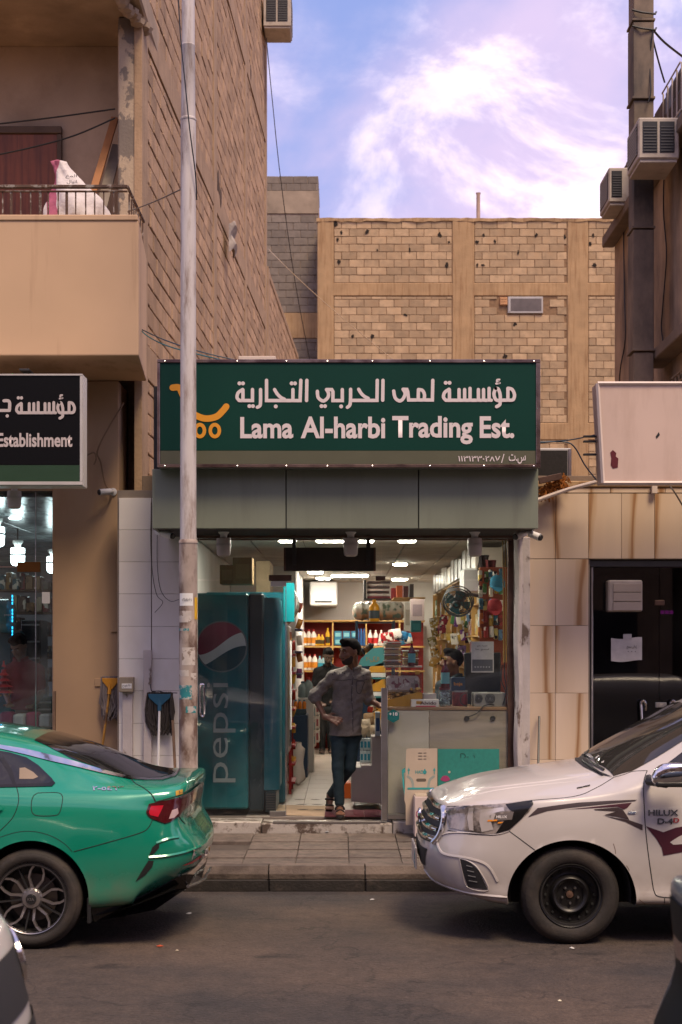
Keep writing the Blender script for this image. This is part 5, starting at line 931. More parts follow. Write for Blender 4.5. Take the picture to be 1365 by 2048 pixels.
for i, (a, b, y0, hc) in enumerate(((783, 793, 1176, '8f2230'), (794, 806, 1171, 'd2672c'), (807, 818, 1172, '6b2320'), (819, 828, 1168, '3b2b26'))): carton('%s box from the left, right of the ledger stack near the ceiling' % OW[i], a, b, y0, 1198, 21.3-.3*i, .3, Cm(hc), None, 'boxes near the ceiling')
bx('high_shelf', SHW, SH, X(784, 21.2), X(845, 21.2), 20.4, 21.6, Z(1201, 21.2), Z(1198.5, 21.2), .002)
# ---- right wall shelving
rs = thing('wall_shelving', 'long wooden shelving with orange-red back along the right wall of the shop', 'shelves', (1.6, 18, SZ)); ORB = M('orange_shelf_back', (.30, .055, .018), .6, var=.15, vs_=3)
bx('back_panel', ORB, rs, 1.74, 1.77, 14.75, 22.3, SZ, 2.86, .002); yb = [14.8+.94*k for k in range(9)]; zs = [1.0, 1.42, 1.80, 2.16, 2.50, 2.86]
for y in yb: bx('upright', SHW if y > 15 else ORB, rs, 1.44, 1.738, y-.012, y+.012, SZ, 2.86, .002)
for z in zs: bx('shelf', SHW, rs, 1.445, 1.739, 14.8, 22.3, z-.016, z, .002)
pal = ('c9a23a', 'a8342c', 'd8cfc2', '2f6f86', '7d3f8a', 'c46a2a', 'e0d6c8', '4b7d46', 'b98a58', '983040', 'd9c06a', '6f8fae')
rr = random.Random(11); bayn = ('nearest', 'second', 'third', 'fourth', 'fifth', 'sixth', 'seventh', 'farthest')
for bi in range(8):
    for zi, z in enumerate(zs[:-1]):
        y = yb[bi]+.05
        for q in range(3):
            d = rr.uniform(.16, .27); h = rr.uniform(.16, .30); hc = rr.choice(pal)
            if y+d > yb[bi+1]-.03: break
            t = tag(MB().cbox(1.455+rr.uniform(0, .03), 1.72, y, y+d-.015, z+.001, z+h, .012).build('goods_packet', Pr(hc)), '%s packet in %s bay, %s row up, right wall shelving' % (('front', 'middle', 'rear')[q], bayn[bi], OW[zi]), 'packet', 'packets on the right wall shelving')
            y += d
for i in range(12): carton('%s upright carton from the street on top of the right wall shelving' % (OW+['eleventh', 'twelfth'])[i], 0, 1, 0, 1, 15, .1, WHITEP) if False else tag(bx('upright_carton', Cm(('c9bfb2', '8d7f6f', 'b9aa98', '6d5a48')[i % 4], .35), None, 1.42, 1.72, 15.1+i*.58, 15.55+i*.58, 2.862, 3.09+.03*(i % 3), .008), '%s upright carton from the street on top of the right wall shelving' % (OW+['eleventh', 'twelfth'])[i], 'box', 'cartons on top of the shelving')
for i, (px, py, Y_, hc) in enumerate(((868, 1245, 18, 'b89a4a'), (872, 1265, 18, 'a5853a'), (865, 1283, 18, '9c8c50'), (884, 1258, 17.5, '8e2438'), (888, 1240, 17.5, '9a2a3c'), (870, 1303, 17.6, 'b4862f'), (878, 1320, 17.6, 'a87a2a'), (868, 1325, 17.4, 'b7883c'), (902, 1275, 17, 'c9a23a'), (924, 1300, 16.5, '8a6a9a'))): pouch('%s of the small shiny bags hanging on strips at right' % OW[i], px, py, Y_, 17, 19, Pr(hc, 40), 'hanging snack bags', i)
for i, (a, b, y0, y1, Y_, hc) in enumerate(((822, 849, 1198, 1241, 19, 'b9a3a0'), (823, 843, 1241, 1264, 18.5, '1f7f8a'), (810, 822, 1205, 1262, 20, 'cfc6ba'))): carton(('pink-grey tissue roll pack hanging by the right shelving', 'teal box under the pink tissue pack', 'narrow pale carton left of the pink tissue pack')[i], a, b, y0, y1, Y_, .3, Cm(hc), Cm(('8d7a80', '2d98a2', 'a89c8c')[i]), 'boxes by the shelving')
# ---- fan, casing, caps
fn = thing('wall_fan', 'wall fan with teal blades in a round wire cage behind the right glass', 'fan', P(918, 1230, 14.9)); fc = P(916, 1204, 14.75); ax = Vector((-.28, -.85, -.45)).normalized(); fu = ax.cross(Vector((0, 0, 1))).normalized(); fv = fu.cross(ax)
fr = .155; circ = lambda r, o, n=28: [fc+ax*o+(fu*math.cos(2*math.pi*k/n)+fv*math.sin(2*math.pi*k/n))*r for k in range(n+1)]
for r, o in ((fr, .0), (fr*.97, .035), (fr, -.06), (fr*.75, .05), (fr*.5, .06), (fr*.28, .065)): MB().tube(circ(r, o), .0035 if r < fr*.96 else .007, 5).build('cage_ring', DGREY, fn, smooth=True)
for k in range(24):
    a = 2*math.pi*k/24; d = fu*math.cos(a)+fv*math.sin(a); MB().tube([fc+d*.04+ax*.065, fc+d*fr*.6+ax*.058, fc+d*fr+ax*.0, fc+d*fr*.98-ax*.06, fc+d*.05-ax*.09], .002, 4).build('cage_wire', DGREY, fn)
for k in range(4):
    a = math.pi/2*k+.4; V = []
    for i in range(6):
        for j in range(4): r = .03+.105*i/5; b = a+(j/3-.5)*(1.15-.25*i/5); V.append(fc+(fu*math.cos(b)+fv*math.sin(b))*r+ax*(.012-.024*j/3))
    MB().add(V, [(i*4+j, (i+1)*4+j, (i+1)*4+j+1, i*4+j+1) for i in range(5) for j in range(3)]).build('blade', M('teal_blade', (.01, .10, .12), .3), fn, smooth=True)
MB().tube([fc-ax*.02, fc-ax*.14], [.055, .06], 14).build('motor', DGREY, fn, smooth=True); MB().tube([fc-ax*.12, fc-ax*.15+Vector((.1, .02, .02)), (1.5, 14.95, Z(1195, 15))], .018, 8).build('arm', DGREY, fn, smooth=True); MB().tube(circ(.03, .07, 14)+[], .012, 6).build('hub', BLACKP, fn)
tv = thing('white_casing', 'white rounded appliance casing mounted above the fan', 'appliance', P(945, 1186, 15.1)); bx('shell', WHITEP, tv, X(924, 15.1), X(966, 15.1), 15.1, 15.4, Z(1186, 15.1), Z(1136, 15.1), .03); bx('front_plate', GREYP, tv, X(928, 15.1), X(963, 15.1), 15.09, 15.099, Z(1182, 15.1), Z(1140, 15.1), .003)
for lb, px, py, hc in (('blue cap hanging at the right end of the shop', 995, 1165, '1f6f8c'), ('red cap hanging below the blue cap at right', 990, 1212, '8a1a20')):
    c = P(px, py, 14.7); t = thing('cap', lb, 'cap', c, 'hanging caps'); MB().lathe([(.075, -.05), (.078, 0), (.065, .05), (.03, .075), (0, .08)], c, 'z', 14, sy=.6).build('crown', Cm(hc, .8), t, smooth=True); MB().grid(8, 4, lambda u, v: (c.x-.07+.14*u, c.y-.04-.07*v*math.sin(u*3.14), c.z-.05-.05*v*math.sin(u*3.14))).build('brim', Cm(hc, .8), t, smooth=True)
for i, (px, y0, y1, hc, lb) in enumerate(((982, 1120, 1260, '5a1418', 'dark red cloth hanging at the right end behind the glass'), (968, 1110, 1170, '1a1416', 'black bag strap hanging right of the white casing'), (1000, 1230, 1300, '3a3230', 'grey hooded jacket hanging low at the right end'))):
    Y_ = 14.85+.1*i; mb = MB(); mb.grid(10, 14, lambda u, v: (X(px-11+22*u, Y_)+.01*math.sin(v*9+u*4), Y_+.03*math.sin(u*12+v*2), Z(y1+(y0-y1)*v, Y_))); tag(mb.build('hanging_cloth', Cm(hc, .9), smooth=True), lb, 'cloth', 'cloths hanging at right')
# ---- counter
co = thing('counter', 'shop counter at the window with a pale panel and a wood-grain panel', 'counter', (X(900, 13.97), 14.2, SZ)); qy = 13.97
WG = M('grey_wood_grain', (.33, .265, .20), .5, var=.1, vs_=2, col2=(.20, .165, .135), c2s=1.6, c2t=(.42, .66), c2stretch=(.8, .8, 7)); CPL = M('pale_counter_panel', (.50, .44, .36), .5, var=.08, vs_=3, col2=(.40, .33, .26), c2s=2, c2t=(.52, .75), c2stretch=(3, 3, .5))
bx('pale_panel', CPL, co, X(776.5, qy), X(858, qy), qy, qy+.03, Z(1627, qy), Z(1421, qy), .003); bx('wood_panel', WG, co, X(859, qy), X(1024, qy), qy+.002, qy+.03, Z(1627, qy), Z(1421, qy), .003)
bx('top_board', M('brown_edge', (.26, .15, .08), .5, var=.1), co, X(776, qy), X(1024, qy), qy-.006, qy+.62, Z(1420.5, qy), Z(1414, qy), .004); bx('side_panel', CPL, co, X(776.5, qy), X(779, qy)+.01, qy+.031, qy+.6, SZ, Z(1421, qy), .003); bx('plinth', STEEL, co, X(776, qy), X(1024, qy), qy-.004, qy+.02, SZ+.001, Z(1627.5, qy), .002)
sx, sz_ = X(787, GYF), Z(1432, GYF); hx_ = [(sx+.066*math.cos(R(60*k+30)), sz_+.066*math.sin(R(60*k+30))) for k in range(6)]; st = thing('age_sticker', 'teal hexagonal +18 sticker on the glass over the pale counter panel', 'sticker', (sx, GYF-.006, sz_-.066)); MB().prism(hx_, 0, .002, lambda u, v, d: (u, GYF-.006+d, v)).build('hexagon', M('sticker_teal', (.004, .14, .135), .4), st); text('+18', WHITEP, st, (sx, GYF-.0075, sz_+.02), .034, .085, .02)
for k in range(3): bx('fine_print', M('faint_teal', (.05, .26, .25), .5), st, sx-.04, sx+.04, GYF-.0072, GYF-.0062, sz_-.012-k*.011, sz_-.009-k*.011, .0003)
for px, lb in ((934, 'black cable grommet on the wood panel with a cable'), (986, 'black cable grommet on the wood panel further right')): tag(MB().lathe([(.0, -.012), (.022, -.01), (.027, 0), (.024, .01)], P(px, 1437, qy-.004), 'y', 12).build('cable_grommet', BLACKP, smooth=True), lb, 'grommet', 'cable grommets')
cable('counter_cable', 'black cable rising from the grommet over the counter edge', [P(936, 1434, 13.95), P(955, 1426, 13.93), P(968, 1412, 13.95), P(985, 1409, 14.0), P(992, 1411, 14.05)], .005)
# goods on the counter
TZ = Z(1414, qy)+.0; PLA = glass('clear_tub', (.93, .93, .93), 1.4, dirt=.06)
def on(px, Y_, w_, h, d, name, lb, mat, cat='box', group=None, c=.004): return tag(bx(name, mat, None, X(px-w_/2, Y_), X(px+w_/2, Y_), Y_, Y_+d, TZ, TZ+h*Y_/F, c), lb, cat, group)
al = carton('white biscuit box lettered Alvido on the counter', 823, 878, 1399, 1414, 14.0, .12, Cm('e4dccf'), None, None, 'biscuit_box', 'box'); text('Alvido', Cm('4a1a14'), al, P(857, 1406, 13.995), .032, .16, .02); bx('stripe', Cm('c0324a'), al, X(832, 14), X(872, 14), 13.996, 13.999, Z(1413.5, 14), Z(1411.5, 14), .0003)
bx('biscuit_picture', Cm('b8862e'), al, X(833, 14), X(844, 14), 13.9965, 13.9995, Z(1408, 14), Z(1402, 14), .0003)
yt = thing('candy_tray', 'yellow sloping cardboard tray of wrapped candies on the counter', 'tray', P(812, 1414, 14.1)); YEL = M('tray_yellow', (.55, .27, .02), .5, var=.08)
MB().prism([(776, 1414), (845, 1414), (845, 1386), (838, 1384), (776, 1400)], 0, .28, lambda u, v, d: P(u, v, 14.1)+Vector((0, d, 0))).build('tray', YEL, yt, bevel=.003)
cd = MB(); rr = random.Random(3)
for k in range(60):
    px = rr.uniform(778, 842); p = P(px, 1399-(px-776)*.22-rr.uniform(0, 14), 14.12+rr.uniform(0, .25)); cd.lathe([(0, -.02), (.022, -.008), (.024, .006), (0, .02)], p, n=6, sx=rr.uniform(.7, 1.3))
tag(cd.build('wrapped_candies', Cm('c8a060', **FOIL, rv=.4), yt), kind='stuff')
def tub(lb, px, pyb, wp_, hp, Y_, fill, group):
    t = thing('food_tub', lb, 'tub', P(px, pyb, Y_), group); x0, x1 = X(px-wp_/2, Y_), X(px+wp_/2, Y_); z0, z1 = Z(pyb, Y_), Z(pyb-hp, Y_); bx('contents', fill, t, x0+.006, x1-.006, Y_+.006, Y_+.15, z0+.004, z1-.02, .01); bx('tub', PLA, t, x0, x1, Y_, Y_+.16, z0, z1-.012, .004); bx('lid', M('frosted_lid', (.55, .50, .46), .25, var=.1), t, x0-.004, x1+.004, Y_-.004, Y_+.165, z1-.012, z1-.001, .003)
for i, hc in enumerate(('5a3a20', '8a6a2a', 'b89a70', 'a8906a')): tub('%s clear food tub from the bottom of the stack by the doorway' % OW[i], 786, 1332-i*12.2, 34, 12, 14.05, Cm(hc, .6, bump=.5, bs=40), 'stacked food tubs')
for i, hc in enumerate(('6a4a20', 'a07a30')): tub('%s clear tub of the shorter stack behind the red bottle' % ('lower', 'upper')[i], 822, 1331-i*16, 32, 15, 14.3, Cm(hc, .6, bump=.5, bs=40), 'short stack of tubs')
cb = thing('clear_box', 'large clear plastic box with pale packets below the tub stack', 'box', P(808, 1385, 14.12)); bx('contents', Pr('b9aaa2', 30, 'd8cfc6', '7a3a48'), cb, X(774, 14.14), X(840, 14.14), 14.16, 14.34, Z(1384, 14.14), Z(1352, 14.14), .02); bx('box', PLA, cb, X(771, 14.12), X(844, 14.12), 14.12, 14.38, Z(1386, 14.12), Z(1334, 14.12), .006); bx('rim', M('frosted_lid'), cb, X(770, 14.12), X(845, 14.12), 14.115, 14.385, Z(1335, 14.12), Z(1332, 14.12), .003); bx('price_tag', Cm('b8862e'), cb, X(831, 14.11), X(840, 14.11), 14.112, 14.118, Z(1349, 14.11), Z(1342, 14.11), .001)
REDS = Cm('5a0f18', .12); bottle('dark red syrup bottle with pale blue label standing on the clear box', 824, 1332, 14.1, 50, 15, REDS, Cm('a8862a'), Cm('5fa0a6'), 1, 'syrup bottles'); bottle('dark red syrup bottle with pale label in front of the seated man', 891, 1376, 14.05, 62, 17, REDS, Cm('a8862a'), Cm('6fa8a8'), 1, 'syrup bottles')
jr = thing('candy_jar', 'clear jar of teal and white wrapped sweets on the counter', 'jar', P(890, 1414, 14.05)); c = P(890, 1414, 14.1); MB().lathe([(.06, 0), (.064, .01), (.064, .15), (.05, .175)], c, n=18).build('jar', PLA, jr, smooth=True); MB().lathe([(.054, .172), (.054, .195), (0, .197)], c, n=18).build('lid', Cm('7a1a22'), jr, smooth=True); sw = MB(); rr = random.Random(8)
for k in range(90): a = rr.uniform(0, 6.28); q = .05*math.sqrt(rr.random()); sw.lathe([(0, -.012), (.014, 0), (0, .012)], (c.x+q*math.cos(a), c.y+q*math.sin(a), c.z+.012+rr.uniform(0, .13)), n=5)
tag(sw.build('sweets', M('mixed_sweets', (.30, .42, .42), .3, rv=.7), jr), kind='stuff')
rc_ = thing('red_tin', 'red striped tin drum on the counter behind the sweets jar', 'tin', P(920, 1414, 14.2)); MB().lathe([(.075, 0), (.077, .005), (.077, .15), (.073, .155)], P(920, 1414, 14.25), n=20).build('drum', M('red_striped', (.22, .02, .025), .3, var=.5, vs_=18), rc_, smooth=True); MB().lathe([(.079, .15), (.079, .165), (0, .167)], P(920, 1414, 14.25), n=20).build('lid', GREYP, rc_, smooth=True)
carton('dark blue carton printed baja on top of the red tin', 903, 931, 1355, 1382, 14.2, .16, Cm('16324a'), None, None, 'blue_carton', 'box', 'baja', Cm('d88a28'))
on(860, 14.15, 26, 26, .12, 'white_tub', 'small white plastic tub behind the biscuit box', Cm('cfc2b2', bump=.3, bs=30), 'tub')
pc = thing('computer_tower', 'beige computer case seen from behind with two fan grilles on the counter', 'computer', P(982, 1414, 14.0)); bx('case', M('pc_steel', (.24, .23, .21), .5, .3, var=.1), pc, X(950, 14.02), X(1012, 14.02), 14.02, 14.4, TZ, Z(1386, 14.02), .004)
for px, r in ((958, .036), (981, .045)):
    for q in (1, .7, .4): MB().tube([P(px, 1397, 14.012)+Vector((r*q*math.cos(a), 0, r*q*math.sin(a))) for a in np.linspace(0, 6.283, 21)], .003, 5).build('fan_ring', BLACKP, pc)
bx('screen_back', BLACKP, None, X(935, 14.1), X(1010, 14.1), 14.45, 14.5, Z(1388, 14.1), Z(1305, 14.1), .01); tag(bpy.data.objects['screen_back'], 'black monitor back standing above the computer case', 'monitor')
for i, pts in enumerate(([(1005, 1330), (1003, 1360), (1012, 1385), (1006, 1410)], [(1012, 1300), (1009, 1345), (1015, 1390), (1010, 1440)], [(940, 1385), (925, 1390), (922, 1405), (935, 1414)])): cable('loose_cable', '%s tangled black cable by the computer at the right glass edge' % OW[i], [P(a, b, 14.0+.03*i) for a, b in pts], .006, group='cables by the computer')
for i, px in enumerate((1006, 1011)): cable('yellow_conduit', '%s thin yellow conduit down the right glass edge' % ('left', 'right')[i], [P(px, 1080, 13.96), P(px+1, 1200, 13.96), P(px+2, 1325, 13.96)], .006, M('yellow_conduit', (.36, .22, .05), .5), group='yellow conduits')
po = thing('paper_notice', 'framed white paper notice taped inside the right glass', 'notice', P(966, 1346, 13.95)); bx('sheet', M('white_paper'), po, X(943, 13.94), X(988, 13.94), 13.94, 13.945, Z(1345, 13.94), Z(1283, 13.94), .001); bx('lower_panel', M('paper_grey', (.10, .10, .11), .6), po, X(945, 13.94), X(986, 13.94), 13.937, 13.939, Z(1342, 13.94), Z(1319, 13.94), .0005)
for k, (s_, py, h, w_) in enumerate((('ﻊﻓﺩ ﺔﻴﻨﻘﺗ', 1292, .018, .1), ('ﺎﻨﻫ ﺢﺴﻣﺍ', 1299, .022, .13), ('- - - - - -', 1334, .006, .15))): text(s_, INK if k < 2 else WHITEP, po, P(965, py, 13.935), h, w_, .012)
# chips pile, snack stand
for i, (px, py, hc) in enumerate(((775, 1275, 'b02428'), (790, 1268, 'd8cfc8'), (804, 1272, '2a6f9a'), (785, 1280, 'c0392b'), (812, 1278, '3a8ab0'), (797, 1282, '9a1f24'), (770, 1283, 'ded4c6'))): pouch('%s crisp packet from the doorway in the pile above the food tubs' % ('first', 'third', 'fifth', 'second', 'last', 'fourth', 'lowest')[i], px, py, 15.2+.05*i, 26, 20, Pr(hc, 34), 'pile of crisp packets', 20+i, thick=.16)
ss = thing('snack_stand', 'snack display stand with teal header and yellow trays right of the standing man', 'display stand', P(752, 1500, 16.5)); SYs = 16.5
MB().prism([(716, 1332), (722, 1318), (745, 1297), (768, 1294), (772, 1332)], 0, .03, lambda u, v, d: P(u, v, SYs)+Vector((0, d, 0))).build('header', M('header_teal', (.05, .24, .25), .5, var=.1), ss); text('!غلّلا', M('header_print', (.30, .16, .05), .5), ss, P(746, 1319, SYs-.005), .075, .15, .02)
bx('back_frame', BLU, ss, X(716, SYs), X(772, SYs), SYs+.3, SYs+.33, SZ, Z(1332, SYs), .003)
for i, (y0, y1) in enumerate(((1322, 1345), (1357, 1383), (1414, 1442))):
    tr_ = MB().prism([(738, y1), (772, y1), (772, y0), (768, y0), (740, y1-10)], 0, .3, lambda u, v, d: P(u, v, SYs)+Vector((0, d, 0))).build('yellow_tray', YEL, ss, bevel=.003); bx('tray_label', WHITEP, tr_, X(739, SYs), X(772, SYs), SYs-.004, SYs-.001, Z(y1+9, SYs), Z(y1+1, SYs), .001); bx('tray_edge', M('header_teal'), tr_, X(738, SYs), X(772, SYs), SYs-.006, SYs+.02, Z(y1+13, SYs), Z(y1+10, SYs), .001)
    for q in range(6): pouch('', 741+q*5.5, y0+1-(q % 2)*3+(4 if q < 2 else 0), SYs+.12+.03*(q % 3), 11, 12, Cm(('6a3a1a', 'c8a060', '8a2a20', 'e0d2b0')[(q+i) % 4], **FOIL), None, 40+i*9+q, 'snack_packet', 'bag', ss)
for q in range(5): pouch('%s dark snack pack on the sloping display left of the teal header' % OW[q], 722+q*5, 1305-q*3, SYs+.2, 11, 13, Cm(('3a2a1a', '1a1a20', '5a3a1a')[q % 3], **FOIL), 'dark snack packs', 90+q)
# freezer chest, milk
fz = thing('white_chest', 'scuffed white freezer chest beside the standing man', 'freezer', P(731, 1600, 14.75)); SCW = M('scuffed_white', (.42, .38, .35), .5, var=.08, vs_=4, col2=(.16, .11, .085), c2s=3, c2t=(.62, .75)); Yz = 14.75
def chest(u, v, d): return P(u, v, Yz)+Vector((0, d, 0))
MB().prism([(703, 1603), (764, 1608), (764, 1472), (743, 1472), (743, 1530), (722, 1530), (722, 1534), (703, 1534)], 0, .7, chest).build('cabinet', SCW, fz, bevel=.01)
for r in range(2):
    for q in range(3): t = carton('milk carton, %s row, %s from left, in the stack on the freezer chest' % (('upper', 'lower')[r], OW[q]), 721+q*7, 727.5+q*7, 1477+r*25, 1500+r*25, 14.95, .1, Cm('b9c4c4'), Cm('1f7f96'), 'milk cartons', 'milk_carton', 'carton')
carton('tall blue and white milk carton beside the steel post', 751, 761, 1424, 1472, 14.7, .1, Cm('a9b6c2'), Cm('2a4a7a'), None, 'milk_carton', 'carton')
for q in range(5): pouch('%s clear bag of bread piled on the milk cartons' % OW[q], 724+q*7, 1462-(q % 3)*12, 14.95+.05*q, 22, 24, Cm(('b9a68c', 'c4b49c', '9c8060')[q % 3], rough=.15, bump=.6, bs=40), 'bread bags', 70+q)
# left aisle
rk_ = thing('red_wire_rack', 'narrow red snack rack with gold packets along the left aisle', 'rack', P(585, 1540, 16.6)); RDM = M('rack_red', (.22, .012, .012), .45)
for y in (16.4, 17.0): bx('post', RDM, rk_, -.60, -.57, y-.012, y+.012, SZ, 2.1, .003)
for k in range(8): bx('shelf_lip', RDM, rk_, -.61, -.53, 16.4, 17.0, SZ+.12+k*.21, SZ+.145+k*.21, .003); pouch('', 585.5, Z(0, 1) and (1522-k*33), 16.7, 12, 20, Cm(('b8862e', '8a2a20', 'c49a3a')[k % 3], **FOIL), None, 120+k, 'snack_packet', 'bag', rk_)
for i in range(5): pouch('%s snack strip bag from the top on the left wall shelves' % OW[i], 599, 1215+i*33, 19.0, 11, 20, Cm(('b05a4a', 'c98a3a', 'd8c8b8', 'a86a3a', '8a4a7a')[i], **FOIL), 'bags on the left wall', 140+i)
for i in range(3): bx('wall_bracket', M('violet_shelf', (.07, .06, .14), .5), SH, -.61, -.52, 18.8, 19.5, Z(1262+i*44, 19), Z(1258+i*44, 19), .002)
jp = thing('juice_pack', 'shrink pack of small orange juice bottles in the left aisle', 'pack', P(602, 1428, 18.6)); bx('tray', Cm('1c3a4a'), jp, X(588, 18.6), X(613, 18.6), 18.6, 18.9, Z(1429, 18.6), Z(1418, 18.6), .004)
for i in range(3):
    for j in range(2):
        c = P(592+i*8.5, 1419, 18.66+.12*j); b_ = MB().lathe([(.024, 0), (.026, .01), (.026, .085), (.012, .11)], c, n=10).build('juice_bottle', Cm('c8701a', .25), jp, smooth=True); MB().lathe([(.014, .108), (.014, .128), (0, .13)], c, n=8).build('cap', Cm('1f5f7a'), b_)
bx('low_stand', M('rack_blue'), None, X(586, 18.6), X(616, 18.6), 18.55, 19.2, SZ, Z(1430, 18.6), .01); tag(bpy.data.objects['low_stand'], 'low dark stand under the orange juice pack', 'stand')
for i, (px, h, lb) in enumerate(((617, 32, 'large clear water jug with red cap behind the juice pack'), (606, 26, 'smaller clear water jug left of the red-capped jug'))): bottle(lb, px, 1395, 19.4, h*1.25, 19, Cm('7f8f92', .12), Cm(('a8282a', '2a4a5a')[i]), None, 0, 'water jugs', 'water_jug', 'jug')
bx('jug_stand', GREYP, None, X(596, 19.4), X(628, 19.4), 19.35, 19.8, SZ, Z(1395.5, 19.4), .01); tag(bpy.data.objects['jug_stand'], 'grey stand under the water jugs in the left aisle', 'stand')
for r in range(3):
    for q in range(2): carton('white carton, %s of the %s stack in the left aisle' % (('bottom', 'middle', 'top')[r], ('nearer', 'farther')[q]), 618+q*8, 632+q*7, 1466-r*28-q*6, 1493-r*28-q*8, 19.6+q*.7, .45, Cm('bdb2a8'), Cm(('1f7f8a', '8a3a40')[q]), 'white cartons in the aisle')
sk2 = MB(); sk2.grid(20, 14, lambda u, v: (X(597, 17.6)+.075*(1+.15*math.sin(v*9))*math.cos(u*6.283)*math.sin(min(1, v*8)*1.57)*(1 if v < .92 else .5), 17.6+.1*math.sin(u*6.283), SZ+.0+.52*v)); tag(sk2.build('flour_sack', Cm('c4bab0', .7), smooth=True), 'white flour sack leaning in the left aisle', 'sack')
# mats
tag(MB().grid(12, 8, lambda u, v: (X(540, 14.5)+(X(660, 14.5)-X(540, 14.5))*u+.05*(1-v), SY+.38+.95*v, SZ+.005+.004*math.sin(u*6))).build('cardboard_mat', M('flat_cardboard', (.36, .25, .16), .85, var=.15, vs_=5), smooth=True), 'flattened cardboard sheet laid on the shop floor at the doorway', 'mat')
for q in range(6): px, py = 600+(q % 2)*32+(q//2)*3, 1600+(q//2)*10; Yq = 1.655*F/(py-HZ); MB().prism([(-.06, 0), (-.02, .025), (.02, .025), (.06, 0), (.02, -.025), (-.02, -.025)], 0, .001, lambda u, v, d: (X(px, Yq)+u, Yq+v, SZ+.011+d)).build('print_mark', M('card_ink', (.07, .055, .05), .8), bpy.data.objects['cardboard_mat'])
mtx = thing('red_mat', 'dark red rubber mat inside the doorway by the steel post', 'mat', (X(705, 14.3), 14.3, SZ)); RDT = M('dark_red_mat', (.085, .012, .02), .7, var=.2, vs_=12, bump=.5, bs=80)
for i in range(3): bx('mat_tile', RDT, mtx, X(650, 14.3)+i*.2, X(650, 14.3)+i*.2+.196, SY+.30, SY+.86, SZ+.001, SZ+.012, .003)
bx('orange_crate', Cm('b0501a'), None, X(683, 15.9), X(703, 15.9), 15.9, 16.2, SZ, SZ+.18, .01); tag(bpy.data.objects['orange_crate'], 'low orange crate behind the standing man beside the freezer', 'crate')
# ---- cartons leaning outside the counter
hc_ = thing('flattened_carton', 'beige flattened carton with teal print leaning on the counter glass', 'carton', P(842, 1645, 13.75)); KR = M('kraft_beige', (.40, .325, .25), .8, var=.08, vs_=4, col2=(.30, .24, .18), c2s=4, c2t=(.55, .7)); TPR = M('teal_print', (.02, .24, .24), .7, var=.2, vs_=12)
cf = lambda u, v, d: P(u, v, 13.74-.10*(v-1497)/150)+Vector((0, d, 0))
MB().prism([(813, 1500), (816, 1497), (875, 1497), (875, 1650), (812, 1650), (812, 1610), (809, 1600), (811, 1560)], 0, .012, cf).build('sheet', KR, hc_); MB().prism([(804, 1540), (811, 1535), (811, 1545), (808, 1546), (811, 1600), (806, 1570)], .004, .010, cf).build('torn_edge', TPR, hc_)
mb = MB(); ribbon(mb, [(817, 1577), (867, 1577)], 4, lambda u, v: cf(u, v, -.003)); mb.build('print_band', TPR, hc_)
for px in (818, 869):
    mb = MB(); ribbon(mb, [(px, 1538), (px, 1548)], 1.6, lambda u, v: cf(u, v, -.003)); mb.add([cf(px-2.5, 1541, -.004), cf(px, 1535, -.004), cf(px+2.5, 1541, -.004)], [(0, 1, 2)]); mb.build('print_arrow', TPR, hc_)
text('HADI', TPR, hc_, cf(840, 1544, -.003), .034, .085, .012); mb = MB(); mb.add([cf(850+4*math.cos(a)*(1 if math.sin(a) < 0.3 else .5), 1543-5.5*math.sin(a), -.003) for a in np.linspace(0, 6.283, 16, False)], [tuple(range(16))]); mb.build('print_drop', TPR, hc_)
mb = MB(); ribbon(mb, [(836, 1560), (850, 1560)], 6, lambda u, v: cf(u, v, -.002)); mb.build('hand_slot', M('slot_shadow', (.10, .08, .06), .9), hc_)
for s_ in (-1, 1): mb = MB(); ribbon(mb, C2((842+s_*26, 1553), (842+s_*18, 1560), (842+s_*15, 1574)), 5, lambda u, v: cf(u, v, -.0015)); mb.build('print_swoosh', M('pale_teal_print', (.24, .27, .24), .8), hc_)
for k in range(3): text('ـــ ــ', INK, hc_, cf(845, 1506+k*6, -.003), .006, .08, 0)
tb = thing('teal_board', 'teal foam board leaning on the counter glass behind the pickup bonnet', 'board', P(936, 1645, 13.7)); TBM = M('teal_foam', (.008, .165, .135), .7, var=.1, vs_=30); cf2 = lambda u, v, d: P(u, v, 13.78-.10*(v-1497)/150)+Vector((0, d, 0)); MB().prism([(876, 1498), (999, 1498), (999, 1650), (876, 1650)], 0, .02, cf2).build('board', TBM, tb)
mb = MB(); mb.add([cf2(891+9*math.cos(a)*(1+.15*math.sin(3*a)), 1557+6*math.sin(a), -.003) for a in np.linspace(0, 6.283, 20, False)], [tuple(range(20))]); mb.build('pink_print', M('pink_print', (.26, .02, .10), .6), tb); mb = MB(); ribbon(mb, [(899, 1544)], 5, lambda u, v: cf2(u, v, -.003)); mb.build('print_dot', KR, tb); text('D- ﺩ', M('pen_green', (.01, .05, .04), .8), tb, cf2(936, 1512, -.003), .055, .14, -.01)
wb = thing('small_carton', 'small white carton with pink print beside the pickup grille', 'carton', P(838, 1668, 13.5)); bx('box', Cm('c9b8b2'), wb, X(829, 13.5), X(857, 13.5), 13.42, 13.75, SZ-.1, Z(1592, 13.5), .004); bx('open_top', KR, wb, X(831, 13.5), X(855, 13.5), 13.44, 13.73, Z(1592, 13.5), Z(1590, 13.5), .001); mb = MB(); ribbon(mb, arc(838, 1628, 5, 0, 300, 10, 7), 1.6, lambda u, v: P(u, v, 13.418)); mb.build('pink_print', M('pink_print'), wb)

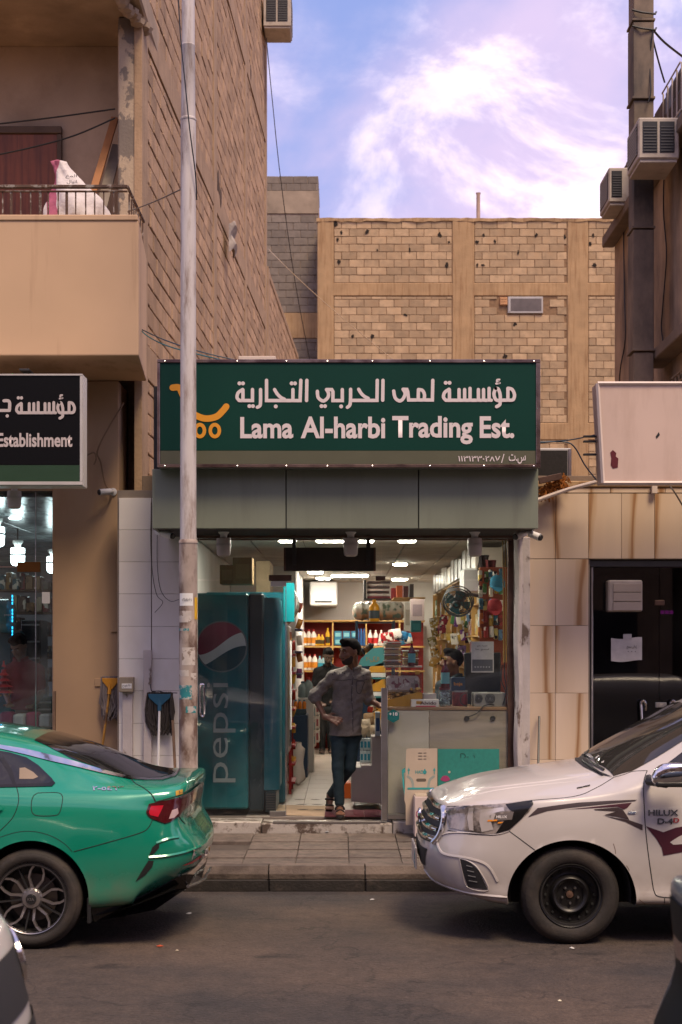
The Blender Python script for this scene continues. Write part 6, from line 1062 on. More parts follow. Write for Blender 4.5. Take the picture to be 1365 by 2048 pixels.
rr = random.Random(21)
for i in range(26):                                              # card-mounted small goods hung on the shelf end
    px, py = 962+(i % 5)*10+rr.uniform(-2, 2), 1150+(i//5)*29+rr.uniform(-4, 4); hc = rr.choice(pal)
    tag(MB().cbox(X(px-4, 14.72), X(px+4, 14.72), 14.70+rr.uniform(0, .03), 14.76, Z(py+11, 14.72), Z(py-11, 14.72), .006).build('hanging_packet', Pr(hc, 45)), 'hanging packet %s from left in the %s row at the shelving end' % (OW[i % 5], OW[i//5]), 'packet', 'packets hung at the shelving end')
for i in range(14):
    px, py = 905+(i % 7)*7+rr.uniform(-2, 2), 1240+(i//7)*34+rr.uniform(-5, 5); pouch('%s hanging pouch from left, %s strip above the shopkeeper' % (OW[i % 7], ('upper', 'lower')[i//7]), px, py, 16.1+rr.uniform(0, .5), 9, 22, Pr(rr.choice(pal), 45), 'pouches above the shopkeeper', 200+i)

dpal = ('8a6a48', '5a4636', '2f5f6a', '7a2a2a', 'b0a48e', '3a4a50', '94703a', '6a5a52')
ls = thing('left_shop_shelves', 'dark crowded shelves deep inside the left shop', 'shelves', P(60, 1450, 18.6))
for r in range(6): bx('shelf', M('dark_stick'), ls, X(-60, 18.6), X(140, 18.6), 18.5, 18.95, Z(1180+r*45, 18.6)-.02, Z(1180+r*45, 18.6), .003)
for r in range(6):
    x = -20
    for q in range(9):
        w_ = rr.uniform(9, 17); h = rr.uniform(18, 36)
        if x > 96: break
        tag(MB().cbox(X(x, 18.55), X(x+w_, 18.55), 18.52, 18.8, Z(1180+r*45, 18.6)+.001, Z(1180+r*45-h, 18.6), .01).build('stored_carton', Pr(rr.choice(dpal), 14)), '%s carton from the left on the %s shelf inside the left shop' % (OW[q], OW[r]), 'carton', 'cartons inside the left shop'); x += w_+1.5
# ---------------------------------------------------------------- cars: lofted shells, details cast onto them
from mathutils.geometry import delaunay_2d_cdt
def cr(P_, n):
    """Catmull-Rom upsampling of an array along axis 0"""
    P_ = np.asarray(P_, float); out = []
    for i in range(len(P_)-1):
        a, b, c, d = P_[max(i-1, 0)], P_[i], P_[i+1], P_[min(i+2, len(P_)-1)]
        for k in range(n):
            t = k/n; out.append(.5*((2*b)+(c-a)*t+(2*a-5*b+4*c-d)*t*t+(3*b-a-3*c+d)*t**3))
    return np.array(out+[P_[-1]])
def car_shell(name, mat, parent, rings, to_world, arches, ni=10, nj=6):
    """rings[i][j] = (s, t, z) for one half; mirrored; wheel arches cut as ellipses (s0, z0, a, b)"""
    G = cr(rings, ni); G = np.swapaxes(cr(np.swapaxes(G, 0, 1), nj), 0, 1); G[:, :, 1] = np.maximum(G[:, :, 1], 0)
    I, J = G.shape[:2]; V = []; Fs = []
    for sgn in (1, -1):
        H = G.copy(); k0 = len(V); ins = np.zeros((I, J), bool)
        for s0, z0, a, b in arches:
            ds, dz = (H[:, :, 0]-s0)/a, (H[:, :, 2]-z0)/b; q = np.sqrt(ds**2+dz**2); inside = (q < 1) & (H[:, :, 1] > .45) & (H[:, :, 2] < z0+b*1.02)
            kf = ~(inside[:-1, :-1] & inside[1:, :-1] & inside[:-1, 1:] & inside[1:, 1:]); used = np.zeros((I, J), bool)
            used[:-1, :-1] |= kf; used[1:, :-1] |= kf; used[:-1, 1:] |= kf; used[1:, 1:] |= kf
            edge = inside & used; f = np.where(edge, 1/np.maximum(q, 1e-3), 1); H[:, :, 0] = np.where(edge, s0+(H[:, :, 0]-s0)*f, H[:, :, 0]); H[:, :, 2] = np.where(edge, z0+(H[:, :, 2]-z0)*f, H[:, :, 2]); ins |= inside
        V += [to_world(s_, t_*sgn, z_) for s_, t_, z_ in H.reshape(-1, 3)]
        for i in range(I-1):
            for j in range(J-1):
                c = [(i, j), (i+1, j), (i+1, j+1), (i, j+1)]
                if all(ins[p] for p in c): continue
                Fs.append(tuple(k0+p[0]*J+p[1] for p in (c if sgn > 0 else c[::-1])))
    mb = MB(); mb.v = [tuple(v) for v in V]; mb.f = Fs; o = mb.build(name, mat, parent, smooth=50, merge=True)
    me = o.data; b = WL[o]; bv = BVHTree.FromPolygons([v.co+b for v in me.vertices], [tuple(p.vertices) for p in me.polygons]); return o, bv
EYE = Vector((0, 0, CZ))
def cast(bv, px, py, fallY=9.7):
    d = P(px, py, 1)-EYE; d.normalize(); h = bv.ray_cast(EYE, d, 60)
    if h[0] is None:
        h = bv.find_nearest(P(px, py, fallY)); n = h[1]
    else: n = h[1]
    if n.dot(d) > 0: n = -n
    return h[0], n
def decal(name, mat, bv, poly, parent, tr=lambda u, v: (u, v), off=.003, step=5, smooth=True, fallY=9.7, caster=None):
    """panel cut to a traced outline and laid on the shell it belongs to"""
    caster = caster or (lambda u, v: cast(bv, u, v, fallY))
    q = [Vector(tr(*p)) for p in poly]; B = []
    for i, p in enumerate(q):
        n_ = q[(i+1) % len(q)]; k = max(1, int((n_-p).length/step))
        B += [p.lerp(n_, m/k) for m in range(k)]
    n = len(B); xs = [p.x for p in B]; ys = [p.y for p in B]; pts = list(B)
    u = min(xs)+step/2
    while u < max(xs):
        v = min(ys)+step/2
        while v < max(ys):
            c = Vector((u, v))
            if min((c-p).length for p in B) > step*.5: pts.append(c)
            v += step
        u += step
    r = delaunay_2d_cdt(pts, [(i, (i+1) % n) for i in range(n)], [list(range(n))], 1, 1e-5)
    V = []
    for p in r[0]: h, nn = caster(p.x, p.y); V.append(h+nn*off)
    mb = MB(); mb.add(V, [tuple(f) for f in r[2]]); return mb.build(name, mat, parent, smooth=smooth)
def seam(name, mat, bv, pts, parent, tr=lambda u, v: (u, v), r=.003, n=4, off=0, close=False, fallY=9.7, sm=True):
    q = [Vector((*tr(*p), 0)) for p in pts]
    if close: q.append(q[0])
    q = smooth_path(q, n) if sm else q
    return MB().tube([cast(bv, p.x, p.y, fallY)[0]+cast(bv, p.x, p.y, fallY)[1]*off for p in q], r, 5).build(name, mat, parent, smooth=True)
def badge(s_, mat, bv, parent, x0, x1, y0, y1, tr, bold=.015, off=.005, name='badge_letters', fallY=9.7):
    (a, b), (c, d) = tr(x0, y0), tr(x1, y1); cx_, cy_ = (a+c)/2, (b+d)/2
    h, n = cast(bv, cx_, cy_, fallY); k = h.y/F
    def fn(u, v):
        q, nn = cast(bv, cx_+u/k, cy_-v/k, fallY); return q+nn*off
    return text(s_, mat, parent, h, (d-b)*k, (c-a)*k, bold, name, fn=fn)
SEAM = M('panel_gap', (.006, .007, .007), .8, var=0)
RUBBER = M('tyre_rubber', (.022, .018, .016), .78, var=.25, vs_=9, bump=.25, bs=60, col2=(.045, .034, .027), c2s=5, c2t=(.5, .7))
WELL = M('wheel_well', (.006, .0055, .005), .95, var=0)
CARGL = M('dark_car_glass', (.012, .012, .012), .04, var=0, spec=.7)
GLOSSK = M('gloss_black_trim', (.008, .008, .008), .15, var=0)
def tyre(t, c, R_, w_, rim, sgn=-1):
    """c = hub centre on the outer face; axis along Y; sgn -1 = outer face toward -Y"""
    s = sgn; pr = [(rim, 0), (rim+.012, s*.012), (rim+(R_-rim)*.45, s*.020), (R_-.03, s*.012), (R_-.008, -s*.012), (R_, -s*.035), (R_, -s*(w_-.035)), (R_-.02, -s*w_), (rim, -s*w_)]
    o = MB().lathe(pr, c, 'y', 56, cap=False).build('tyre', RUBBER, t, smooth=45)
    gr = MB()
    for k in range(5):
        y = -s*(.04+k*(w_-.08)/4); gr.lathe([(R_+.0008, y-.003), (R_+.0008, y+.003)], c, 'y', 56, cap=False)
    gr.build('tread_groove', SEAM, o)
    sh_ = MB()
    for k in range(64):
        a = 2*math.pi*k/64; d = Vector((math.cos(a), 0, math.sin(a))); e_ = Vector((-math.sin(a), 0, math.cos(a)))*.010; p0 = Vector(c)+d*(R_-.028)+Vector((0, s*.012, 0)); p1 = Vector(c)+d*(R_-.002)+Vector((0, -s*.024, 0))
        sh_.add([p0-e_, p0+e_, p1+e_, p1-e_], [(0, 1, 2, 3)])
    sh_.build('shoulder_lug', RUBBER, o)
    MB().lathe([(rim+.002, s*.002), (rim-.02, s*.002), (rim-.03, -s*.15), (0, -s*.15)], c, 'y', 40, cap=False).build('rim_barrel', BLACKM, t, smooth=True)
    return o
def wheel_well(parent, c, rad, depth, sgn=1):
    f = lambda u, v: (c[0]+rad*math.cos(R(-8+196*u)), c[1]+sgn*depth*v, c[2]+rad*math.sin(R(-8+196*u)))
    mb = MB().grid(30, 2, f); n = 30; mb.add([f(i/29, 1) for i in range(n)], [tuple(range(n))]); mb.build('wheel_well', WELL, parent)
def dusty(m, t, b, N, K, vec):
    """road dust settled low on the bodywork"""
    s_ = N('ShaderNodeSeparateXYZ'); K(vec, s_.inputs[0]); r = N('ShaderNodeMapRange'); r.inputs[1].default_value = .62; r.inputs[2].default_value = .24; r.inputs[4].default_value = .55; K(s_.outputs[2], r.inputs[0])
    n = N('ShaderNodeTexNoise'); n.inputs['Scale'].default_value = 7; n.inputs['Detail'].default_value = 8; K(vec, n.inputs['Vector']); q = N('ShaderNodeMapRange'); q.inputs[1].default_value = .3; q.inputs[2].default_value = .7; q.inputs[3].default_value = .25; q.inputs[4].default_value = 1.3; K(n.outputs[0], q.inputs[0])
    k = N('ShaderNodeMath'); k.operation = 'MULTIPLY'; k.use_clamp = True; K(r.outputs[0], k.inputs[0]); K(q.outputs[0], k.inputs[1]); x = N('ShaderNodeMix'); x.data_type = 'RGBA'; x.inputs['B'].default_value = (.17, .12, .085, 1); K(k.outputs[0], x.inputs['Factor']); src = b.inputs['Base Color'].links[0].from_socket; K(src, x.inputs['A']); K(x.outputs['Result'], b.inputs['Base Color'])
    y = N('ShaderNodeMapRange'); y.inputs[3].default_value = b.inputs['Roughness'].default_value; y.inputs[4].default_value = .75; K(k.outputs[0], y.inputs[0]); K(y.outputs[0], b.inputs['Roughness'])
# ======================= green saloon (left)
GP = M('green_car_paint', (.005, .235, .148), .2, .1, var=.04, vs_=2, coat=1.0, spec=.5, extra=dusty)
KX, KYc = -.96, 10.43
kw = lambda s, t, z: (KX-s, KYc-t, z)
KIA = thing('green_saloon', 'glossy green saloon parked at left, seen from behind its rear wheel', 'car', (KX-2.4, KYc, 0))
def ring(s, t, z):
    s = s if hasattr(s, '__len__') else [s]*10; return [(a, b, c) for a, b, c in zip(s, t, z)]
zb = [.30, .33, .47, .63, .80, .93, 1.06, 1.092, 1.095, 1.098]
rk = [ring([.45, .30, .06, .0, .09, .085, .07, .085, .09, .10], [0]*10, zb),
      ring([.45, .30, .065, .005, .092, .087, .072, .087, .092, .102], [.4, .4, .4, .4, .4, .4, .4, .3, .15, 0], zb),
      ring([.47, .34, .12, .06, .125, .115, .105, .115, .12, .13], [.6, .66, .68, .69, .68, .66, .64, .45, .22, 0], [z+(.01 if k > 1 else 0) for k, z in enumerate(zb)]),
      ring([.50, .42, .24, .19, .20, .19, .20, .22, .22, .22], [.64, .80, .83, .84, .83, .80, .755, .5, .25, 0], [.29, .33, .49, .65, .80, .93, 1.058, 1.095, 1.102, 1.105]),
      ring(.47, [.66, .86, .895, .905, .895, .865, .79, .56, .28, 0], [.27, .30, .48, .66, .81, .95, 1.055, 1.108, 1.125, 1.13]),
      ring(.80, [.66, .89, .922, .93, .92, .885, .80, .56, .28, 0], [.25, .27, .46, .66, .83, .98, 1.075, 1.225, 1.268, 1.28]),
      ring(1.11, [.66, .90, .93, .938, .925, .888, .81, .575, .3, 0], [.22, .24, .44, .66, .84, .99, 1.085, 1.32, 1.365, 1.378]),
      ring(1.45, [.66, .90, .93, .935, .92, .885, .82, .59, .3, 0], [.19, .21, .42, .66, .84, .99, 1.085, 1.385, 1.438, 1.45]),
      ring(1.9, [.66, .90, .93, .935, .92, .885, .83, .595, .3, 0], [.18, .2, .42, .66, .84, .98, 1.075, 1.425, 1.475, 1.485]),
      ring(2.6, [.66, .90, .93, .935, .92, .885, .83, .59, .3, 0], [.18, .2, .42, .66, .84, .97, 1.06, 1.42, 1.475, 1.485]),
      ring(3.2, [.66, .90, .93, .935, .92, .885, .83, .60, .3, 0], [.18, .2, .42, .66, .83, .95, 1.03, 1.30, 1.37, 1.39]),
      ring(3.75, [.66, .90, .93, .935, .92, .88, .80, .62, .3, 0], [.18, .2, .42, .64, .81, .90, .965, 1.02, 1.06, 1.07]),
      ring(4.3, [.66, .88, .91, .915, .90, .85, .76, .5, .25, 0], [.18, .2, .40, .60, .74, .80, .84, .90, .93, .94]),
      ring([4.66, 4.7, 4.7, 4.7, 4.68, 4.64, 4.6, 4.6, 4.6, 4.6], [.6, .75, .78, .78, .76, .72, .66, .45, .22, 0], [.2, .24, .40, .56, .68, .73, .77, .82, .84, .85]),
      ring([4.7, 4.82, 4.86, 4.86, 4.82, 4.78, 4.74, 4.73, 4.73, 4.73], [.3, .35, .36, .36, .35, .34, .32, .2, .1, 0], [.2, .24, .40, .55, .66, .71, .75, .78, .79, .79]),
      ring([4.7, 4.84, 4.89, 4.89, 4.85, 4.81, 4.77, 4.76, 4.76, 4.76], [0]*10, [.2, .24, .40, .55, .66, .71, .75, .78, .79, .79])]
kb, kbv = car_shell('body', GP, KIA, rk, kw, [(1.11, .345, .385, .385), (3.96, .345, .385, .385)])
tk = lambda u, v: (u/2.967, 1400+v/2.967)
K = lambda name, mat, poly, off=.003, step=4: decal(name, mat, kbv, poly, KIA, tk, off, step)
def plan_glass(name, mat, bv, near, parent, tr, w2l, l2w, off=.004, step=.05):
    """window laid over the shell from above: the traced near edge and its mirror image"""
    e = [w2l(cast(bv, *tr(*p))[0]) for p in near]; poly = [(s, t) for s, t in e]+[(s, -t) for s, t in reversed(e)]
    def down(s, t):
        x, y = l2w(s, t); h = bv.ray_cast(Vector((x, y, 3)), Vector((0, 0, -1)), 5); n = h[1] if h[1].z > 0 else -h[1]; return h[0], n
    return decal(name, mat, bv, poly, parent, off=off, step=step, caster=down)
plan_glass('rear_window', CARGL, kbv, [(205, 240), (330, 300), (430, 352), (600, 408), (780, 454), (860, 463), (955, 458), (1030, 436)], KIA, tk, lambda p: (KX-p.x, KYc-p.y), lambda s, t: (KX-s, KYc-t))
K('chrome_trim', CHROME, [(-150, 245), (0, 268), (150, 292), (300, 328), (430, 362), (600, 413), (770, 457), (880, 467), (960, 464), (1035, 440), (1062, 410), (1074, 414), (1045, 452), (965, 476), (860, 477), (765, 471), (600, 435), (430, 393), (300, 364), (150, 325), (0, 290), (-150, 268)], .007)
qw = K('quarter_window', CARGL, [(-300, 300), (0, 302), (60, 312), (160, 342), (230, 388), (310, 466), (326, 492), (308, 510), (-300, 522)], .003)
K('window_frame', GLOSSK, [(-300, 506), (0, 504), (290, 495), (316, 478), (330, 494), (310, 514), (-300, 526)], .006)
K('window_pillar', GLOSSK, [(0, 352), (22, 340), (75, 420), (100, 512), (84, 514), (50, 430)], .0065)
K('seat_headrest', M('tan_interior', (.25, .19, .14), .7), [(118, 405), (150, 402), (200, 430), (228, 458), (200, 470), (116, 470)], .0045)
for nm, pts, r in (('door_seam', [(-20, 340), (40, 415), (85, 480), (110, 560), (108, 620), (75, 700), (0, 778)], .003), ('boot_seam', [(770, 458), (800, 492), (850, 520), (900, 560), (925, 605)], .0045), ('boot_seam', [(1058, 683), (1078, 712), (1100, 735)], .004), ('bumper_seam', [(905, 715), (880, 760), (830, 790), (640, 846), (440, 900)], .003), ('arch_crease', [(430, 900), (380, 850), (300, 805), (200, 780), (100, 785), (0, 815)], .002)): seam(nm, SEAM, kbv, pts, KIA, tk, r)
seam('fuel_flap', SEAM, kbv, [(225, 552), (340, 550), (370, 568), (372, 600), (355, 668), (320, 686), (225, 686), (192, 665), (188, 610), (200, 570)], KIA, tk, .003, close=True)
K('door_handle', GP, [(-60, 618), (5, 622), (28, 640), (10, 658), (-60, 662)], .02, 6)
K('tail_lamp', M('dark_red_lens', (.055, .004, .006), .12, var=0, coat=.6), [(868, 665), (885, 617), (1000, 592), (1060, 576), (1120, 545), (1185, 500), (1203, 505), (1196, 548), (1150, 595), (1100, 640), (1055, 690), (1010, 722), (980, 732), (905, 706), (880, 688)], .008)
K('bright_lens', M('red_lens', (.42, .008, .025), .15, var=.1, coat=.6), [(884, 668), (897, 630), (970, 626), (955, 662), (938, 695), (892, 684)], .011); K('reverse_lens', M('clear_lens', (.42, .30, .30), .15, var=.1), [(1000, 706), (1018, 655), (1050, 642), (1054, 672), (1030, 698)], .011)  # inner lens in a brighter red
K('light_bar', M('bar_chrome', (.30, .22, .22), .15, .8, var=.1), [(1060, 572), (1120, 545), (1184, 494), (1200, 490), (1203, 503), (1180, 520), (1120, 560), (1066, 584)], .012)
seam('boot_lip_shadow', SEAM, kbv, [(930, 604), (1000, 585), (1065, 565), (1130, 528), (1185, 480)], KIA, tk, .004)
K('side_vent', SEAM, [(886, 922), (906, 872), (948, 838), (945, 878), (918, 908)], .004); K('side_vent', SEAM, [(805, 1078), (845, 1010), (882, 952), (914, 954), (905, 988), (862, 1038)], .004)
seam('bumper_crease', GP, kbv, [(885, 935), (1000, 925), (1110, 900), (1200, 860), (1245, 800)], KIA, tk, .012, off=-.002)
seam('bumper_crease', GP, kbv, [(930, 850), (1000, 825), (1060, 815)], KIA, tk, .012, off=-.002)
K('reflector', M('red_lens'), [(1078, 982), (1140, 955), (1192, 918), (1193, 932), (1140, 968), (1100, 979)], .005)
K('number_plate', M('plate_white', (.52, .46, .42), .4, var=.1), [(1207, 900), (1235, 868), (1243, 930), (1236, 965), (1216, 990)], .012)
K('plate_band', M('plate_yellow', (.5, .28, .02), .4), [(1227, 878), (1236, 866), (1240, 915), (1233, 905)], .014)
K('boot_recess', M('green_car_paint'), [(1140, 800), (1195, 740), (1215, 712), (1212, 740), (1170, 800)], .004)
badge('٢-٥٤٦٣', CHROME, kbv, KIA, 550, 735, 510, 538, tk, .02); badge('٢-٥٤٦٣', CHROME, kbv, KIA, 1090, 1145, 655, 690, tk, .02); badge('K5', CHROME, kbv, KIA, 1118, 1142, 728, 742, tk, .02)
K('yellow_sticker', M('plate_yellow'), [(1043, 540), (1083, 530), (1083, 556), (1043, 568)], .004, 4); badge('١٠٠', INK, kbv, KIA, 1060, 1080, 540, 556, tk, .02, .007)
# diffuser, exhaust, mud flap
df = MB(); df.grid(20, 8, lambda u, v: (KX-.06-.62*u-.10*(1-v), KYc-.86+1.72*v if False else KYc-(.86-.10*(1-u)*0)*(1-2*v), .20+.19*(1-u)**1.4+.03*math.sin(v*3.14)))
df.build('underbody', GLOSSK, KIA, smooth=True)
dsd = MB(); dsd.add([kw(.72, .86, .262), kw(.1, .70, .47), kw(.05, .6, .45), kw(.10, .62, .36), kw(.30, .78, .24), kw(.70, .84, .17)], [(0, 1, 2, 3, 4, 5)]); dsd.add([kw(.05, .6, .46), kw(.02, 0, .46), kw(.06, 0, .33), kw(.10, .62, .36)], [(0, 1, 2, 3)]); dsd.add([kw(.05, -.6, .46), kw(.02, 0, .46), kw(.06, 0, .33), kw(.10, -.62, .36)], [(0, 1, 2, 3)])
dsd.build('diffuser', GLOSSK, KIA)
ex = MB(); ex.prism([(0, 0), (.2, 0), (.16, .06), (.03, .06)], 0, .03, lambda u, v, d: kw(.14-d-.05*v+.1*u, .62-u*.9, .345+v+u*.05)); ex.build('exhaust_trim', STEEL, KIA, bevel=.006)
ex = MB(); ex.tube([kw(.09, .66, .38), kw(.045, .45, .37), kw(.02, .2, .36), kw(.02, -.3, .36)], .012, 6); ex.build('diffuser_trim', STEEL, KIA, smooth=True)
bx('mud_flap', BLACKP, KIA, KX-.74, KX-.715, KYc-.90, KYc-.7, .17, .34, .004)
wx = KX-1.11
def alloy(parent, c, R_=.335):
    t = MB(); WHL = thing_part('wheel', parent, c); tyre(WHL, c, R_, .22, .243)
    ALY = M('machined_alloy', (.46, .43, .42), .3, .9, var=.06); DKA = M('dark_alloy', (.05, .05, .052), .4, .6, var=.1)
    cy_ = c[1]; f = lambda r, a, y: (c[0]+r*math.cos(a), cy_+y, c[2]+r*math.sin(a))
    MB().lathe([(.247, -.008), (.247, .004), (.228, .012), (.222, .004), (.232, -.006)], c, 'y', 56, cap=False).build('rim_lip', ALY, WHL, smooth=True)
    for k in range(5):
        a0 = R(90-12+72*k); arm = MB()
        for s_ in (-1, 1):
            pts = [(.055, 5), (.10, 15), (.145, 19), (.19, 14), (.232, 6.5)]; le = []; 
            for i, (r, d) in enumerate(pts):
                wd = (.016, .012, .010, .010, .013)[i]; a = a0+s_*R(d)
                le.append([f(r, a-wd/r/1.4, .004+(.018 if i < 2 else .008)*(i < 4)), f(r, a+wd/r/1.4, .004+(.018 if i < 2 else .008)*(i < 4)), f(r, a+wd/r/1.4, .04), f(r, a-wd/r/1.4, .04)])
            for i in range(4):
                arm.add(le[i]+le[i+1], [(0, 1, 5, 4), (1, 2, 6, 5), (3, 0, 4, 7), (2, 3, 7, 6)])
        arm.build('spoke', ALY, WHL)
        dk = MB(); a = a0+R(36); dk.add([f(.05, a-.15, .03), f(.05, a+.15, .03), f(.23, a+.02, .02), f(.23, a-.02, .02), f(.05, a-.15, .06), f(.05, a+.15, .06), f(.23, a+.02, .05), f(.23, a-.02, .05)], [(0, 1, 2, 3), (0, 3, 7, 4), (1, 2, 6, 5)]); dk.build('dark_spoke', DKA, WHL)
        MB().lathe([(.009, .0), (.009, -.012), (.005, -.015), (0, -.015)], f(.058, a0+R(36), .028), 'y', 8).build('wheel_nut', STEEL, WHL)
    MB().lathe([(.075, .03), (.06, .006), (.036, .002)], c, 'y', 28, cap=False).build('hub', ALY, WHL, smooth=True); cap = MB().lathe([(.036, .003), (.034, -.004), (0, -.005)], c, 'y', 24, cap=False).build('centre_cap', BLACKP, WHL, smooth=True)
    text('KIA', STEEL, WHL, (c[0], cy_-.008, c[2]), .02, .045, .01, 'cap_letters')
    MB().lathe([(.16, .09), (.16, .11), (0, .11)], c, 'y', 30).build('brake_disc', M('brake_steel', (.12, .10, .09), .5, .7, var=.2), WHL)
    return WHL
def thing_part(name, parent, c):
    o = bpy.data.objects.new(name, None); o.empty_display_size = .05; COL.objects.link(o); WL[o] = Vector(c); o.parent = parent; o.location = Vector(c)-WL[parent]; return o
kc = (wx, KYc-.925+.012, .335)
alloy(KIA, kc); alloy(KIA, (KX-3.96, kc[1], .335))
for s_ in (1.11, 3.96):
    wheel_well(KIA, (KX-s_, KYc-.90, .345), .384, .34); wheel_well(KIA, (KX-s_, KYc+.90, .345), .384, .34, -1); w_ = thing_part('wheel', KIA, (KX-s_, KYc+.91, .335)); tyre(w_, (KX-s_, KYc+.91, .335), .335, .22, .243, 1)
# ======================= white pickup (right)
WP = M('white_car_paint', (.485, .45, .43), .28, 0, var=.04, vs_=3, coat=.8, col2=(.43, .37, .335), c2s=1.6, c2t=(.58, .85), extra=dusty)
HX, HYc = .57, 10.535
hw_ = lambda s, t, z: (HX+s, HYc-t, z)
HLX = thing('white_pickup', 'dusty white pickup truck parked at right, its front corner and black steel wheel', 'pickup', (HX+2.6, HYc, 0))
rh = [ring([.30, .12, .03, .0, .03, .075, .11, .14, .16, .17], [0]*10, [.33, .34, .42, .58, .72, .85, .915, .935, .945, .95]),
      ring([.30, .125, .035, .01, .04, .085, .12, .15, .17, .18], [.35, .36, .36, .36, .36, .36, .36, .28, .14, 0], [.33, .34, .42, .58, .72, .85, .92, .94, .95, .955]),
      ring([.34, .20, .12, .09, .12, .15, .18, .20, .22, .23], [.58, .62, .63, .63, .62, .61, .60, .4, .2, 0], [.32, .33, .42, .58, .72, .85, .925, .965, .98, .985]),
      ring([.42, .34, .28, .26, .28, .30, .31, .32, .34, .35], [.62, .78, .80, .80, .78, .76, .74, .5, .25, 0], [.30, .31, .42, .58, .73, .87, .945, 1.0, 1.02, 1.03]),
      ring([.5, .5, .48, .47, .48, .5, .5, .5, .52, .52], [.62, .85, .87, .875, .86, .83, .78, .52, .26, 0], [.28, .285, .42, .58, .75, .91, .965, 1.045, 1.07, 1.08]),
      ring(.75, [.62, .885, .895, .90, .89, .855, .79, .53, .27, 0], [.27, .275, .42, .60, .79, .955, .985, 1.08, 1.115, 1.125]),
      ring(1.0, [.62, .895, .902, .905, .895, .86, .795, .54, .28, 0], [.27, .275, .42, .62, .82, .975, 1.01, 1.11, 1.15, 1.16]),
      ring(1.25, [.62, .895, .902, .905, .895, .865, .805, .56, .28, 0], [.27, .275, .42, .63, .84, .99, 1.05, 1.15, 1.19, 1.205]),
      ring([1.45, 1.45, 1.45, 1.45, 1.45, 1.43, 1.40, 1.36, 1.30, 1.28], [.62, .895, .90, .905, .897, .872, .815, .58, .29, 0], [.27, .28, .42, .64, .85, 1.0, 1.09, 1.20, 1.235, 1.245]),
      ring([1.75, 1.75, 1.75, 1.75, 1.75, 1.75, 1.78, 1.78, 1.72, 1.70], [.62, .89, .895, .90, .893, .872, .80, .62, .31, 0], [.27, .28, .42, .64, .85, 1.01, 1.22, 1.42, 1.47, 1.48]),
      ring([2.1, 2.1, 2.1, 2.1, 2.1, 2.1, 2.14, 2.12, 2.08, 2.06], [.62, .89, .895, .90, .893, .875, .79, .60, .31, 0], [.27, .28, .42, .64, .85, 1.02, 1.36, 1.60, 1.645, 1.66]),
      ring(2.5, [.62, .89, .895, .90, .893, .875, .76, .58, .3, 0], [.27, .28, .42, .64, .85, 1.02, 1.46, 1.665, 1.69, 1.70]),
      ring(3.2, [.62, .89, .895, .90, .893, .875, .76, .58, .3, 0], [.27, .28, .42, .64, .85, 1.02, 1.46, 1.665, 1.70, 1.71]),
      ring([3.6, 3.6, 3.6, 3.6, 3.6, 3.6, 3.6, 3.56, 3.55, 3.55], [.62, .89, .895, .90, .893, .875, .76, .58, .3, 0], [.27, .28, .42, .64, .85, 1.02, 1.40, 1.60, 1.63, 1.64]),
      ring(3.72, [.62, .89, .895, .90, .893, .875, .82, .55, .28, 0], [.27, .28, .42, .64, .85, 1.03, 1.05, 1.06, 1.06, 1.06]),
      ring(5.2, [.62, .87, .88, .885, .88, .865, .82, .55, .28, 0], [.45, .46, .5, .66, .85, 1.03, 1.05, 1.06, 1.06, 1.06]),
      ring(5.22, [0]*10, [.45, .46, .5, .66, .85, 1.03, 1.05, 1.06, 1.06, 1.06])]
hb_, hbv = car_shell('body', WP, HLX, rh, hw_, [(.99, .315, .435, .40), (4.1, .335, .42, .40)])
th = lambda u, v: (820+u/2.505, 1380+v/2.505)
H = lambda name, mat, poly, off=.003, step=4: decal(name, mat, hbv, poly, HLX, th, off, step)
CLEAR = M('headlamp_lens', (.34, .30, .275), .10, .2, var=.25, vs_=12, coat=.9, col2=(.07, .06, .055), c2s=9, c2t=(.45, .6))
H('headlamp', CLEAR, [(185, 592), (290, 584), (450, 572), (612, 556), (621, 570), (600, 606), (560, 645), (500, 700), (430, 719), (370, 721), (250, 700), (202, 690), (190, 645)], .006)
H('lamp_rear_trim', GLOSSK, [(480, 574), (612, 557), (620, 570), (560, 644), (498, 700), (432, 718), (470, 660), (520, 612), (500, 600)], .009)
LREF = M('lamp_reflector', (.62, .58, .54), .2, .5, var=.1)
H('reflector', LREF, [(298, 592), (322, 590), (318, 640), (322, 706), (300, 702), (290, 640)], .009); H('reflector', LREF, [(355, 600), (470, 588), (474, 606), (430, 616), (400, 632), (420, 700), (362, 712), (350, 660)], .009)
H('reflector', LREF, [(412, 622), (432, 620), (420, 655), (402, 652)], .012); H('reflector', M('lamp_panel', (.34, .31, .29), .2, .7), [(436, 628), (522, 610), (512, 650), (424, 656)], .0115); H('indicator', M('amber_lens', (.7, .25, .02), .2), [(392, 652), (440, 650), (438, 657), (390, 660)], .012); H('indicator', M('amber_lens'), [(446, 662), (470, 661), (460, 668), (440, 670)], .012)
badge('HILUX', M('lamp_text', (.75, .72, .7), .4), hbv, HLX, 436, 488, 630, 643, th, .01, .014)
for pts in ([(592, 637), (640, 592), (740, 577), (850, 564), (1000, 555), (1138, 550), (1128, 557), (960, 574), (800, 590), (690, 606)], [(966, 628), (1030, 640), (1100, 652), (1166, 675), (1166, 703), (1080, 660)], [(920, 598), (1040, 588), (1066, 598), (1085, 625), (1100, 651), (1040, 636), (975, 626), (1036, 608), (930, 602)]): H('stripe_decal', M('charcoal_stripe', (.045, .030, .032), .35, var=.15, vs_=8), pts, .003)
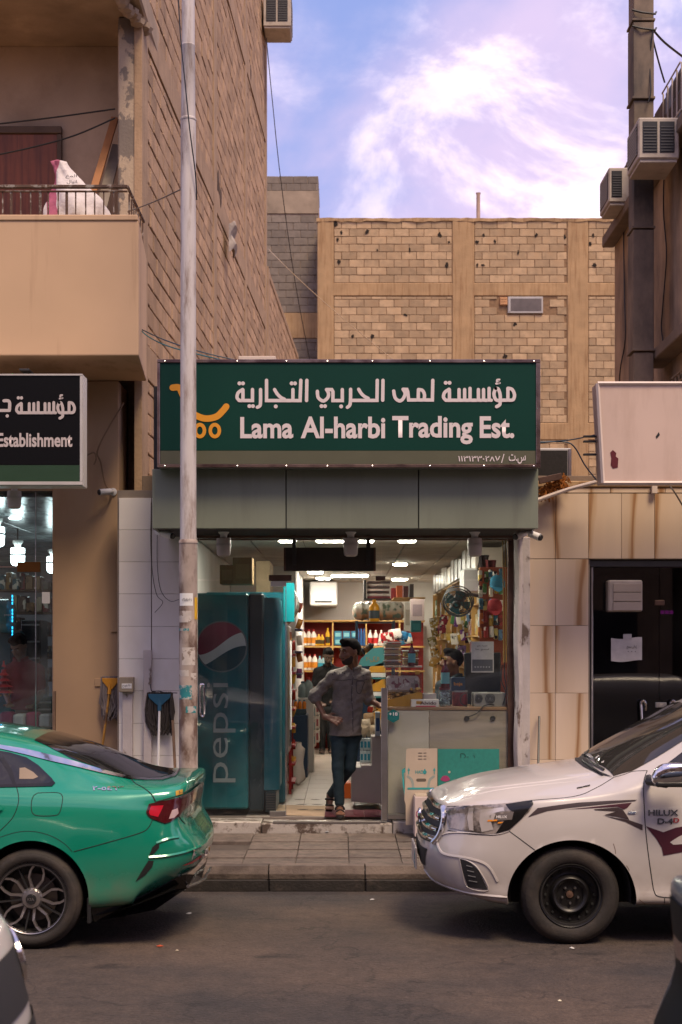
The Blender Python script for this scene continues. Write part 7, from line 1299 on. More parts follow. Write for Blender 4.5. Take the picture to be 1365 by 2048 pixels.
for pts in ([(770, 600), (900, 587), (1112, 564), (1090, 590), (1072, 598), (1040, 584), (900, 592)], [(1183, 682), (1270, 712), (1330, 690), (1500, 660), (1560, 780), (1420, 800), (1270, 829), (1262, 790), (1235, 745)]): H('stripe_decal', M('maroon_stripe', (.055, .012, .022), .35, var=.1), pts, .0035)
H('stripe_decal', WP, [(1303, 762), (1345, 735), (1420, 700), (1372, 752), (1500, 762), (1320, 775)], .0055)
H('side_marker', CHROME, [(1090, 612), (1098, 606), (1128, 605), (1137, 611), (1128, 619), (1098, 620)], .008, 3)
badge('HILUX', M('dark_chrome', (.16, .15, .15), .2, .8, var=0), hbv, HLX, 1194, 1346, 600, 630, th, .03, .006); badge('D-4', M('dark_chrome'), hbv, HLX, 1240, 1318, 642, 672, th, .03, .006); badge('D', M('red_badge', (.25, .01, .02), .3), hbv, HLX, 1320, 1350, 641, 664, th, .03, .006)
for pts, r in (([(188, 584), (400, 576), (620, 553), (780, 540), (862, 524), (915, 500), (965, 474), (1022, 438)], .0035), ([(1190, 404), (1174, 450), (1172, 520), (1180, 680), (1195, 820), (1215, 960), (1225, 1010), (1250, 1035), (1365, 1043), (1500, 1045)], .0035), ([(497, 706), (560, 752), (627, 802)], .003), ([(1020, 438), (1070, 425), (1120, 408), (1190, 404)], .003), ([(1277, 1042), (1277, 1068)], .003)): seam('panel_seam', SEAM, hbv, pts, HLX, th, r)
seam('bonnet_crease', WP, hbv, [(330, 500), (480, 480), (700, 455), (900, 425)], HLX, th, .010, off=-.005); seam('bonnet_crease', WP, hbv, [(250, 545), (420, 505), (600, 480), (850, 455)], HLX, th, .008, off=-.004)
plan_glass('windscreen', M('windscreen_glass', (.028, .026, .023), .05, var=0, spec=.8), hbv, [(905, 320), (935, 370), (1022, 432), (1115, 406), (1230, 343), (1365, 258), (1470, 185)], HLX, th, lambda p: (p.x-HX, HYc-p.y), lambda s, t: (HX+s, HYc-t))
H('cowl', BLACKP, [(822, 336), (860, 318), (905, 297), (880, 330), (900, 372), (945, 408), (1018, 438), (950, 424), (870, 385), (830, 352)], .006)
for pts in ([(868, 360), (900, 385), (960, 425), (970, 428)], [(895, 352), (915, 372), (975, 405)]): seam('wiper', BLACKP, hbv, pts, HLX, th, .008, off=.012)
H('door_window', CARGL, [(1286, 372), (1365, 312), (1480, 225), (1560, 190), (1700, 180), (1700, 400), (1300, 392)], .004, 6)
for pts, r_ in (([(60, 702), (100, 725), (140, 733), (200, 716), (300, 716), (430, 724), (497, 707)], .009), ([(132, 745), (150, 800), (185, 825), (300, 845), (390, 880), (440, 960)], .011), ([(75, 900), (130, 960), (260, 1010), (380, 1030), (505, 1040)], .012)): seam('bumper_crease', WP, hbv, pts, HLX, th, r_, off=-.003)
seam('bumper_gap', SEAM, hbv, [(190, 702), (300, 722), (430, 727), (497, 710)], HLX, th, .003)
H('fog_pocket', M('dark_recess', (.012, .012, .013), .6), [(252, 845), (300, 862), (345, 902), (392, 1001), (292, 986), (265, 905)], .004)
seam('fog_pocket_rim', WP, hbv, [(250, 843), (300, 860), (346, 900), (394, 1003), (290, 988), (263, 905)], HLX, th, .006, close=True)
for k, zz in enumerate((880, 905, 930, 955)): seam('fog_louvre', DGREY, hbv, [(285+k*4, zz), (315+k*8, zz+8)], HLX, th, .006, off=.003, sm=False)
for a, b, c, d in ((1085, 880, 1100, 905), (1150, 1050, 1185, 1080), (1020, 770, 1032, 820)): seam('scratch', M('rust_scratch', (.10, .05, .03), .8), hbv, [(a, b), ((a+c)/2+2, (b+d)/2), (c, d)], HLX, th, .002)
def fcast(t_, z_):
    h = hbv.ray_cast(Vector((HX-1, HYc-t_, z_)), Vector((1, 0, 0)), 5); return h[0], Vector((-1, 0, 0))
def front(name, mat, poly, off=.004, step=.03): return decal(name, mat, hbv, poly, HLX, off=off, step=step, caster=fcast)
front('grille_recess', BLACKP, [(-.60, .90), (0, .915), (.60, .90), (.63, .80), (.60, .655), (0, .64), (-.60, .655), (-.63, .80)], .004)
for zz in (.895, .82, .745, .675):
    pts = [fcast(-.60+1.2*i/24, zz+.012*math.cos((i-12)/12*1.5))[0]+Vector((-.018, 0, 0)) for i in range(25)]; mb = MB()
    for dz in (-.016, 0, .016): pass
    q = [[p+Vector((.014, 0, -.02)), p+Vector((-.004, 0, -.012)), p+Vector((-.006, 0, .008)), p+Vector((.012, 0, .02))] for p in pts]
    mb.add([v for r in q for v in r], [(i*4+k, i*4+k+1, (i+1)*4+k+1, (i+1)*4+k) for i in range(24) for k in range(3)]); mb.build('grille_bar', CHROME, HLX, smooth=60)
for sg in (-1, 1):
    pts = [fcast(sg*t_, z_)[0]+Vector((-.012, 0, 0)) for t_, z_ in ((.58, .905), (.62, .86), (.64, .79), (.63, .71), (.59, .655))]; MB().tube(smooth_path(pts, 4), .02, 8).build('grille_surround', CHROME, HLX, smooth=True)
MB().lathe([(.055, 0), (.055, -.012), (.045, -.02), (0, -.02)], fcast(0, .78)[0]+Vector((-.03, 0, 0)), 'x', 20, sx=.75).build('emblem', CHROME, HLX, smooth=True)
front('lower_intake', M('dark_recess'), [(-.5, .60), (.5, .60), (.42, .47), (-.42, .47)], .004)
bx('number_plate', M('plate_white'), HLX, HX-.035, HX-.022, HYc-.27, HYc+.27, .42, .575, .003); bx('plate_band', M('teal_scrap'), HLX, HX-.039, HX-.036, HYc-.26, HYc-.2, .43, .565, .001)
# mirror
mr = thing_part('door_mirror', HLX, P(1330, 1545, 9.5)); mc = P(1343, 1548, 9.48)
V = MB(); V.grid(20, 14, lambda u, v: (mc.x+.125*math.copysign(abs(math.cos(u*6.283))**.6, math.cos(u*6.283))*math.sin(max(.001, v)*3.1415)**.5+.03*(math.cos(v*3.14)), mc.y+.05*math.copysign(abs(math.sin(u*6.283))**.7, math.sin(u*6.283))*math.sin(v*3.1415)**.5, mc.z+.075*math.cos(v*3.1415))); V.build('mirror_shell', CHROME, mr, smooth=60, merge=True)
bx('mirror_base', BLACKP, mr, mc.x-.11, mc.x+.14, mc.y-.045, mc.y+.05, mc.z-.085, mc.z-.045, .012); MB().tube([(mc.x-.03, mc.y, mc.z-.065), (mc.x-.12, 9.62, mc.z-.06), (mc.x-.10, 9.70, mc.z-.05)], .03, 8).build('mirror_arm', BLACKP, mr, smooth=True)
def steel_wheel(parent, c, R_=.335, sgn=-1):
    W = thing_part('wheel', parent, c); tyre(W, c, R_, .215, .215, sgn); SW = M('black_steel_wheel', (.012, .011, .011), .38, .3, var=.3, vs_=9); f = lambda r, a, y: (c[0]+r*math.cos(a), c[1]+y, c[2]+r*math.sin(a))
    MB().lathe([(.217, -.008), (.213, -.014), (.206, -.008), (.200, .012), (.192, .02), (.185, .05), (.15, .055), (.135, .045), (.128, .022), (.115, .012), (.10, .018), (.088, .045), (.05, .048), (.03, .044), (.028, .06), (0, .06)], c, 'y', 56, cap=False).build('steel_disc', SW, W, smooth=45)
    for k in range(16):
        a = 2*math.pi*k/16; MB().lathe([(.009, .0), (.009, .012), (0, .012)], f(.166, a, .038), 'y', 10).build('vent_hole', SEAM, W)
    for k in range(5): MB().lathe([(.010, .0), (.010, -.02), (.006, -.026), (0, -.027)], f(.057, R(18+72*k+36), .046), 'y', 8).build('wheel_nut', STEEL, W, smooth=True)
    MB().lathe([(.026, .05), (.024, .038), (0, .034)], c, 'y', 16, cap=False).build('hub_cap', M('rusty_hub', (.08, .04, .025), .8, var=.4, vs_=30), W, smooth=True)
for s_ in (.99, 4.1):
    steel_wheel(HLX, (HX+s_, HYc-.88+.02, .333)); wheel_well(HLX, (HX+s_, HYc-.86, .333), .41, .34); wheel_well(HLX, (HX+s_, HYc+.86, .333), .41, .34, -1); w_ = thing_part('wheel', HLX, (HX+s_, HYc+.86, .333)); tyre(w_, (HX+s_, HYc+.86, .333), .335, .215, .215, 1)
bx('chassis', WELL, HLX, HX+.5, HX+5.0, HYc-.6, HYc+.6, .24, .5, .02); bx('chassis', WELL, KIA, KX-4.6, KX-.5, KYc-.7, KYc+.7, .17, .45, .02)
# ---------------------------------------------------------------- the two cars parked on the near side (only their ends reach into view)
def near_car(name, lb, rings, tw_, paint, arches):
    t = thing(name, lb, 'car', tw_(2.5, 0, 0)); o, bv = car_shell('body', paint, t, rings, tw_, arches, 6, 4); return t, bv
SILV = M('pearl_white_paint', (.55, .52, .49), .3, var=.03, coat=.6); GUN = M('gunmetal_paint', (.16, .19, .21), .3, .4, var=.03, coat=.6)
nl = lambda s, t, z: (-.945-s, 4.12+t, z*1.21); NL, nlb = near_car('pearl_suv', 'pearl white car cut off at the lower left corner, only its headlamp end showing', rh, nl, SILV, [(.99, .315, .435, .40), (4.1, .335, .42, .40)])
def ncast(t_, z_):
    h = nlb.ray_cast(Vector((0, 4.12+t_, z_*1.21)), Vector((-1, 0, 0)), 6); return (h[0] or Vector((-1.2, 4.12+t_, z_*1.21))), Vector((1, 0, 0))
for sg in (-1, 1):
    hl = decal('headlamp', M('headlamp_lens'), nlb, [(sg*a, b) for a, b in ((.44, .76), (.70, .73), (.80, .76), (.80, .88), (.66, .90), (.44, .86))], NL, off=.006, step=.04, caster=ncast)
    MB().tube([ncast(sg*(.66+.09*math.cos(a)), .81+.07*math.sin(a))[0]+Vector((.014, 0, 0)) for a in np.linspace(0, 6.283, 25)], .012, 6).build('lamp_ring', CHROME, NL, smooth=True)
decal('lower_bumper', BLACKP, nlb, [(-.84, .34), (.84, .34), (.84, .66), (.5, .70), (-.5, .70), (-.84, .66)], NL, off=.008, step=.05, caster=ncast)
decal('grille', BLACKP, nlb, [(-.40, .74), (.40, .74), (.40, .88), (-.40, .88)], NL, off=.008, step=.05, caster=ncast)
for sg in (-1, 1): decal('teal_bumper_strip', M('teal_scrap'), nlb, [(sg*a, b) for a, b in ((.60, .50), (.64, .50), (.64, .64), (.60, .64))], NL, off=.014, step=.04, caster=ncast)  # narrow teal strip laid on both sides of the bumper
nr = lambda s, t, z: (1.0+s, 4.12+t, z*1.15); NR, nrb = near_car('gunmetal_saloon', 'dark gunmetal car cut off at the lower right corner, only its tail edge showing', rk, nr, GUN, [(1.11, .345, .385, .385), (3.96, .345, .385, .385)])
def rcast(t_, z_):
    h = nrb.ray_cast(Vector((0, 4.12+t_, z_*1.15)), Vector((1, 0, 0)), 6); return (h[0] or Vector((1.4, 4.12+t_, z_*1.15))), Vector((-1, 0, 0))
for sg in (-1, 1): decal('tail_lamp', M('dark_red_lens'), nrb, [(sg*a, b) for a, b in ((.30, .86), (.62, .84), (.70, .90), (.66, .98), (.30, .95))], NR, off=.006, step=.05, caster=rcast)
decal('boot_black_sheet', M('black_vinyl'), nrb, [(-.60, .36), (.60, .36), (.585, 1.04), (-.585, 1.04)], NR, off=.006, step=.05, caster=rcast)  # black sheet laid over the tail face
for root, f, ss_ in ((NL, nl, (.99, 4.1)), (NR, nr, (1.11, 3.96))):
    for s_ in ss_:
        for t_, sg in ((-.86, -1), (.86, 1)): c = f(s_, t_, .32); w_ = thing_part('wheel', root, c); tyre(w_, (c[0], c[1], .36), .36, .22, .24, sg)
# ---------------------------------------------------------------- people: smooth blended solids meshed with surface nets
def seg(a, b, ra, rb, fy=1.0): return ('s', np.array(a, float), np.array(b, float), ra, rb, fy)
def ell(c, r, ax=None): return ('e', np.array(c, float), np.array(r, float), None if ax is None else np.array(ax, float))
def field(prims, h, k=.02, cut=None, wob=0):
    lo = np.array([1e9]*3); hi = -lo
    for q in prims:
        m = max(q[2]) if q[0] == 'e' else max(q[3], q[4])*1.3
        pts = [q[1]] if q[0] == 'e' else [q[1], q[2]]
        for p in pts: lo = np.minimum(lo, p-m); hi = np.maximum(hi, p+m)
    lo -= 3*h; hi += 3*h; n = np.ceil((hi-lo)/h).astype(int)+1; A = np.full(n, .08)
    axs = [lo[i]+h*np.arange(n[i]) for i in range(3)]
    for q in prims:
        m = (max(q[2]) if q[0] == 'e' else max(q[3], q[4])*1.3)+k+.03; pts = np.array([q[1]] if q[0] == 'e' else [q[1], q[2]])
        i0 = np.maximum(0, np.floor((pts.min(0)-m-lo)/h).astype(int)); i1 = np.minimum(n, np.ceil((pts.max(0)+m-lo)/h).astype(int)+1); sl = tuple(slice(a, b) for a, b in zip(i0, i1))
        G = np.stack(np.meshgrid(*[axs[i][sl[i]] for i in range(3)], indexing='ij'), -1)
        if q[0] == 'e':
            d = G-q[1]
            if q[3] is not None: d = d@q[3].T
            u = d/q[2]; l = np.linalg.norm(u, axis=-1); g = np.linalg.norm(u/q[2], axis=-1)+1e-9; D = l*(l-1)/g
        else:
            a, b, ra, rb, fy = q[1:]; sc_ = np.array([1, 1/fy, 1]); ga, ab = (G-a)*sc_, (b-a)*sc_; t = np.clip((ga@ab)/max(1e-9, ab@ab), 0, 1); D = np.linalg.norm(ga-t[..., None]*ab, axis=-1)-(ra+(rb-ra)*t)
        B = A[sl]; e = np.maximum(k-np.abs(B-D), 0)/k; A[sl] = np.minimum(B, D)-e*e*k*.25
    if wob or cut:
        G = np.stack(np.meshgrid(*axs, indexing='ij'), -1)
        if wob: A += wob*(np.sin(G[..., 2]*46+G[..., 0]*31)*np.sin(G[..., 0]*23-G[..., 2]*17)+.6*np.sin(G[..., 2]*83-G[..., 0]*57+G[..., 1]*20))
        if cut: A = cut(G, A)
    return A, lo, h
def nets(A, lo, h):
    """surface nets"""
    n = A.shape; S = A < 0; c0 = [slice(0, -1), slice(1, None)]; cs = [(i, j, k) for i in (0, 1) for j in (0, 1) for k in (0, 1)]
    acc = np.zeros(tuple(np.array(n)-1)+(3,)); cnt = np.zeros(tuple(np.array(n)-1))
    for a in cs:
        for ax in range(3):
            if a[ax]: continue
            b = list(a); b[ax] = 1; fa = A[c0[a[0]], c0[a[1]], c0[a[2]]]; fb = A[c0[b[0]], c0[b[1]], c0[b[2]]]; m = (fa < 0) != (fb < 0); t = np.where(m, fa/np.where(m, fa-fb, 1), 0)
            for q in range(3): acc[..., q] += np.where(m, a[q]+(t if q == ax else 0), 0)
            cnt += m
    act = cnt > 0; idx = -np.ones(act.shape, int); idx[act] = np.arange(act.sum()); w_ = np.argwhere(act); V = lo+h*(w_+acc[act]/cnt[act][:, None]); Fs = []
    for ax in range(3):
        u, v = [(1, 2), (2, 0), (0, 1)][ax]; sl0 = [slice(None)]*3; sl1 = [slice(None)]*3; sl0[ax] = slice(0, -1); sl1[ax] = slice(1, None); s0, s1 = S[tuple(sl0)], S[tuple(sl1)]
        for flip in (0, 1):
            E = np.argwhere((s0 & ~s1) if not flip else (~s0 & s1)); E = E[(E[:, u] > 0) & (E[:, v] > 0) & (E[:, u] < n[u]-1) & (E[:, v] < n[v]-1)]
            if not len(E): continue
            du = np.zeros(3, int); du[u] = 1; dv = np.zeros(3, int); dv[v] = 1; q = [idx[tuple(p.T)] for p in (E-du-dv, E-dv, E, E-du)]; Q = np.stack(q if not flip else q[::-1], 1); Fs.append(Q[(Q >= 0).all(1)])
    return V, np.concatenate(Fs)
def solid(name, mat, parent, prims, h=.007, k=.02, cut=None, wob=0, relax=1):
    V, Fs = nets(*field(prims, h, k, cut, wob)); mb = MB(); mb.v = [tuple(v) for v in V]; mb.f = [tuple(f) for f in Fs.tolist()]; return mb.build(name, mat, parent, smooth=180, keep=True)
def bvh_of(o): b = WL[o]; return BVHTree.FromPolygons([v.co+b for v in o.data.vertices], [tuple(p.vertices) for p in o.data.polygons])
def frame(f, up=(0, 0, 1)):
    f = Vector(f).normalized(); r = f.cross(Vector(up)).normalized(); u = r.cross(f); return f, r, u
def head_prims(c, f, hs=1.1):
    """skull, jaw, nose, brow, lips and ears for a head centred at c that faces f"""
    f, r, u = frame(f); ax = np.array([list(r), list(f), list(u)]); c = Vector(c); at = lambda a, b, d: c+(r*a+f*b+u*d)*hs
    P_ = [ell(at(0, -.012, .025), (.074, .094, .092), ax), ell(at(0, .028, -.045), (.056, .062, .070), ax), ell(at(0, .055, -.082), (.030, .030, .026), ax), seg(at(0, .088, .012), at(0, .108, -.028), .009, .013), ell(at(0, .098, -.034), (.018, .012, .010), ax), ell(at(.030, .078, .024), (.022, .014, .008), ax), ell(at(-.030, .078, .024), (.022, .014, .008), ax), ell(at(0, .086, -.060), (.022, .010, .009), ax), ell(at(.040, .060, -.025), (.020, .018, .018), ax), ell(at(-.040, .060, -.025), (.020, .018, .018), ax)]
    for s_ in (-1, 1): P_.append(ell(at(s_*.076, -.008, -.008), (.010, .018, .030), ax))
    P_ = [(q[0], q[1], q[2]*hs, q[3]) if q[0] == 'e' else (*q[:3], q[3]*hs, q[4]*hs, q[5]) for q in P_]; return P_, at, ax
def hand_prims(w_, kn, nrm, curl=.5, spread=1.0, side=1, L=.085):
    """palm and five fingers from the wrist w_ towards the knuckles kn; nrm = back of the hand; side = where the thumb leaves"""
    w_, kn = Vector(w_), Vector(kn); d = (kn-w_).normalized(); n = Vector(nrm).normalized(); s_ = d.cross(n).normalized()*side; P_ = [seg(w_, w_.lerp(kn, .6)+s_*.016, .024, .022), seg(w_, kn-s_*.022, .022, .015), seg(w_, kn+s_*.020, .022, .015)]
    for i, (o, l) in enumerate(((.030, .92), (.010, 1.0), (-.011, .94), (-.031, .76))):
        b = kn+s_*o*1.0; q = d+s_*o*4*spread; q.normalize(); p1 = b+q*L*.45*l; q2 = (q-n*curl).normalized(); p2 = p1+q2*L*.32*l; q3 = (q2-n*curl).normalized(); p3 = p2+q3*L*.25*l; P_ += [seg(b, p1, .0095, .0088), seg(p1, p2, .0088, .008), seg(p2, p3, .008, .007)]
    b = w_.lerp(kn, .25)+s_*.028; p1 = b+(d*.6+s_*.8).normalized()*.04; p2 = p1+(d*.95+s_*.3-n*.2*curl).normalized()*.032; P_ += [seg(b, p1, .013, .0105), seg(p1, p2, .0105, .008)]
    return P_
def human(lb, J, face, sm, pm, skin, hairm, group='people', hands=None, res=.007, beard=True, sleeve=.55, feet=True, wob=.0022, hem=None, sandals=None, legs=True, bw=1.0):
    base = Vector(((J['ank_a'].x+J['ank_b'].x)/2, (J['ank_a'].y+J['ank_b'].y)/2, J.get('floor', SZ))) if legs else Vector((J['hip'].x, J['hip'].y, J['hip'].z-.1))
    t = thing('person', lb, 'person', base, group); f, r, u = frame(face); hp, at, ax = head_prims(J['head'], face); B = list(hp)
    B += [seg(at(0, -.02, -.05), J['neck'], .053, .056), seg(J['neck'], J['chest'], .06, .10, .8), seg(J['sh_a'], J['sh_b'], .045, .045), seg(J['chest'], J['hip'], .115*bw, .105*bw, .65)]
    for s_ in 'ab':
        B += [seg(J['sh_'+s_], J['el_'+s_], .045, .036), seg(J['el_'+s_], J['wr_'+s_], .037, .024)]
        if legs: B += [seg(J['hp_'+s_], J['kn_'+s_], .07, .05), seg(J['kn_'+s_], J['ank_'+s_], .048, .034)]
    for q in (hands or {}).values(): B += q
    if legs and feet:
        for s_ in 'ab': a, o = J['ank_'+s_], J['toe_'+s_]; B += [seg(a, a.lerp(o, .15)-Vector((0, 0, .02)), .036, .034), seg(a.lerp(o, .1)+Vector((0, 0, -.02)), o, .032, .022)]
        for s_ in 'ab':
            a, o = J['ank_'+s_], J['toe_'+s_]; d = (o-a); d.z *= .3; d.normalize(); e_ = d.cross(Vector((0, 0, 1))).normalized()
            for q in range(5): B.append(seg(o+e_*(q-2)*.017-d*.01, o+e_*(q-2)*.019+d*(.032-.004*abs(q-1)), .012, .009))
    body = solid('body', skin, t, B, res, .016)
    # hair, brows, eyes, beard
    def hcut(G, A): q = G-np.array(J['head']); ff, uu, rr_ = q@np.array(f), q@np.array(u), q@np.array(r); return np.maximum(A, np.maximum(.060-uu-np.maximum(0, -ff+.045)*1.0, ff-.088))
    solid('hair', hairm, t, [ell(at(0, -.016, .034), (.088, .109, .105), ax), ell(at(0, .045, .104), (.060, .056, .032), ax)], res*.7, .02, hcut, .0015)
    bm_ = M('short_beard', (.022, .011, .007), .8, var=.3, vs_=40)
    if beard:
        def bcut(G, A): q = G-np.array(J['head']); ff, uu, rr_ = q@np.array(f), q@np.array(u), q@np.array(r); return np.maximum(A, np.maximum(uu+.062-np.maximum(0, .085-ff)*.62, -(ff-.004)))
        solid('beard', bm_, t, [ell(at(0, .028, -.0465), (.0635, .070, .0785), ax), ell(at(0, .056, -.083), (.0345, .0345, .030), ax)], res*.7, .02, bcut, .0005)
        solid('moustache', bm_, t, [seg(at(-.026, .086, -.054), at(0, .094, -.046), .005, .006), seg(at(.026, .086, -.054), at(0, .094, -.046), .005, .006)], res*.6, .006)
    for s_ in (-1, 1):
        MB().lathe([(0, -.005), (.007, 0), (0, .005)], at(s_*.031, .079, .006), n=10).build('eye', M('eye_white', (.5, .46, .42), .3, var=0), t, smooth=True); MB().lathe([(0, -.004), (.0045, 0), (0, .004)], at(s_*.031, .0845, .006), n=8).build('iris', BLACKP, t)
        MB().tube([at(s_*.014, .094, .026), at(s_*.032, .093, .033), at(s_*.052, .078, .026)], [.0045, .005, .003], 6).build('eyebrow', hairm, t, smooth=True)
    # shirt
    Sh = [seg(J['sh_a'], J['neck'], .058, .055), seg(J['sh_b'], J['neck'], .058, .055), seg(J['chest'], J['waist'], .158*bw, .140*bw, .66), seg(J['waist'], J['hem'], .142*bw, .155*bw, .68), seg(J['neck'], J['chest'], .068, .12, .8)]
    for s_ in 'ab': e_ = J['el_'+s_]; cu = e_.lerp(J['wr_'+s_], sleeve-.5) if sleeve > .5 else J['sh_'+s_].lerp(e_, sleeve*2); Sh += [seg(J['sh_'+s_], e_ if sleeve > .5 else cu, .062, .056)]+([seg(e_, cu, .056, .052)] if sleeve > .5 else [])
    hz_ = J['hem'].z; nk = np.array(J['neck']); 
    def scut(G, A):
        o = np.maximum(A, hz_-.0-G[..., 2]+.06*np.abs(G[..., 0]-J['hem'].x)); q = G-(nk+np.array([0, -.02, .055])); d = np.sqrt(q[..., 0]**2+(q[..., 1])**2+(q[..., 2]*.75)**2)-.062; return np.maximum(o, -d)
    shirt = solid('shirt', sm, t, Sh, res, .035, scut, wob)
    nf, nr_, nu = frame((face[0]*.35, face[1], 0)); nc = J['neck']+Vector((0, 0, .022)); MB().tube([nc+(nf*math.cos(a)*.066+nr_*math.sin(a)*.070)+Vector((0, 0, -.030*max(0, math.cos(a))+.012)) for a in np.linspace(.32, 5.96, 22)], [.012]+[.019]*20+[.012], 8).build('collar', sm, t, smooth=True)
    if legs:
        Pn = [seg(J['hp_a'], J['hp_b'], .098, .098), seg(J['hip'], (J['hp_a']+J['hp_b'])/2, .115, .11, .8)]
        for s_ in 'ab': k_ = J['kn_'+s_]; e_ = k_.lerp(J['ank_'+s_], .90); Pn += [seg(J['hp_'+s_], k_, .082, .060), seg(k_, e_, .060, .050)]
        solid('trousers', pm, t, Pn, res, .014, None, wob*.4)
        if sandals:
            for s_ in 'ab':
                a, o = J['ank_'+s_], J['toe_'+s_]; d = (o-a); d.z *= .3 if abs((o-a).normalized().z) < .75 else 1; d.normalize(); dn = Vector((0, 0, -1)) if abs(d.z) < .6 else Vector((-.2, .9, -.2)).normalized()
                sp = solid('sandal', sandals, t, [seg(a+dn*.052-d*.03, o+dn*.020+d*.022, .030, .036, 1)], res, .01, lambda G, A, p0=np.array(o+dn*.014), nn=np.array(dn): np.maximum(A, -((G-p0)@nn)))
                e_ = d.cross(dn).normalized()
                for q, rr_ in ((.80, .034), (.30, .040)): c = a.lerp(o, q)-dn*-.0; MB().tube([c+e_*rr_*math.cos(x)*1.1-dn*rr_*math.sin(x)*.95+dn*.012 for x in np.linspace(-.1, 3.24, 13)], .010, 6).build('strap', sandals, sp, smooth=True)
    return t, shirt
SKIN = M('dark_brown_skin', (.17, .075, .040), .45, var=.12, vs_=14); HAIR = M('black_hair', (.005, .004, .004), .9, var=0, spec=.15, bump=.6, bs=150, bd=.004)
SHIRT = M('grey_chambray', (.175, .155, .135), .9, var=.22, vs_=9, bump=.9, bs=11, bd=.035); JEAN = M('dark_teal_denim', (.009, .027, .037), .85, var=.25, vs_=3, bump=.5, bs=14, bd=.02)
m1 = lambda px, py, Y_=14.35: P(px, py, Y_)
J1 = dict(head=m1(700, 1304, 14.30), neck=m1(707, 1340, 14.38), chest=m1(700, 1368, 14.38), waist=m1(694, 1420, 14.37), hem=m1(691, 1472, 14.35), hip=m1(690, 1452, 14.38), sh_a=m1(668, 1352, 14.36), sh_b=m1(730, 1351, 14.40), el_a=m1(629, 1392, 14.40), el_b=m1(737, 1398, 14.44), wr_a=m1(650, 1434, 14.26), wr_b=m1(759, 1411, 14.32), hp_a=m1(678, 1472, 14.36), hp_b=m1(705, 1472, 14.40), kn_a=m1(676, 1535, 14.28), kn_b=m1(700, 1535, 14.36), ank_a=m1(680, 1612, 14.27), ank_b=m1(661, 1592, 14.62), toe_a=Vector((X(681, 14.14), 14.15, SZ+.035)), toe_b=Vector((X(660, 14.6), 14.55, SZ+.05)))
hands1 = dict(a=hand_prims(J1['wr_a'], m1(667, 1439, 14.20), (-.2, -.75, .6), .25, 1.1, -1, .10), b=hand_prims(J1['wr_b'], m1(775, 1411, 14.27), (.1, -.35, .93), .12, 1, 1, .09))
HUM1, sh1 = human('man in grey rolled-sleeve shirt and jeans leaning at the shop doorway, hand on hip', J1, (-.80, -.58, -.10), SHIRT, JEAN, SKIN, HAIR, hands=hands1, res=.0065, sleeve=.68, sandals=M('black_sandal', (.012, .010, .010), .6, var=.1), wob=.0042, bw=1.07)
sb = bvh_of(sh1); z4 = lambda u, v: (560+u/4.875, 1240+v/4.875); SEWN = M('shirt_seam', (.05, .042, .045), .9, var=0)
for nm, pts, r in (('placket', [(715, 560), (705, 640), (700, 760), (712, 900), (712, 1010), (715, 1090)], .004), ('yoke_seam', [(510, 580), (600, 588), (700, 578)], .003), ('yoke_seam', [(720, 578), (790, 590), (850, 580)], .003), ('pocket_seam', [(750, 600), (745, 640), (752, 700), (785, 715), (812, 640), (822, 600), (750, 598)], .003), ('collar_edge', [(650, 450), (690, 500), (722, 560), (735, 500), (765, 440)], .007)): seam(nm, SEWN if nm != 'collar_edge' else SHIRT, sb, pts, HUM1, z4, r, fallY=14.2)
for k, (u_, v_) in enumerate(((545, 470), (580, 520), (630, 520), (515, 530), (605, 450), (790, 480), (815, 540))):
    c, nn = cast(sb, *z4(u_, v_), 14.2); MB().lathe([(0, -.009), (.007, 0), (0, .009)], c+nn*.002, n=5).build('embroidered_mark', M('shirt_mark', (.03, .025, .03), .9), HUM1)
for k, v_ in enumerate((640, 730, 800, 880, 960)): c, nn = cast(sb, *z4(706, v_), 14.2); MB().lathe([(.006, 0), (.006, -.003), (0, -.004)], c+nn*.006, 'y', 8).build('button', M('button_grey', (.2, .18, .17), .4), HUM1)
MB().tube([m1(704, 1320, 14.24), m1(706, 1328, 14.25), m1(708, 1345, 14.26)], .003, 5).build('earphone_wire', BLACKP, HUM1)
Y2 = 22.9; m2 = lambda px, py, d=0: P(px, py, Y2+d)
J2 = dict(head=m2(657, 1312, -.12), neck=m2(657, 1334), chest=m2(655, 1352), waist=m2(652, 1385), hem=m2(652, 1412), hip=m2(652, 1408), sh_a=m2(635, 1343), sh_b=m2(680, 1343), el_a=m2(628, 1378), el_b=m2(684, 1380), wr_a=m2(640, 1405, -.2), wr_b=m2(672, 1400, -.25), hp_a=m2(644, 1418), hp_b=m2(660, 1418), kn_a=m2(645, 1462), kn_b=m2(661, 1462), ank_a=m2(645, 1498), ank_b=m2(662, 1498), toe_a=Vector((X(645, Y2), Y2-.17, SZ+.03)), toe_b=Vector((X(663, Y2), Y2-.17, SZ+.03)))
hands2 = dict(a=hand_prims(J2['wr_a'], J2['wr_a']+Vector((.04, -.06, -.02)), (0, -.3, 1), .4, 1, 1), b=hand_prims(J2['wr_b'], J2['wr_b']+Vector((-.04, -.06, -.02)), (0, -.3, 1), .4, 1, -1))
H2, sh2 = human('man in black jacket looking down beside the red rear shelves', J2, (.25, -.85, -.45), M('black_jacket', (.006, .006, .0065), .8, var=.2, spec=.2), M('dark_trousers', (.009, .010, .011), .85, var=.2), M('darker_skin', (.06, .028, .016), .5, var=.1), HAIR, hands=hands2, res=.011, sleeve=.35, sandals=M('black_sandal'))
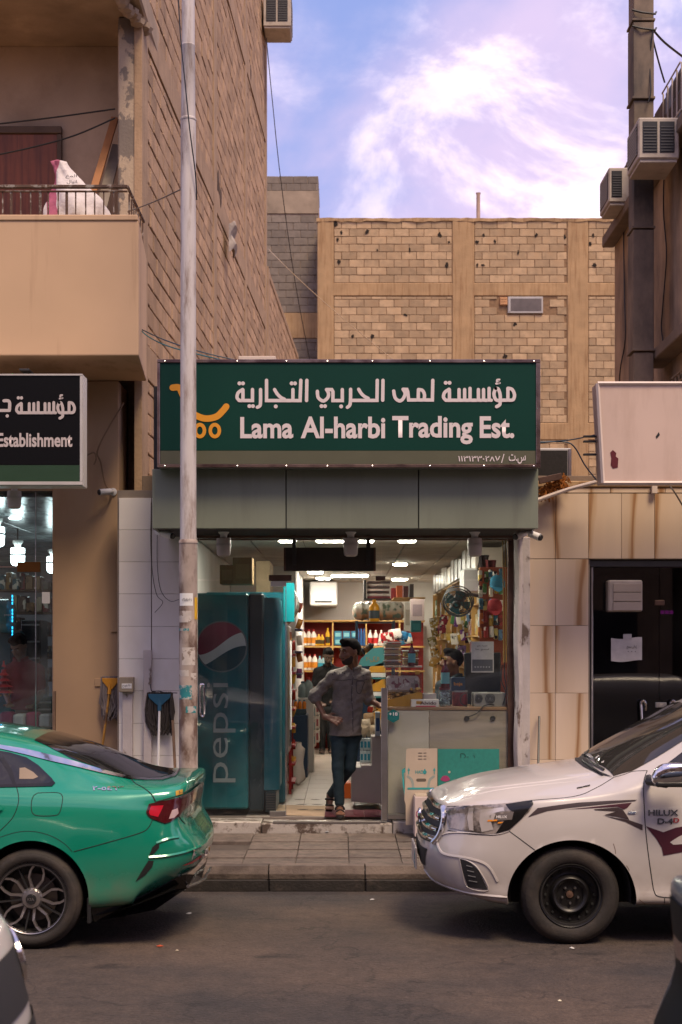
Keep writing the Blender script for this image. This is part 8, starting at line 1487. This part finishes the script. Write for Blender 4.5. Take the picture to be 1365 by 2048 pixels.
Y3 = 14.95; m3 = lambda px, py, d=0: P(px, py, Y3+d)
J3 = dict(head=m3(904, 1324), neck=m3(910, 1356, .02), chest=m3(916, 1385), waist=m3(918, 1425), hem=m3(918, 1450), hip=m3(918, 1450), sh_a=m3(884, 1372, -.05), sh_b=m3(950, 1372, .12), el_a=m3(872, 1425, -.12), el_b=m3(958, 1425, .1), wr_a=m3(860, 1440, -.3), wr_b=m3(930, 1445, -.22))
hands3 = dict(a=hand_prims(J3['wr_a'], J3['wr_a']+Vector((-.02, -.08, .0)), (0, -.2, 1), .3, 1, 1), b=hand_prims(J3['wr_b'], J3['wr_b']+Vector((-.05, -.06, .0)), (0, -.2, 1), .3, 1, -1))
human('seated shopkeeper in dark shirt behind the right glass, face turned left', J3, (-.97, -.22, .05), M('dark_navy_shirt', (.012, .022, .028), .85, var=.2), None, SKIN, HAIR, hands=hands3, res=.009, sleeve=.35, legs=False, beard=False)
bx('stool', BLACKP, None, J3['hip'].x-.18, J3['hip'].x+.18, 14.8, 15.15, SZ, J3['hip'].z-.09, .02); tag(bpy.data.objects['stool'], 'black stool under the seated shopkeeper behind the counter', 'stool')
Y4 = 15.6; m4 = lambda px, py, d=0: P(px, py, Y4+d)
J4 = dict(head=m4(38, 1292), neck=m4(42, 1322), chest=m4(48, 1348), waist=m4(50, 1385), hem=m4(50, 1420), hip=m4(50, 1420), sh_a=m4(20, 1340), sh_b=m4(78, 1340), el_a=m4(12, 1385), el_b=m4(84, 1385), wr_a=m4(20, 1410, -.25), wr_b=m4(70, 1412, -.25))
human('person in red shirt bent over the left shop counter', J4, (-.3, -.75, -.6), M('red_shirt', (.20, .012, .015), .8, var=.15), None, SKIN, HAIR, hands=dict(a=hand_prims(J4['wr_a'], J4['wr_a']+Vector((.02, -.08, 0)), (0, -.2, 1), .3), b=hand_prims(J4['wr_b'], J4['wr_b']+Vector((-.02, -.08, 0)), (0, -.2, 1), .3, 1, -1)), res=.012, sleeve=.35, legs=False, beard=False)
